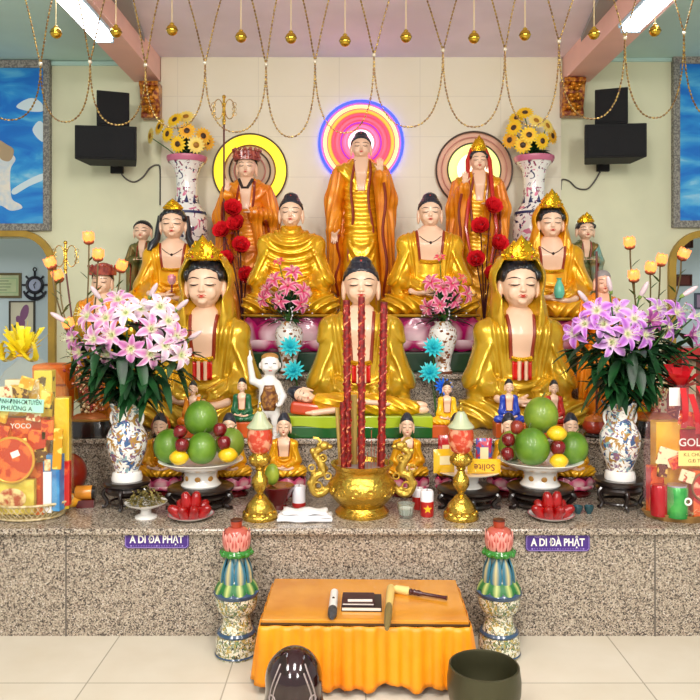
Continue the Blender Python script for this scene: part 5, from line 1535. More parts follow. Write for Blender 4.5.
# ------------------------------------------------------------------ incense burner, incense, lamps and candles
D = 3.50; s = D/F; c = on(362, D, Z1)
t = thing('incense_burner', 'large polished brass incense burner with two dragon handles', 'incense burner', c)
prof = [(0, 1), (25, 1), (26.5, 0), (27, 3), (24, 6), (22, 9), (27, 14), (32.5, 21), (34, 27), (32, 34), (27.5, 38), (26, 42), (28, 46), (31, 49), (31.5, 51), (28.5, 51), (26, 46), (0, 44)]
obj('bowl', MB().lathe([(r*s, z*s) for r, z in prof], n=56), M_brass, t, angle=50)
obj('ash', MB().lathe([(26.5*s, 46.5*s), (0, 47.5*s)], n=32, caps=False), mat('incense_ash', '#8c7a72', .9, bump=.4), t)
for k in range(14):
    a = 2*PI*k/14; mb = MB()
    C = Vector((math.cos(a), math.sin(a), 0)); T = Vector((-math.sin(a), math.cos(a), 0)); o = C*33.2*s+Vector((0, 0, 26*s))
    mb.tube([o+T*(5.2*s*math.cos(b))*(1-.09*b)+Vector((0, 0, 5.5*s*math.sin(b)*(1-.09*b)))-C*(.0015*abs(math.sin(b))) for b in [q*.62 for q in range(14)]], 1.1*s, 6)
    obj('relief_scroll', mb, M_brass, t)
M_drag = mat('dragon_brass', '#c9a84a', .35, .8, bump=.6, bscale=60)
for q in (-1, 1):
    mb = MB()
    pts = [(30, 30), (37, 22), (45, 20), (50, 28), (46, 38), (39, 42), (42, 52), (47, 60), (40, 66)]
    mb.tube(smooth_path([Vector((q*x*s, 0, z*s)) for x, z in pts], 5), [s*v for v in np.interp(np.linspace(0, 1, 41), [0, .3, .7, 1], [3, 4.4, 4.4, 3.6])], 9)
    for i, (x, z) in enumerate(pts[1:]):
        for w_ in (-1, 1): mb.ball((q*(x+2.2*w_)*s, -.004*w_, (z+2.5)*s), (3.2*s, 2.4*s, 3.4*s), 8, 6)
    for i, (x, z, r_) in enumerate(((44, 28, 4.2), (39, 56, 3.6), (50, 46, 3.4), (34, 38, 3.2))): mb.tube([(q*(x+r_*math.cos(b))*s, -.012, (z+r_*math.sin(b))*s) for b in [k*.7 for k in range(10)]], 1.1*s, 6, closed=True)
    obj('dragon_handle', mb, M_drag, t)
    mb = MB(); mb.ball((q*38*s, -.004, 68*s), (6*s, 4.4*s, 4.6*s), 10, 7); mb.ball((q*33*s, -.004, 67*s), (4*s, 3*s, 2.6*s), 8, 6)
    for w_ in (-1, 1): mb.tube([(q*40*s, w_*.010, 70*s), (q*44*s, w_*.013, 75*s), (q*49*s, w_*.014, 76*s)], [1.3*s, 1*s, .4*s], 5)
    obj('dragon_head', mb, M_drag, t)
M_inc = mat('red_incense', '#8c0e0c', .5, col2='#5c0808', vscale=60); M_incg = mat('incense_gilt', '#d8763a', .45, .1)
def big_incense(lab, x0, x1, ytop, ybot, r_px, D_, spiral=True, m=None, lean=0):
    s_ = D_/F; a = P(x1, ybot, D_); b = P(x0, ytop, D_); L_ = (b-a).length
    t = thing('dragon_incense_stick', lab, 'incense', a); d = (b-a).normalized(); 
    obj('stick', MB().tube([Vector((0, 0, 0)), d*L_*.5, d*L_], r_px*s_*.80, 12), m or M_inc, t)
    if spiral:
        mb = MB(); n = int(L_/.006); u = d.orthogonal().normalized(); w_ = d.cross(u)
        for st in (0, PI):
            mb.tube([d*(L_*.02+L_*.96*k/n)+(u*math.cos(k*.22+st+.5*math.sin(k*.9))+w_*math.sin(k*.22+st+.5*math.sin(k*.9)))*r_px*s_*.72 for k in range(n)], [r_px*s_*(.22+.12*math.sin(k*1.3)) for k in range(n)], 5)
        obj('coiled_dragon', mb, mat('incense_dragon', '#9a1410', .45, .05, col2='#d88a58', vscale=90, ramp=(.50, .62)), t)
    return t
zb = 473
big_incense('thick red dragon incense stick, leftmost of the three tall ones', 346.5, 348, 300, zb, 4.6, 3.50)
big_incense('thick red dragon incense stick, middle and tallest of the three', 361.5, 361.5, 297, zb+2, 4.4, 3.46)
big_incense('thick red dragon incense stick, rightmost of the three tall ones', 384, 381, 302, zb-1, 4.6, 3.51)
big_incense('shorter thick red incense stick beside the leftmost tall one', 342.5, 343.5, 402, zb, 3.4, 3.47)
big_incense('pale gold incense stick standing left of the middle red one', 354, 354.5, 395, zb-3, 4.0, 3.56, m=mat('pale_gold_incense', '#c9a85a', .4, .3), spiral=False)
big_incense('pale gold incense stick, left edge of the burner', 337, 341, 408, zb-3, 2.6, 3.54, m=MATS['pale_gold_incense'], spiral=False)
base = None
for k, (x, yt) in enumerate([(371, 430), (374, 446), (356, 440), (367, 452), (388, 455), (350, 450), (377, 440), (339, 452)]):
    dd = 3.50+(k % 3-1)*.035; b = P(x, zb, dd); tp = P(x+.5, yt, dd)
    o = obj('thin_incense_stick', MB().tube([Vector((0, 0, 0)), tp-b], .0016, 5), mat('thin_incense', '#9a4a32', .7), loc=b)
    tag(o, 'thin brown incense stick standing in the ash among the thick ones', 'incense', 'thin incense sticks in the burner')

M_redgl = mat('red_lantern_glass', '#b83a20', .15, coat=.6, emit='#e8482a', es=.12, col2='#d89878', vscale=34, ramp=(.48, .62)); M_capg = mat('frosted_cap', '#bfc9a4', .2, .2, coat=.5)
def brass_lamp(lab, px):
    D = 3.42; s = D/F; c = on(px, D, Z1); t = thing('brass_lamp', lab, 'lamp', c)
    L_ = lambda nm, pr, m, **k: obj(nm, MB().lathe([(r*s, z*s) for r, z in pr], n=32, **k), m, t, angle=50)
    L_('base', [(0, 0), (17, 0), (18, 2), (17, 5), (14.5, 7), (15, 10), (12.5, 15), (8, 20), (4.5, 24), (0, 24)], M_brass)
    L_('stem', [(3.5, 23), (3.4, 26), (5, 28), (8.5, 34), (8, 40), (4.4, 45), (3.4, 48), (5, 50), (3.2, 53), (0, 53)], M_brass)
    L_('cup', [(0, 51), (4, 51), (10, 55), (11, 60), (8.5, 64), (7, 66), (0, 66)], M_brass)
    L_('glass_lantern', [(6, 65), (10, 68), (12.5, 76), (12.8, 84), (11.5, 91), (0, 91)], M_redgl)
    L_('cap', [(12.3, 90), (13.5, 91.5), (12.5, 93), (8, 98), (5.5, 104), (3.2, 107), (0, 107)], M_capg)
    obj('finial', MB().ball((0, 0, 109*s), 2.6*s, 10, 7).ball((0, 0, 113.5*s), (1.4*s, 1.4*s, 3*s), 8, 6), M_brass, t)
    for k in range(10):
        a = 2*PI*k/10; obj('base_petal', MB().ball((math.cos(a)*15.2*s, math.sin(a)*15.2*s, 5.5*s), (3.6*s, 2.4*s, 3*s), 8, 6, Matrix.Rotation(a+PI/2, 3, 'Z')), M_brass, t)
    for k in range(8):
        a = 2*PI*k/8; obj('cup_petal', MB().ball((math.cos(a)*10*s, math.sin(a)*10*s, 59*s), (2.9*s, 1.6*s, 3.8*s), 8, 6, Matrix.Rotation(a+PI/2, 3, 'Z')), M_brass, t)
brass_lamp('tall brass altar lamp with red glass lantern, left of the incense burner', 260)
brass_lamp('tall brass altar lamp with red glass lantern, right of the incense burner', 461)
M_wax = mat('white_wax', '#eceaf0', .4, coat=.2); M_candr = mat('candle_red', '#b01818', .35, coat=.4); M_candy = mat('candle_yellow', '#f0b81c', .4)
def candle(lab, px, D, r, h, star=False, redfrac=.35):
    s = D/F; c = on(px, D, Z1); t = thing('candle', lab, 'candle', c)
    obj('cup', MB().lathe([(0, 0), (r*.9*s, 0), (r*s, 1.5*s), (r*s, h*redfrac*s), (0, h*redfrac*s)], n=24), M_candr, t)
    obj('wax', MB().lathe([(r*.96*s, h*redfrac*s), (r*.96*s, (h-1.5)*s), (r*.8*s, h*s), (r*.3*s, (h-1)*s), (0, (h-1)*s)], n=24, caps=False), M_wax, t)
    obj('wick', MB().tube([(0, 0, (h-1)*s), (.001, 0, (h+1.5)*s)], .35*s, 5), M_line, t)
    if star:
        mb = MB(); pts = []
        for k in range(10):
            rr = (4.4 if k % 2 == 0 else 1.9)*s; a = PI/2+k*PI/5; pts.append((math.cos(a)*rr, h*redfrac*.55*s+math.sin(a)*rr))
        mb.prism(pts, -r*s-.001, -r*s+.004); obj('painted_star', mb, M_candy, t, smooth=False)
candle('white candle in a short red cup left of the incense burner', 299, 3.62, 6.8, 21, redfrac=.22)
candle('white candle in a red cup with yellow star right of the incense burner', 427, 3.46, 6.8, 26, True, .58)
candle('red-based candle just behind the star candle', 418, 3.58, 6, 21, redfrac=.6)
s = 3.44/F; c = on(406, 3.44, Z1); t = thing('glass_tumbler', 'small cut-glass tumbler under the right dragon handle', 'glass', c)
M_glass = mat('clear_glass', '#dfe8dc', .05, trans=.85, coat=.3)
obj('bowl', MB().lathe([(0, 0), (6.5*s, 0), (7*s, 2*s), (9*s, 14*s), (8.3*s, 14*s), (6.2*s, 3*s), (0, 3*s)], n=12), M_glass, t, smooth=False)
obj('wax', MB().lathe([(0, 3.1*s), (6.1*s, 3.1*s), (7.2*s, 9*s), (0, 9*s)], n=16), M_wax, t)
# folded white cloth
s = 3.40/F; c = on(305, 3.40, Z1); mb = MB()
for j, (w_, d_, z_) in enumerate(((54, .11, 0), (52, .10, .011), (44, .085, .022))):
    rows = []
    for jj in range(5):
        row = []
        for i in range(13):
            x = (-w_/2+w_*i/12)*s; y = -d_/2+d_*jj/4
            row.append(Vector((x+.004*math.sin(jj*2+j), y+.006*math.sin(i*.8+j), z_+.008+.004*math.sin(i*1.1+jj*.8+j*2)*(1 if z_ else .4)+(.006 if j == 2 else 0))))
        rows.append(row)
    mb.strip(rows)
M_cloth = mat('white_cloth', '#f2f2f4', .8, bump=.2, bscale=60)
o = obj('folded_cloth', mb, M_cloth, None, thick=.012, loc=c+Vector((0, 0, .002))); tag(o, 'folded white cloth lying left of the incense burner', 'cloth')
# jade-like mango fruit leaning by the left lamp
o = obj('mango', MB().ball((0, 0, 0), (.035, .03, .052), 16, 12), mat('mango_green', '#7d9a2c', .4, col2='#a6b83c', vscale=20), None, loc=on(272, 3.60, Z1+.16)); tag(o, 'green mango standing on a dark bowl behind the left brass lamp', 'fruit')
o = obj('offering_bowl', MB().lathe([(0, 0), (.05, 0), (.045, .02), (.07, .07), (.085, .105), (.08, .108), (.06, .108), (0, .106)], n=28), M_mar, None, loc=on(277, 3.60, Z1)); tag(o, 'dark maroon offering bowl behind the left brass lamp', 'bowl')
# ------------------------------------------------------------------ fruit
def fruit_mat(name, a, b_, sc_, rough=.35, bump=.0):
    return mat(name, a, rough, col2=b_, vscale=sc_, coat=.25, bump=bump, bscale=160, ramp=(.35, .7))
M_pom = fruit_mat('pomelo_skin', '#3f6c0e', '#6c9426', 9, .45, .15); M_pom2 = fruit_mat('pomelo_skin_yellowish', '#5c7c16', '#86a030', 9, .45, .15)
M_app = fruit_mat('apple_skin', '#4a0509', '#7c0e14', 20, .22); M_lem = fruit_mat('lemon_skin', '#d8a808', '#e8c81c', 12, .35, .1); M_wax = mat('white_wax', '#eceaf0')
M_rose = fruit_mat('rose_apple_skin', '#7e0406', '#a80c0c', 16, .16); M_fst = mat('fruit_stem', '#4a5a1c', .6)
def pomelo(loc, r, m, lab, tilt=(0, 0), stem=True, group=None):
    t = thing('pomelo', lab, 'fruit', loc, rnd.random()*6); t.rotation_euler = (tilt[0], tilt[1], rnd.random()*.1)
    prof = [(r*max(0, math.cos(a))**.9*(1 if a < 0 else (1-.13*(a/1.57)**2)), r*math.sin(a)*(1.0 if a < 0 else 1.13)) for a in [-PI/2+PI*k/16 for k in range(17)]]
    prof[0] = (0, prof[0][1]*.97); prof[-1] = (0, prof[-1][1]*.97)
    obj('skin', MB().lathe(prof, n=28, caps=False), m, t)
    if stem: obj('stem', MB().tube([(0, 0, r*1.05), (.004, 0, r*1.2), (.012, 0, r*1.38)], [.004, .003, .003], 6), M_fst, t)
    return t
def apple(loc, r, lab, m=None, name='apple'):
    t = thing(name, lab, 'fruit', loc, 0); t.rotation_euler = (-.5, rnd.uniform(-.4, .4), 0)
    pr = [(0, -.86), (.25, -.94), (.55, -.86), (.82, -.5), (.97, 0), (.98, .3), (.85, .66), (.55, .88), (.3, .90), (.12, .80), (0, .70)]
    obj('skin', MB().lathe([(a*r, b_*r) for a, b_ in pr], n=24, caps=False), m or M_app, t)
    obj('stem', MB().tube([(0, 0, r*.7), (.003, 0, r*1.15)], .0018, 5), M_fst, t); return t
def lemon(loc, r, lab):
    o = obj('lemon', MB().ball((0, 0, 0), (r*1.12, r, r*.95), 18, 12, wave=lambda q: q*(1+.22*max(0, abs(q.x)/(r*1.12)-.86)*4)), M_lem, None, loc=loc)
    tag(o, lab, 'fruit'); return o
def fruit_dish(px, lab_d, lab_s):
    D = 3.62; carved_stand(lab_s, px, D, 66, 21.5)
    s = D/F; c = on(px, D, Z1+21.5*s); t = thing('fruit_dish', lab_d, 'dish', c)
    pr = [(0, 0), (19, 0), (20, 1.5), (17, 5), (16, 12), (18, 16), (30, 19), (40, 24.5), (42, 26), (41, 26.5), (30, 22), (0, 20)]
    obj('dish', MB().lathe([(a*s, b_*s) for a, b_ in pr], n=48), M_porc, t, angle=50)
    for k in range(8):
        a = 2*PI*k/8-PI/2; obj('painted_flower', MB().ball((math.cos(a)*16.6*s, math.sin(a)*16.6*s, 9*s), (3*s, .8*s, 2.6*s), 8, 6, Matrix.Rotation(a+PI/2, 3, 'Z')), mat('painted_rose_gold', '#b9863a', .4), t)
    return c.z+20.5*s
zL = fruit_dish(201, 'white footed fruit dish piled with pomelos, left one', 'black carved stand under the left fruit dish')
zR = fruit_dish(540, 'white footed fruit dish piled with pomelos, right one', 'black carved stand under the right fruit dish')
def fp(px, py, D): return P(px, py, D)
pomelo(fp(202, 449, 3.51), .070, M_pom, 'round green pomelo at the front centre of the left dish', (-.15, .1))
pomelo(fp(170, 447, 3.61), .078, M_pom, 'green pomelo at the left end of the left dish', (-.05, -.2))
pomelo(fp(230, 444, 3.64), .070, M_pom2, 'yellowish green pomelo at the right end of the left dish', (.0, .2))
pomelo(fp(201, 419, 3.61), .080, M_pom, 'large green pomelo on top of the left pile', (-.1, -.05))
apple(fp(180, 432, 3.49), .033, 'dark red apple, upper left of the left pile'); apple(fp(182, 445.5, 3.46), .034, 'dark red apple above the left lemon of the left dish')
apple(fp(220, 430, 3.50), .033, 'dark red apple, upper right of the left pile'); apple(fp(224, 443, 3.47), .033, 'dark red apple above the right lemon of the left dish')
lemon(fp(179, 457.5, 3.46), .037, 'yellow lemon at the front left of the left dish'); lemon(fp(228, 455, 3.47), .037, 'yellow lemon at the front right of the left dish')
pomelo(fp(532, 447.5, 3.51), .082, M_pom, 'large round green pomelo at the front of the right dish', (-.15, -.12))
pomelo(fp(572, 449, 3.62), .076, M_pom, 'green pomelo at the right end of the right dish', (0, .25))
pomelo(fp(541, 416, 3.62), .082, M_pom2, 'yellowish green pomelo on top of the right pile', (-.1, .1))
pomelo(fp(512, 446, 3.70), .068, M_pom2, 'green pomelo at the back left of the right dish, behind the apples', stem=False)
apple(fp(508.5, 440, 3.52), .032, 'dark red apple, middle of the three on the left of the right dish'); apple(fp(507.5, 454, 3.50), .032, 'dark red apple, lowest of the three on the left of the right dish'); apple(fp(517, 427.5, 3.53), .033, 'reddish apple, highest of the three on the left of the right dish', fruit_mat('apple_skin_streaked', '#701a10', '#9a3a22', 25, .25))
apple(fp(558, 448, 3.48), .036, 'dark red apple between the two lemons of the right dish')
lemon(fp(557, 433.5, 3.50), .039, 'yellow lemon on top of the red apple, right dish'); lemon(fp(559, 461, 3.46), .036, 'yellow lemon low at the front of the right dish')
# plates of rose apples
def rose_plate(px, side):
    D = 3.42; s = D/F; c = on(px, D, Z1); t = thing('plate', 'small white plate of red rose apples, '+side, 'plate', c)
    obj('plate', MB().lathe([(0, 0), (13*s, 0), (22*s, 4*s), (22.5*s, 5*s), (21*s, 4.8*s), (12*s, 1.6*s), (0, 1.4*s)], n=36), M_porc, t)
    obj('rim_line', MB().lathe([(22.3*s, 4.4*s), (22.9*s, 5.2*s), (21.8*s, 5.2*s)], n=36, caps=False), mat('plate_rim_pink', '#b86a70', .3), t)
    spots = [(-14, -6, 8, .4, -.9), (-5, -10, 8, .9, -.3), (5, -10, 8, .9, .3), (14, -5, 8, .4, .9), (0, 2, 10, 0, 0), (-9, 4, 9, -.3, -.6), (10, 5, 9, -.3, .7), (-4, -3, 18, .1, -.15), (5, -1, 18, .1, .15)]
    pr = [(0, 9), (2.2, 8.6), (4.0, 6.5), (5.2, 2.5), (6.3, -2), (6.7, -5), (6.0, -7.4), (4.3, -8), (2.5, -7), (0, -6.4)]
    me = None
    for k, (x, y, z, rx, ry) in enumerate(spots):
        if me is None: me = MB().lathe([(a*s, b_*s) for a, b_ in pr], n=20, caps=False).mesh('rose_apple', M_rose)
        o = bpy.data.objects.new('rose_apple', me); COL.objects.link(o); o.location = c+Vector((x*s, y*s, (z+.8)*s)); o.rotation_euler = (rx, ry, 0)
        tag(o, 'glossy red rose apple heaped on the '+side+' small plate', 'fruit', 'rose apples on the '+side+' small plate')
rose_plate(191, 'left'); rose_plate(551, 'right')
# small dish of dried herbs
D = 3.44; s = D/F; c = on(146, D, Z1); t = thing('footed_dish', 'small white footed dish heaped with dried brown-green herbs', 'dish', c)
obj('dish', MB().lathe([(0, 0), (11*s, 0), (11*s, 1.5*s), (5.5*s, 4*s), (5*s, 8*s), (10*s, 10*s), (20*s, 14*s), (21*s, 15.5*s), (19*s, 15*s), (0, 12*s)], n=32), M_porc, t)
mb = MB(); r3 = random.Random(5)
for _ in range(200):
    a = r3.uniform(0, 2*PI); rr = 18*s*math.sqrt(r3.random()); z = (14+17*(1-(rr/(19*s))**2)*r3.random())*s
    leaf(mb, (math.cos(a)*rr, math.sin(a)*rr, z), (r3.uniform(-1, 1), r3.uniform(-1, 1), r3.uniform(-.3, .6)), .022, .005, .3)
o = obj('dried_herbs', mb, mat('dried_herb', '#5a5220', .7, col2='#8a7a3c', vscale=50), None, loc=c+Vector((0, 0, .001)), thick=.001); tag(o, 'heap of dried brown-green herbs on the small footed dish', 'herbs', kind='stuff')

# biscuit packets on a black stand, right of the burner
M_ypk = mat('yellow_wrapper', '#ecba22', .25, coat=.4, bump=.3, bscale=25); M_redp = mat('red_wrapper', '#b01c24', .25, coat=.4, col2='#e0b8b0', vscale=30, ramp=(.55, .66)); M_pk3 = mat('mixed_wrapper', '#c03048', .25, coat=.4, col2='#4a5aa8', vscale=32, ramp=(.5, .56))
D = 3.62; s = D/F; stx, sc_, H3 = carved_stand('black carved stand under the yellow packets', 468, D, 62, 20)
c = on(468, D, Z1+H3); t = thing('plate', 'white footed plate holding yellow biscuit packets', 'plate', c)
obj('plate', MB().lathe([(0, 0), (14*s, 0), (10*s, 4*s), (12*s, 12*s), (32*s, 16*s), (33*s, 17.2*s), (0, 14.5*s)], n=40), M_porc, t)
zt_ = c.z+16.5*s
def packet(lab, px, pw, ph_, D_, z, m, rz=0, txt=None, rx=-.15):
    s_ = D_/F; c = on(px, D_, z); t = thing('snack_packet', lab, 'packet', c, rz); w_, h_ = pw*s_, ph_*s_
    mb = MB(); rows = []
    for sd in (-1, 1):
        rows = []
        for j in range(7):
            row = []
            for i in range(9):
                u, v = -1+2*i/8, -1+2*j/6; th = .016*(max(0, 1-u**4)*max(0, 1-v**4))**.5
                row.append(Vector((u*w_/2, sd*th, h_/2+v*h_/2)))
            rows.append(row if sd < 0 else row[::-1])
        mb.strip(rows)
    obj('wrapper', mb, m, t)
    if txt: 
        o = obj('printed_word', text_mesh(txt, h_*.62, mat('packet_print', '#7a2a1c', .5), .0004), None, t, loc=(0, -.0175, h_*.5)); o.rotation_euler = (PI/2, PI, 0)
    else:
        obj('printed_panel', MB().box((0, -.0165, h_*.55), (w_*.5, .002, h_*.36)), mat('packet_cream', '#efe0b0', .4), t, smooth=False)
    return t
packet('yellow biscuit packet at the left of the packet plate', 444, 22, 24, 3.56, zt_, M_ypk, .2)
packet('long yellow biscuit packet with upside-down brown lettering', 484, 33, 15, 3.54, zt_, M_ypk, -.05, 'Solite')
packet('red drink sachet standing above the left yellow packet', 445, 14, 34, 3.64, zt_, M_redp, .1)
packet('red and blue sachet standing above the long yellow packet', 484, 16, 32, 3.62, zt_, M_pk3, -.1)
M_teal = mat('teal_glaze', '#1f4a52', .25, coat=.5)
for k, (x, lb) in enumerate(((576, 'left'), (587, 'right'))):
    o = obj('teacup', MB().lathe([(0, 0), (.011, 0), (.012, .004), (.020, .018), (.024, .036), (.022, .036), (.017, .014), (0, .010)], n=20), M_teal, None, loc=on(x+2, 3.50, Z1)); tag(o, 'tiny dark teal cup right of the rose apples, '+lb+' one of the pair', 'cup')

# lacquered pot at the foot of the right front statue
D = 3.99
def pot(px, lab, R=.055, D=3.99, hgt=.085, m=None):
    c = on(px, D, Z2); t = thing('lacquer_pot', lab, 'pot', c)
    obj('stand', MB().lathe([(0, 0), (R*.9, 0), (R, .01), (R*.8, .022), (0, .022)], n=24), M_blk, t)
    obj('pot_body', MB().lathe([(R*.7, .022), (R*1.05, .04), (R*1.1, hgt*.7), (R*.9, hgt), (0, hgt)], n=28, caps=False), m or mat('red_lacquer', '#a8321a', .3, coat=.5), t)
    obj('pot_lid', MB().lathe([(R*.95, hgt), (R*.8, hgt+.016), (R*.3, hgt+.03), (R*.12, hgt+.032), (R*.14, hgt+.046), (0, hgt+.05)], n=28, caps=False), mat('pot_gilt', '#c9702c', .3, .2, coat=.4), t)
pot(594, 'red lacquer lidded pot left of the right lilies on the second tier'); pot(161, 'red lacquer lidded pot right of the left lilies on the second tier', R=.048)

# glittering bead trees on black oval bases
M_bt = [mat('bead_pink_gold', '#d88a6a', .2, .5), mat('bead_pale', '#f0d8a8', .2, .3), mat('bead_rose', '#b04a4a', .2, .4)]
def bead_tree(lab, px, D, ytop, wpx, seed, base_w=50):
    s = D/F; c = on(px, D, Z2); t = thing('bead_tree', lab, 'ornament', c); H_ = ((HY+(CH-Z2)*F/D)-ytop)*s; r_ = random.Random(seed)
    obj('base', MB().lathe([(0, 0), (base_w/2*s, 0), (base_w/2*s*1.02, .012), (base_w/2*s*.93, .06), (base_w/2*s*.85, .085), (0, .085)], n=40, sy=.55), M_blk, t)
    obj('base_rim', MB().lathe([(base_w/2*s*.85, .085), (base_w/2*s*.88, .092), (base_w/2*s*.8, .098), (0, .096)], n=40, sy=.55, caps=False), mat('rim_gilt', '#b5803a', .3, .5), t)
    obj('mound', MB().ball((0, 0, .095), (base_w*.36*s, base_w*.2*s, .035), 16, 8), mat('mound_amber', '#b0642c', .4, .3), t)
    br = []
    for k in range(26):
        a = r_.uniform(0, 2*PI); e = Vector((math.cos(a)*wpx/2*s*r_.uniform(.3, 1), math.sin(a)*.08, .13+(H_-.15)*r_.random()))
        pts = smooth_path([Vector((0, 0, .09)), Vector((e.x*.3, e.y*.3, e.z*.6+.03)), e], 3); mb = MB(); mb.tube(pts, .0016, 4)
        m_ = M_bt[k % 3]
        for q in range(9):
            p = pts[min(6, 2+q//2)]+Vector((r_.uniform(-.018, .018), r_.uniform(-.02, .02), r_.uniform(-.02, .02))); mb.ball(p, r_.uniform(.006, .010), 7, 5)
        obj('beaded_branch', mb, m_, t)
bead_tree('pink and gold bead tree on a black base behind the left lilies', 90, 3.995, 355, 46, 1)
bead_tree('pale gold bead tree on a black base behind the right lilies', 656, 3.995, 360, 40, 2, 46)
M_ora = mat('orange_cloth', '#e8780c', .5, col2='#d65e08', vscale=6)
D = 4.10; s = D/F; c = on(54, D, Z2); t = thing('draped_box', 'orange draped box behind the left wrapped gift basket', 'box', c)
obj('cover', MB().box((0, 0, .19), (.17, .14, .38), taper=1.12), M_ora, t, smooth=False, bevel=.02); obj('fringe', MB().box((0, -.075, .27), (.18, .012, .012)), mat('fringe_red', '#9a2408', .5), t, smooth=False)
D = 4.16; s = D/F; c = on(598, D, Z2); 
t = thing('tiered_lantern', 'orange and gold tiered lantern behind the purple lilies', 'lantern', on(640, 4.25, Z2))
for k in range(4):
    z = .04+.105*k; r_ = .085-.010*k
    obj('tier_body', MB().lathe([(r_*.75, z), (r_*.8, z+.07), (0, z+.07)], n=6), mat('lantern_orange', '#e0781c', .4, emit='#e06a10', es=.15), t, smooth=False)
    obj('tier_roof', MB().lathe([(r_*1.15, z+.066), (r_*.85, z+.092), (r_*.6, z+.105), (0, z+.105)], n=6), M_gold, t, smooth=False)
obj('foot', MB().lathe([(0, 0), (.08, 0), (.07, .04), (0, .04)], n=6), M_mar, t, smooth=False)
# red lacquer cabinet at the right edge
D = 4.3; s = D/F; c = on(705, D, Z2); t = thing('cabinet', 'red lacquer cabinet with cream panel at the right edge of the altar', 'cabinet', c)
M_lac = mat('red_cabinet_lacquer', '#a8100c', .3, coat=.4); w_, h_ = 62*s, 80*s
mb = MB(); mb.box((0, 0, h_-.03), (w_, .2, .06)); mb.box((0, 0, .03), (w_, .2, .06)); mb.box((-w_/2+.02, 0, h_/2), (.04, .2, h_-.12)); mb.box((w_/2-.02, 0, h_/2), (.04, .2, h_-.12)); mb.box((.0, 0, h_/2), (.10, .2, h_-.12))
obj('frame', mb, M_lac, t, smooth=False)
for q in (-1, 1): obj('panel', MB().box((q*.10, .02, h_/2), (.13, .03, h_-.12)), mat('cream_panel', '#d8cdaa', .5), t, smooth=False)

# wooden drum, padded mallet and cushion behind the left basket
D = 3.70; s = D/F; c = on(66, D, Z1); t = thing('wooden_drum', 'dark red wooden fish drum half hidden behind the left gift basket', 'drum', c+Vector((0, 0, .035)))
obj('drum_body', MB().ball((0, 0, .105), (.10, .10, .105), 26, 18), mat('drum_wood', '#74160c', .3, coat=.5, col2='#8a2412'), t)
obj('slit', MB().box((.03, -.085, .12), (.006, .04, .10), ry=.2), M_line, t, smooth=False)
o = obj('ring_cushion', MB().tube([(math.cos(a)*.07, math.sin(a)*.07, .034) for a in [2*PI*k/28 for k in range(28)]], .033, 12, closed=True), mat('cushion_yellow', '#f0a818', .6, bump=.1), None, loc=on(68, 3.66, Z1)); tag(o, 'round yellow ring cushion under the dark red wooden drum', 'cushion')
t = thing('drum_mallet', 'thick amber drum mallet with black end beside the dark red drum', 'mallet', on(86, 3.62, Z1+.036), .15)
obj('mallet_head', MB().tube([(-.05, 0, .032), (-.045, 0, .032), (.03, 0, .032)], [.028, .034, .034], 16), mat('mallet_amber', '#d88a20', .4, coat=.3), t); obj('mallet_end', MB().tube([(.03, 0, .032), (.045, 0, .032)], [.035, .028], 16), M_blk, t)
obj('rest', MB().box((0, 0, -.018), (.08, .05, .036)), M_mar, t, smooth=False)
# ------------------------------------------------------------------ low table with an orange skirt
DTF, DTB = 2.80, 3.22; ZT = CH-(620-HY)*DTF/F
xl, xr = (262-CX)*DTF/F, (470-CX)*DTF/F; cx_ = (xl+xr)/2; wT = xr-xl; dT = DTB-DTF
t = thing('low_table', 'low table with orange pleated skirt standing on the tiles before the altar', 'table', (cx_, (DTF+DTB)/2, 0), math.radians(-1.2))
M_top = mat('orange_table_top', '#d8922a', .18, coat=.5, col2='#c9801c', vscale=5); M_skirt = mat('orange_satin', '#f08c06', .42, col2='#f49a10', vscale=5)
obj('table_top', MB().box((0, 0, ZT-.012), (wT, dT, .024)), M_top, t, smooth=False, bevel=.004)
obj('dark_edge', MB().box((0, -dT/2-.001, ZT-.016), (wT+.004, .006, .006)), mat('edge_brown', '#4a3010', .5), t, smooth=False)
for sx in (-1, 1):
    for sy in (-1, 1): obj('leg', MB().box((sx*(wT/2-.05), sy*(dT/2-.05), (ZT-.024)/2), (.035, .035, ZT-.024)), mat('table_leg_wood', '#6a4420', .5), t, smooth=False)
# pleated skirt going round the table
hx, hy = wT/2+.004, dT/2+.004; per = []
def edge(a, b, n):
    return [(a[0]+(b[0]-a[0])*k/n, a[1]+(b[1]-a[1])*k/n) for k in range(n)]
path = edge((-hx, hy), (-hx, -hy), 46)+edge((-hx, -hy), (hx, -hy), 110)+edge((hx, -hy), (hx, hy), 46)+[(hx, hy)]
rows = []; NR = 12
for j in range(NR+1):
    v = j/NR; row = []; arc = 0
    for i, (x, y) in enumerate(path):
        x0, y0 = path[max(i-1, 0)]; x1, y1 = path[min(i+1, len(path)-1)]
        tx, ty = x1-x0, y1-y0; L_ = math.hypot(tx, ty) or 1; nx, ny = ty/L_, -tx/L_
        arc = i*.0093
        ph_ = arc*2*PI/.105; q = math.tanh(1.8*math.sin(ph_+.6*math.sin(arc*9)))
        amp = .003+.011*v**.6; flare = .012*v**1.3
        o_ = flare+amp*(1+q)+.008*v*math.sin(arc*23)
        if -hx+.001 < x < hx-.001 and y < 0 or True:
            nx2, ny2 = nx, ny
        z = ZT-.022-(ZT-.050)*v+ (.010*math.sin(ph_*.5+1)+.008*math.sin(arc*13))*v**3+.004*v
        row.append(Vector((x-nx2*-o_ if False else x+(-nx2)*(-o_) , y+ny2*o_, max(z, .004))))
    rows.append(row)
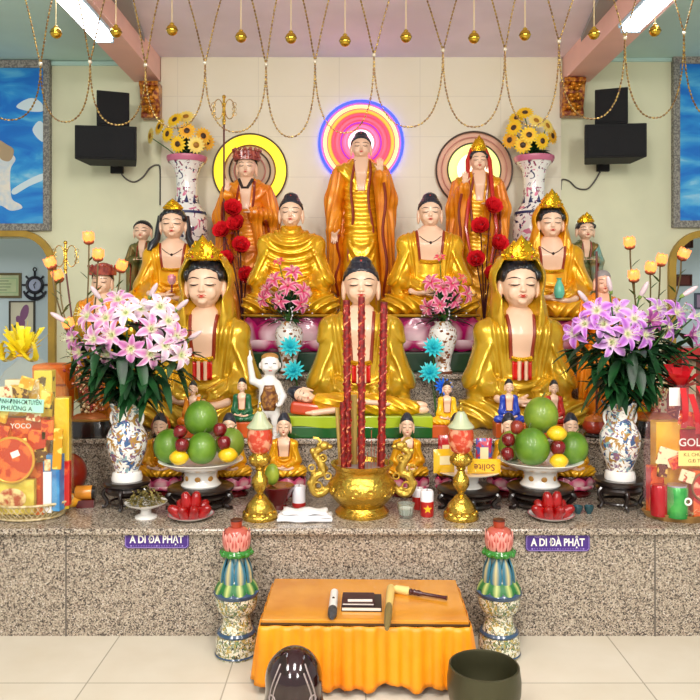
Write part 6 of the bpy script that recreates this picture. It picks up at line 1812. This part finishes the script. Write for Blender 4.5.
# outward direction check: flip when the skirt folds inwards
mid = path[46+55]; 
mb = MB(); fixed = []
for j, row in enumerate(rows):
    fr = []
    for (x, y), p in zip(path, row):
        off = Vector((p.x-x, p.y-y, 0)); out = Vector((x if abs(abs(x)-hx) < .002 else 0, y if abs(abs(y)-hy) < .002 else 0, 0))
        if off.dot(out) < 0: off = -off
        fr.append(Vector((x+off.x, y+off.y, p.z)))
    fixed.append(fr)
mb.strip(fixed); obj('pleated_skirt', mb, M_skirt, t, thick=.0025, angle=80)

# things on the table
def tb(px, py, dz=0.):            # point on the table top seen at (px, py)
    D = (CH-ZT-dz)*F/(py-HY); return Vector(((px-CX)*D/F, D, ZT+dz))
a, b_ = tb(334.5, 592, .014), tb(332, 616, .014); d = (b_-a); L_ = d.length; R = Matrix.Identity(3)
t = thing('microphone', 'white handheld microphone with dark grille lying on the orange table', 'microphone', a); u = d.normalized()
obj('body', MB().tube([u*0, u*.004, u*L_*.35, u*L_*.72], [.010, .0155, .016, .0165], 18), mat('mic_white', '#e8e6e0', .3, coat=.3), t)
obj('grille', MB().tube([u*L_*.72, u*L_*.76, u*L_*.95, u*L_*1.05], [.016, .018, .0175, .009], 16), mat('mic_grille', '#55565a', .4, .6, bump=.8, bscale=300), t)
obj('switch_panel', MB().ball(u*L_*.42+Vector((0, 0, .0145)), (.006, .010, .004), 10, 6), M_blk, t)
c = tb(361, 605); 
M_book = mat('black_book_cover', '#1c1418', .35, coat=.3); M_book2 = mat('maroon_book_cover', '#35121e', .35, coat=.3); M_page = mat('book_pages', '#e8e2d6', .7)
def book(lab, c, w_, d_, h_, m, rz, xtra=None):
    t = thing('book', lab, 'book', c, rz)
    obj('cover', MB().box((0, 0, h_-.0015), (w_, d_, .003)).box((0, 0, .0015), (w_, d_, .003)).box((0, d_/2-.0015, h_/2), (w_, .003, h_-.006)), m, t, smooth=False)
    obj('pages', MB().box((0, -.002, h_/2), (w_-.006, d_-.008, h_-.0061)), M_page, t, smooth=False)
    return t
book('black book lying underneath a smaller maroon one on the table', c+Vector((.003, 0, .0005)), .155, .13, .018, M_book, -.03)
t = book('dark maroon book on top of the larger black book', c+Vector((-.010, -.004, .0190)), .125, .105, .012, M_book2, -.03)
tag(obj('paper_slip', MB().box((0, 0, 0), (.095, .022, .001)), M_page, None, smooth=False, loc=c+Vector((-.004, -.035, .0318))), 'white paper slip lying on the maroon book', 'paper')
# clacker: pale block with an olive striker
a, b_ = tb(391, 587, .016), tb(389, 607, .016); t = thing('wooden_clapper', 'pale yellow wooden clapper with olive end standing out over the table edge', 'percussion', a)
q = b_-a; obj('pale_block', MB().tube([q*0, q*.05, q*.5, q*1.0], [.013, .0165, .0165, .014], 16), mat('pale_wood', '#e0c070', .45), t)
obj('olive_end', MB().tube([q*.95+Vector((0, 0, .004)), q*1.2+Vector((0, 0, .004)), q*1.75+Vector((0, 0, .002)), q*1.95+Vector((0, 0, 0))], [.011, .015, .0125, .008], 14), mat('olive_wood', '#7a6a3c', .5), t)
a, b_ = tb(396, 589, .015), tb(447, 598, .012); t = thing('mallet', 'wooden mallet with cream padded head and dark red turned handle on the table', 'mallet', a); q = b_-a
obj('padded_head', MB().tube([q*-.03, q*.0, q*.24, q*.27], [.012, .016, .0175, .012], 16), mat('cream_pad', '#e8cf84', .6), t)
obj('handle', MB().tube([q*.26, q*.30, q*.33, q*.36, q*.40, q*.45, q*.5, q*.55, q*.95, q*1.0], [.009, .013, .009, .013, .009, .012, .008, .0065, .0065, .009], 14), mat('dark_red_wood', '#401018', .3, coat=.4), t)
obj('end_knob', MB().ball(q*-.05+Vector((-.002, .004, -.002)), .008, 10, 7), MATS['dark_red_wood'], t)

# wooden fish on its cushion, and the singing bowl
D = 2.50; s = D/F; c = on(294, D, 0); t = thing('wooden_fish', 'large dark maroon glossy wooden fish drum with carved lines on the floor', 'wooden fish', c+Vector((0, 0, .045)))
M_wf = mat('maroon_gloss', '#200408', .12, coat=.9); M_wl = mat('carved_grey_line', '#9a8c88', .5)
def wf(p):
    d = s_ell(p, (0, 0, .160), (.096, .10, .103)); d = smin(d, s_ell(p, (0, -.02, .07), (.102, .10, .07)), .04)
    d = smax(d, -s_box(p, (0, -.10, .035), (.075, .10, .006)), .004)
    return d
wm = obj('drum_shell', sdf_mesh('fish', wf, (-.11, -.13, -.005), (.11, .12, .27), .006, M_wf, 1.), None, t)
def wline(pts, r_=.0016):
    q = []
    for x, z in pts:
        y = front(wf, x, z, -.3, .1) if True else 0
        q.append(Vector((x, y if y is not None else -.05, z)))
    return MB().tube(smooth_path(q, 3), r_, 5)
def frontm(x, z):
    y = -.25
    for _ in range(80):
        d_ = float(wf(np.array([[x, y, z]]))[0])
        if d_ < .0006: return y
        y += max(d_*.8, .0004)
        if y > .1: return None
    return y
def carve(pts, r_=.0028):
    q = [Vector((x, (frontm(x, z) or 0), z)) for x, z in pts if frontm(x, z) is not None]
    if len(q) > 2: obj('carved_line', MB().tube(smooth_path(q, 2), r_, 5), M_wl, t)
for sgn in (-1, 1):
    carve([(sgn*(.040+.034*math.sin(k*.26)), .235-.019*k) for k in range(12)])
    carve([(sgn*(.030+.034*math.sin(k*.26+.2)), .215-.019*k) for k in range(10)])
    carve([(sgn*(.066+.010*math.cos(k*.7)), .13+.012*math.sin(k*.7)) for k in range(10)])
    for j in range(4): carve([(sgn*(.045+.008*k), .095-.016*j+.006*math.sin(k*1.6)) for k in range(5)])
    carve([(sgn*(.052+.014*math.cos(k*.7)), .055+.016*math.sin(k*.7)) for k in range(10)])
tag(obj('drum_cushion', MB().lathe([(0, 0), (.10, 0), (.118, .012), (.12, .03), (.105, .046), (.05, .050), (0, .048)], n=36), mat('red_cushion', '#a80e14', .6), None, loc=c), 'red cushion under the maroon wooden fish', 'cushion')
D = 2.55; s = D/F; c = on(484, D, 0)
tag(obj('bowl_cushion', MB().lathe([(0, 0), (.10, 0), (.115, .012), (.10, .03), (0, .03)], n=32), mat('bowl_cushion_brown', '#5a2a1c', .7), None, loc=c), 'dark brown cushion under the singing bowl', 'cushion')
zr = CH-(665-HY)*D/F-.031; R = .119
pr = [(0, 0), (.05, 0), (.09, .018), (.114, .06), (.124, .11), (.125, .15), (R+.001, zr-.008), (R, zr), (R-.006, zr+.002), (R-.009, zr-.006), (.114, .14), (.113, .10), (.10, .055), (.07, .02), (0, .012)]
tag(obj('singing_bowl', MB().lathe(pr, n=56), mat('dark_bronze', '#4c4a34', .38, .55, bump=.1, bscale=30), None, loc=c+Vector((0, 0, .031)), angle=60), 'large dark bronze singing bowl standing on the floor right of the table', 'singing bowl')

# ceramic lotus pillars
M_mos = porcelain('mosaic_porcelain', ['#5f7a4c', '#2c2a30', '#7f8a6c', '#b09a50'], 44, .55, '#e2dfcc', .25)
M_pglaze = mat('pillar_blue_glaze', '#2f4a66', .2, coat=.6)
def pillar(lab, px):
    D = 3.12; s = D/F; c = on(px, D, 0); t = thing('lotus_pillar', lab, 'pillar lamp', c)
    L_ = lambda nm, pr, m: obj(nm, MB().lathe([(r*s, z*s) for r, z in pr], n=40), m, t, angle=45)
    L_('foot', [(0, 0), (20, 0), (21, 2), (20.5, 15), (18, 22), (0, 22)], M_mos)
    L_('foot_line', [(20.8, 1.5), (21.6, 2.5), (20.8, 4)], M_pglaze); L_('middle_line', [(18.5, 21), (19.6, 23), (18, 25)], M_pglaze)
    L_('neck', [(18, 22), (14.5, 30), (13.5, 36), (14.5, 41), (0, 41)], M_mos)
    L_('bowl', [(14, 40), (19, 46), (21, 54), (21.5, 60), (0, 60)], M_mos)
    L_('plate_rim', [(21, 59), (22.5, 61), (22.8, 63.5), (21, 65.5), (0, 65.5)], M_pglaze)
    L_('stem_cone', [(20, 65), (17, 70), (12, 80), (8.5, 92), (8.5, 100), (0, 100)], mat('stem_blue', '#4a8ca0', .25, coat=.5, col2='#d8d8c0', vscale=30))
    pb = PB()
    for rw, (n, zt_, zb_, rb, c1, c2) in enumerate(((10, 80, 64, 21.5, '#1f6a30', '#b8c070'), (8, 100, 72, 16, '#2a6a80', '#c8b880'))):
        a1, a2 = lin(c1), lin(c2)
        for k in range(n):
            a = 2*PI*(k+.5*rw)/n
            def f(u, v):
                r_ = rb*(1-v)+9*v+2.2*math.sin(v*PI)+.8; z = zb_+(zt_-zb_)*v; w_ = (PI*rb/n)*.95*math.sin(PI*min(.98, .28+.7*v))
                x, y = r_-1.4*u*u, u*w_
                return ((x*math.cos(a)-y*math.sin(a))*s, (x*math.sin(a)+y*math.cos(a))*s, z*s)
            pb.sheet(f, 6, 5, lambda u, v: mixc(a2, a1, min(1, abs(u)*1.7)))
    obj('leaf_ring', pb.done('leaf_ring', M_fl), None, t)
    L_('green_collar', [(8, 98), (14, 99), (15.5, 102), (14, 105.5), (0, 105.5)], mat('collar_green', '#2c7a26', .25, coat=.5))
    for k in range(10):
        a = 2*PI*k/10; obj('collar_scallop', MB().ball((math.cos(a)*13.5*s, math.sin(a)*13.5*s, 101.5*s), (4*s, 3.2*s, 3.2*s), 8, 6), MATS['collar_green'], t)
    L_('lotus_cup', [(10, 105), (12.5, 110), (13, 118), (11.5, 124), (8, 126.5), (0, 126.5)], mat('lotus_pink', '#b8584a', .25, coat=.5))
    pb = PB(); a1, a2 = lin('#e0968a'), lin('#a8281c')
    for rw in range(2):
        for k in range(8):
            a = 2*PI*(k+.5*rw)/8-PI/2
            def f(u, v):
                z = 105+4*rw+(17-2*rw)*v; r_ = 12.4+1.6*math.sin(v*PI)+1.0*v**3*1.4; w_ = 5*math.sin(PI*min(.97, .25+.72*v))
                x, y = r_-.9*u*u, u*w_
                return ((x*math.cos(a)-y*math.sin(a))*s, (x*math.sin(a)+y*math.cos(a))*s, z*s)
            pb.sheet(f, 6, 6, lambda u, v: mixc(a1, a2, 1.4*max(0, 1-((abs(u)-.25)**2*14+(v-.45)**2*9))))
    obj('lotus_petals', pb.done('lotus_petals', M_fl), None, t)
    L_('candle_cup', [(0, 126), (5.6, 126.2), (6, 133.6), (0, 133)], mat('candle_cup_red', '#a03418', .3, coat=.4))
    L_('candle_ring', [(5.8, 132.5), (6.4, 133.6), (5.6, 134.4)], mat('cup_ring_dark', '#4a1c10', .4))
pillar('tall colourful ceramic lotus pillar standing left of the orange table', 236.5); pillar('tall colourful ceramic lotus pillar standing right of the orange table', 499)

# purple chant plaques on the riser
M_pur = mat('plaque_purple', '#43237c', .35, coat=.2); M_let = mat('plaque_white', '#f2efe6', .5); M_lil = mat('plaque_lilac', '#a58fd0', .4)
def plaque(lab, x0, x1, y0, y1):
    D = D1-.003; s = D/F; c = P((x0+x1)/2, (y0+y1)/2, D); w_, h_ = (x1-x0)*s, (y1-y0)*s; t = thing('chant_plaque', lab, 'sign', c)
    k = .010; o = [(-w_/2, -h_/2+k), (-w_/2+k, -h_/2), (w_/2-k, -h_/2), (w_/2, -h_/2+k), (w_/2, h_/2-k), (w_/2-k, h_/2), (-w_/2+k, h_/2), (-w_/2, h_/2-k)]
    obj('board', MB().prism(o, -.005, .003), M_pur, t, smooth=False)
    mb = MB(); 
    for a, b in ((o[i], o[(i+1) % 8]) for i in range(8)): mb.tube([(a[0]*.97, -.0055, a[1]*.9), (b[0]*.97, -.0055, b[1]*.9)], .0013, 4)
    obj('border', mb, M_lil, t)
    tx = obj('lettering', text_mesh('A DI ĐÀ PHẬT', h_*.60, M_let, .0006, .0011), None, t, loc=(0, -.0058, h_*.0)); tx.rotation_euler = (PI/2, 0, 0)
    wT_ = max(v.co.x for v in tx.data.vertices)-min(v.co.x for v in tx.data.vertices); tx.scale = (w_*.84/wT_, 1, 1)
    a = obj('small_heading', text_mesh('NAM MÔ', h_*.17, M_lil, .0004), None, t, loc=(-w_*.27, -.0058, h_*.33)); a.rotation_euler = (PI/2, 0, 0)
    mb = MB()
    for q in range(21): mb.ball((-w_*.40+w_*.80*q/20, -.0055, -h_*.36), (.0042 if q % 10 == 0 else .0028, .0008, .0030 if q % 10 == 0 else .0014), 6, 4)
    obj('ornament_line', mb, M_lil, t)
plaque('purple plaque reading A DI ĐÀ PHẬT on the riser, below the left rose apples', 125, 189, 530.5, 548)
plaque('purple plaque reading A DI ĐÀ PHẬT on the riser, below the right rose apples', 525.5, 589.5, 533.5, 551)

# ------------------------------------------------------------------ wrapped gift baskets at both ends of the lowest tier
M_cel = mat('cellophane', '#fff2b0', .06, alpha=.07, coat=.6); M_cel2 = mat('pink_cellophane', '#ffb8c4', .06, alpha=.08, coat=.6)
M_wick = mat('white_wicker', '#d8c8a0', .5, col2='#b09860', vscale=40); M_yel = mat('yellow_foil', '#e8c020', .3, .2, coat=.3, bump=.5, bscale=30); M_redb = mat('red_box', '#c01c14', .3, coat=.4, col2='#e86a28', vscale=16, ramp=(.5, .56))
def wicker(t, R, h_, sy=.75):
    mb = MB()
    for z in (0.008, h_): mb.tube([(math.cos(a)*R*(1 if z > .01 else .8), math.sin(a)*R*sy*(1 if z > .01 else .8), z) for a in [2*PI*k/40 for k in range(40)]], .006, 6, closed=True)
    for k in range(44):
        for dr in (-1, 1):
            a0 = 2*PI*k/44; a1 = a0+dr*.28; mb.tube([(math.cos(a0)*R*.8, math.sin(a0)*R*.8*sy, .008), (math.cos((a0+a1)/2)*R*.93, math.sin((a0+a1)/2)*R*.93*sy, h_*.5), (math.cos(a1)*R, math.sin(a1)*R*sy, h_)], .0022, 4)
    obj('wicker_tray', mb, M_wick, t); obj('tray_floor', MB().lathe([(0, .002), (R*.8, .002), (R*.8, .010), (0, .010)], n=36, sy=sy), M_wick, t)
D = 3.47; s = D/F; c = on(30, D, Z1); t = thing('gift_basket', 'cellophane-wrapped gift basket with yellow bow and mint green label, left end of the altar', 'gift basket', c)
wicker(t, 41*s, .075)
B = lambda nm, x, y, z, w_, d_, h_, m, rz=0, b=.003: obj(nm, MB().box((x*s, y, z*s+h_*s/2), (w_*s, d_, h_*s), rz=rz), m, t, smooth=False, bevel=b)
B('red_biscuit_box', -8, -.01, 3, 52, .08, 96, M_redb); B('yellow_box', -10, -.075, 6, 44, .03, 34, mat('yellow_box', '#e8d45a', .35, coat=.3, col2='#c8b03a', vscale=14))
B('blue_candle_box', 29, -.06, 9, 17, .05, 55, mat('blue_box', '#2a70b0', .3, coat=.3, col2='#4a9ad0', vscale=12), -.12); B('white_candle', 25.5, -.092, 8, 8, .012, 40, M_wax)
B('orange_flame', 25.5, -.092, 49, 6, .006, 11, mat('flame_print', '#d8742a', .4, col2='#f0e0b0', vscale=40)); B('gold_can', 33, .0, 8, 14, .07, 110, M_yel, .2)
B('red_candle_pack', 39, -.03, 12, 8, .03, 44, M_redb); B('white_pack', -6, .0, 100, 34, .05, 36, mat('gilt_pack', '#d8a83c', .35, .1, col2='#f0e6c0', vscale=24, ramp=(.45, .55))); B('yellow_pack', 14, .01, 99, 18, .05, 46, mat('yellow_pack', '#e0c84a', .4, col2='#5a4a3a', vscale=20, ramp=(.58, .62)))
M_tin = mat('orange_tin', '#b82414', .3, coat=.5, col2='#e8662a', vscale=20, ramp=(.48, .56)); Mx = Matrix.Rotation(PI/2, 4, 'X')
obj('round_tin', MB().lathe([(0, 0), (22*s, 0), (22*s, .02), (0, .02)], (-8*s, -.092, 60*s), 40, M=Matrix.Rotation(PI/2, 4, 'X')), M_tin, t, angle=40)
obj('tin_rim', torus(MB(), (-8*s, -.108, 60*s), 21.5*s, 1.4*s, 44, 7), mat('tin_rim', '#d8a440', .3, .4), t)
obj('tin_label', MB().box((-4*s, -.113, 66*s), (8*s, .002, 6*s), ry=-.4), M_let, t, smooth=False)
mb = MB(); r4 = random.Random(2)
obj('fan_print', MB().ball((-9*s, -.094, 22*s), (14*s, .004, 10*s), 16, 8), mat('fan_print', '#a8402a', .4, col2='#e8d090', vscale=30), t)
lb = obj('mint_label', MB().box((-1*s, -.128, 114*s), (52*s, .003, 13*s), ry=.05), mat('mint_card', '#a8e0cc', .5), t, smooth=False)
for tx_, z, sz, xs in (('CĐ-ĐINH-ĐINH-CM.TUYẾN', 3.0, 6.2, 48), ('PHƯỜNG A', -3.3, 5.6, 30)):
    o = obj('label_lettering', text_mesh(tx_, sz*s, mat('label_ink', '#2a4a44', .5), .0003, .0003), None, t, loc=(-1*s, -.1305, (114+z)*s)); o.rotation_euler = (PI/2, .05, 0)
    ww = max(v.co.x for v in o.data.vertices)-min(v.co.x for v in o.data.vertices); o.scale = (xs*s/ww, 1, 1)
o = obj('box_lettering', text_mesh('YOCO', 7*s, M_let, .0004, .0004), None, t, loc=(-4*s, -.054, 91*s)); o.rotation_euler = (PI/2, 0, 0)
def wrinkle(pr, R0, m, top, sy=.75, seed=0):
    def wv(r, z, a, i): return r*(1+.045*math.sin(a*7+i*1.1+seed)+.03*math.sin(a*13-i*2)), z
    o = obj('cellophane_wrap', MB().lathe([(r*s, z*s) for r, z in pr], n=60, wave=wv, sy=sy, caps=False), m, t, angle=20); return o
wrinkle([(39, 4), (42, 20), (42, 60), (41, 100), (36, 125), (24, 145), (9, 158), (5, 163)], 0, M_cel, 0)
# gathered bow and frilly top
pb = PB(); ya, yb = lin('#f4e22c'), lin('#e8c40a')
for k in range(64):
    a = 2*PI*k/64+r4.random()*.2; L_ = r4.uniform(16, 36); tilt = r4.uniform(.05, 1.15)
    def f(u, v):
        w_ = (1.0+2.0*v)*s; r_ = v*L_*s*math.sin(tilt); z = (160+v*L_*math.cos(tilt))*s; x, y = r_+.004, u*w_+.003*math.sin(v*9+u*3)
        return (x*math.cos(a)-y*math.sin(a), (x*math.sin(a)+y*math.cos(a))*.7, z)
    pb.sheet(f, 3, 5, lambda u, v: mixc(yb, ya, v))
for sg in (-1, 1):
    for k in range(3):
        def f(u, v):
            a = v*2*PI; x = sg*(4+13*math.sin(v*PI))*s; z = (159+3*k+(5+2*k)*math.sin(a))*s; return (x, -.03+u*.02-.012*k, z)
        pb.sheet(f, 3, 12, lambda u, v: ya)
obj('yellow_bow', pb.done('bow', mat_vc('bow_foil', .35, .4)), None, t, loc=(-7*s, 0, 0))
obj('tie', torus(MB(), (0, 0, 0), .022, .006, 20, 6), MATS['candle_yellow'], t, loc=(-7*s, 0, 160*s)).rotation_euler = (PI/2, 0, 0)

D = 3.45; s = D/F; c = on(681, D, Z1); t = thing('gift_basket', 'cellophane-wrapped gift hamper with red bow on a wooden tray, right end of the altar', 'gift basket', c)
M_tray = mat('tray_wood', '#a8824a', .5, col2='#8a6434', vscale=10)
obj('wooden_tray', MB().lathe([(0, 0), (34*s, 0), (40*s, .034), (38*s, .034), (33*s, .010), (0, .010)], n=8, sy=.72), M_tray, t, smooth=False)
B('gold_box', 2, .02, 3, 56, .07, 92, mat('gold_box', '#e2a418', .3, .15, coat=.4, col2='#f0c03c', vscale=8)); B('red_box', -26, .0, 3, 14, .05, 48, M_redb, .1)
B('red_panel', 14, -.022, 62, 34, .014, 26, mat('deep_red_print', '#a01010', .4, coat=.3))
o = obj('box_lettering', text_mesh('GOLD', 11*s, mat('gold_word', '#7a1a10', .4), .0004, .0006), None, t, loc=(10*s, -.031, 75*s)); o.rotation_euler = (PI/2, 0, 0); o.data.materials[0] = M_let
B('red_gift_box', 20, -.05, 3, 30, .05, 46, M_redb)
obj('round_print', MB().lathe([(0, 0), (14*s, 0), (14*s, .006), (0, .006)], (17*s, -.077, 34*s), 32, M=Mx), mat('pomegranate_print', '#b82a20', .35, coat=.4, col2='#e8b090', vscale=26, ramp=(.5, .6)), t)
obj('round_print_rim', torus(MB(), (17*s, -.083, 34*s), 14*s, 1.2*s, 36, 6), mat('rim_brown', '#7a5a34', .4), t)
gl = [(0, 0), (10, 0), (10.4, 1.5), (10.2, 28), (9, 30), (0, 30)]
obj('green_can', MB().lathe([(r*s, z*s) for r, z in gl], (-12*s, -.085, 5*s), 28), mat('green_can', '#1f8a3a', .25, .2, coat=.5, col2='#4ab050', vscale=10), t)
obj('can_lid', MB().lathe([(0, 30*s), (9.4*s, 30*s), (9.2*s, 31.5*s), (0, 31*s)], (-12*s, -.085, 5*s), 24), mat('steel_lid', '#c8ccd0', .25, .8), t)
obj('can_emblem', torus(MB(), (-5.5*s, -.128, 22*s), 3.0*s, 1.0*s, 20, 6), M_let, t)
obj('red_can', MB().lathe([(r*.8*s, z*s) for r, z in gl], (-27*s, -.06, 5*s), 28), mat('red_can', '#b01420', .25, .2, coat=.5), t)
B('yellow_label', 8, -.098, 55, 40, .002, 15, mat('cream_yellow_card', '#f0dc80', .5)); 
for tx_, z in (('K.L CHÙA LINH', 66), ('G.Đ TUYẾT', 60)):
    o = obj('label_lettering', text_mesh(tx_, 4.6*s, mat('label_ink2', '#8a6a1c', .5), .0003, .0002), None, t, loc=(9*s, -.0995, z*s)); o.rotation_euler = (PI/2, 0, 0)
B('white_tag', -11, -.05, 112, 11, .002, 18, M_let, 0).rotation_euler = (0, 0, 0)
wrinkle([(33, 8), (36, 20), (35, 60), (31, 95), (18, 118), (6, 130), (4, 134)], 0, M_cel2, 0, .8, 3)
pb = PB(); ra, rb_ = lin('#c81420'), lin('#8a0810')
for k in range(16):
    a = 2*PI*k/16; L_ = r4.uniform(16, 30); tilt = r4.uniform(.3, 1.3)
    def f(u, v):
        w_ = (2+4*v)*s; r_ = v*L_*s*math.sin(tilt); z = (128+v*L_*math.cos(tilt))*s; x, y = r_, u*w_
        return (x*math.cos(a)-y*math.sin(a), (x*math.sin(a)+y*math.cos(a))*.8, z)
    pb.sheet(f, 3, 5, lambda u, v: mixc(rb_, ra, v))
for x0_, zz in ((-4, 0), (4, -6), (12, 2)):
    def f(u, v): return ((x0_+x0_*v*.8+u*3)*s, -.06-.05*math.sin(v*2.2), (130-v*38+zz)*s)
    pb.sheet(f, 3, 8, lambda u, v: mixc(ra, rb_, v*.6))
obj('red_bow', pb.done('bow', mat_vc('bow_foil', .35, .4)), None, t)
mb = MB()
for _ in range(90):
    a = r4.uniform(0, 2*PI); rr = r4.uniform(20, 36)*s; p = Vector((math.cos(a)*rr, math.sin(a)*rr*.7, .04)); d = Vector((r4.uniform(-1, 1), r4.uniform(-1, 1), r4.uniform(-.2, .7)))*.02; mb.tube([p, p+d, p+d*1.8+Vector((0, 0, -.006))], .0009, 4)
o = obj('shredded_paper', mb, mat('straw_paper', '#d8c890', .7), None, loc=c); tag(o, 'pale shredded paper filling the right gift hamper tray', 'packing', kind='stuff')
t = [o for o in COL.objects if o.name == 'gift_basket'][0]; s = 3.47/F
M_snk = [mat('snack_red', '#b8180e', .35, coat=.4, col2='#f0702a', vscale=30, ramp=(.47, .55)), mat('snack_gold', '#d89a18', .3, .1, coat=.4, col2='#f4e070', vscale=26, ramp=(.47, .56)),
         mat('snack_cream', '#e8dcb0', .4, coat=.3, col2='#b84a2a', vscale=36, ramp=(.55, .6)), mat('snack_dark', '#5a2a14', .35, coat=.3, col2='#d8b050', vscale=34, ramp=(.5, .56))]
r5 = random.Random(9)
for k, (x, z, w_, h_, rz_, mi) in enumerate([(-22, 84, 16, 18, .2, 0), (-4, 72, 20, 14, -.2, 1), (14, 78, 18, 20, .1, 0), (-20, 104, 14, 16, .3, 1), (-3, 122, 16, 18, -.2, 3), (12, 104, 14, 14, .15, 2), (22, 118, 12, 16, .2, 1), (-16, 124, 14, 14, -.1, 2), (24, 88, 12, 20, 0, 0), (5, 134, 14, 12, .3, 1), (18, 64, 12, 14, -.2, 3), (35, 70, 9, 40, .05, 1)]):
    mb = MB(); mb.box((x*s, -.075-.012*(k % 2), z*s), (w_*s, .014, h_*s), ry=rz_); obj('snack_sachet', mb, M_snk[mi], t, smooth=False, bevel=.005)
t = [o for o in COL.objects if o.name == 'gift_basket.001'][0]; s = 3.45/F
for k, (x, z, w_, h_, rz_, mi) in enumerate([(-20, 62, 20, 18, .3, 2), (-12, 58, 14, 12, -.4, 0), (-25, 50, 10, 14, .1, 3), (2, 100, 24, 14, .2, 0), (18, 96, 16, 20, -.2, 0), (-2, 44, 14, 12, .3, 2)]):
    mb = MB(); mb.box((x*s, -.07-.010*(k % 2), z*s), (w_*s, .014, h_*s), ry=rz_); obj('snack_sachet', mb, M_snk[mi], t, smooth=False, bevel=.005)
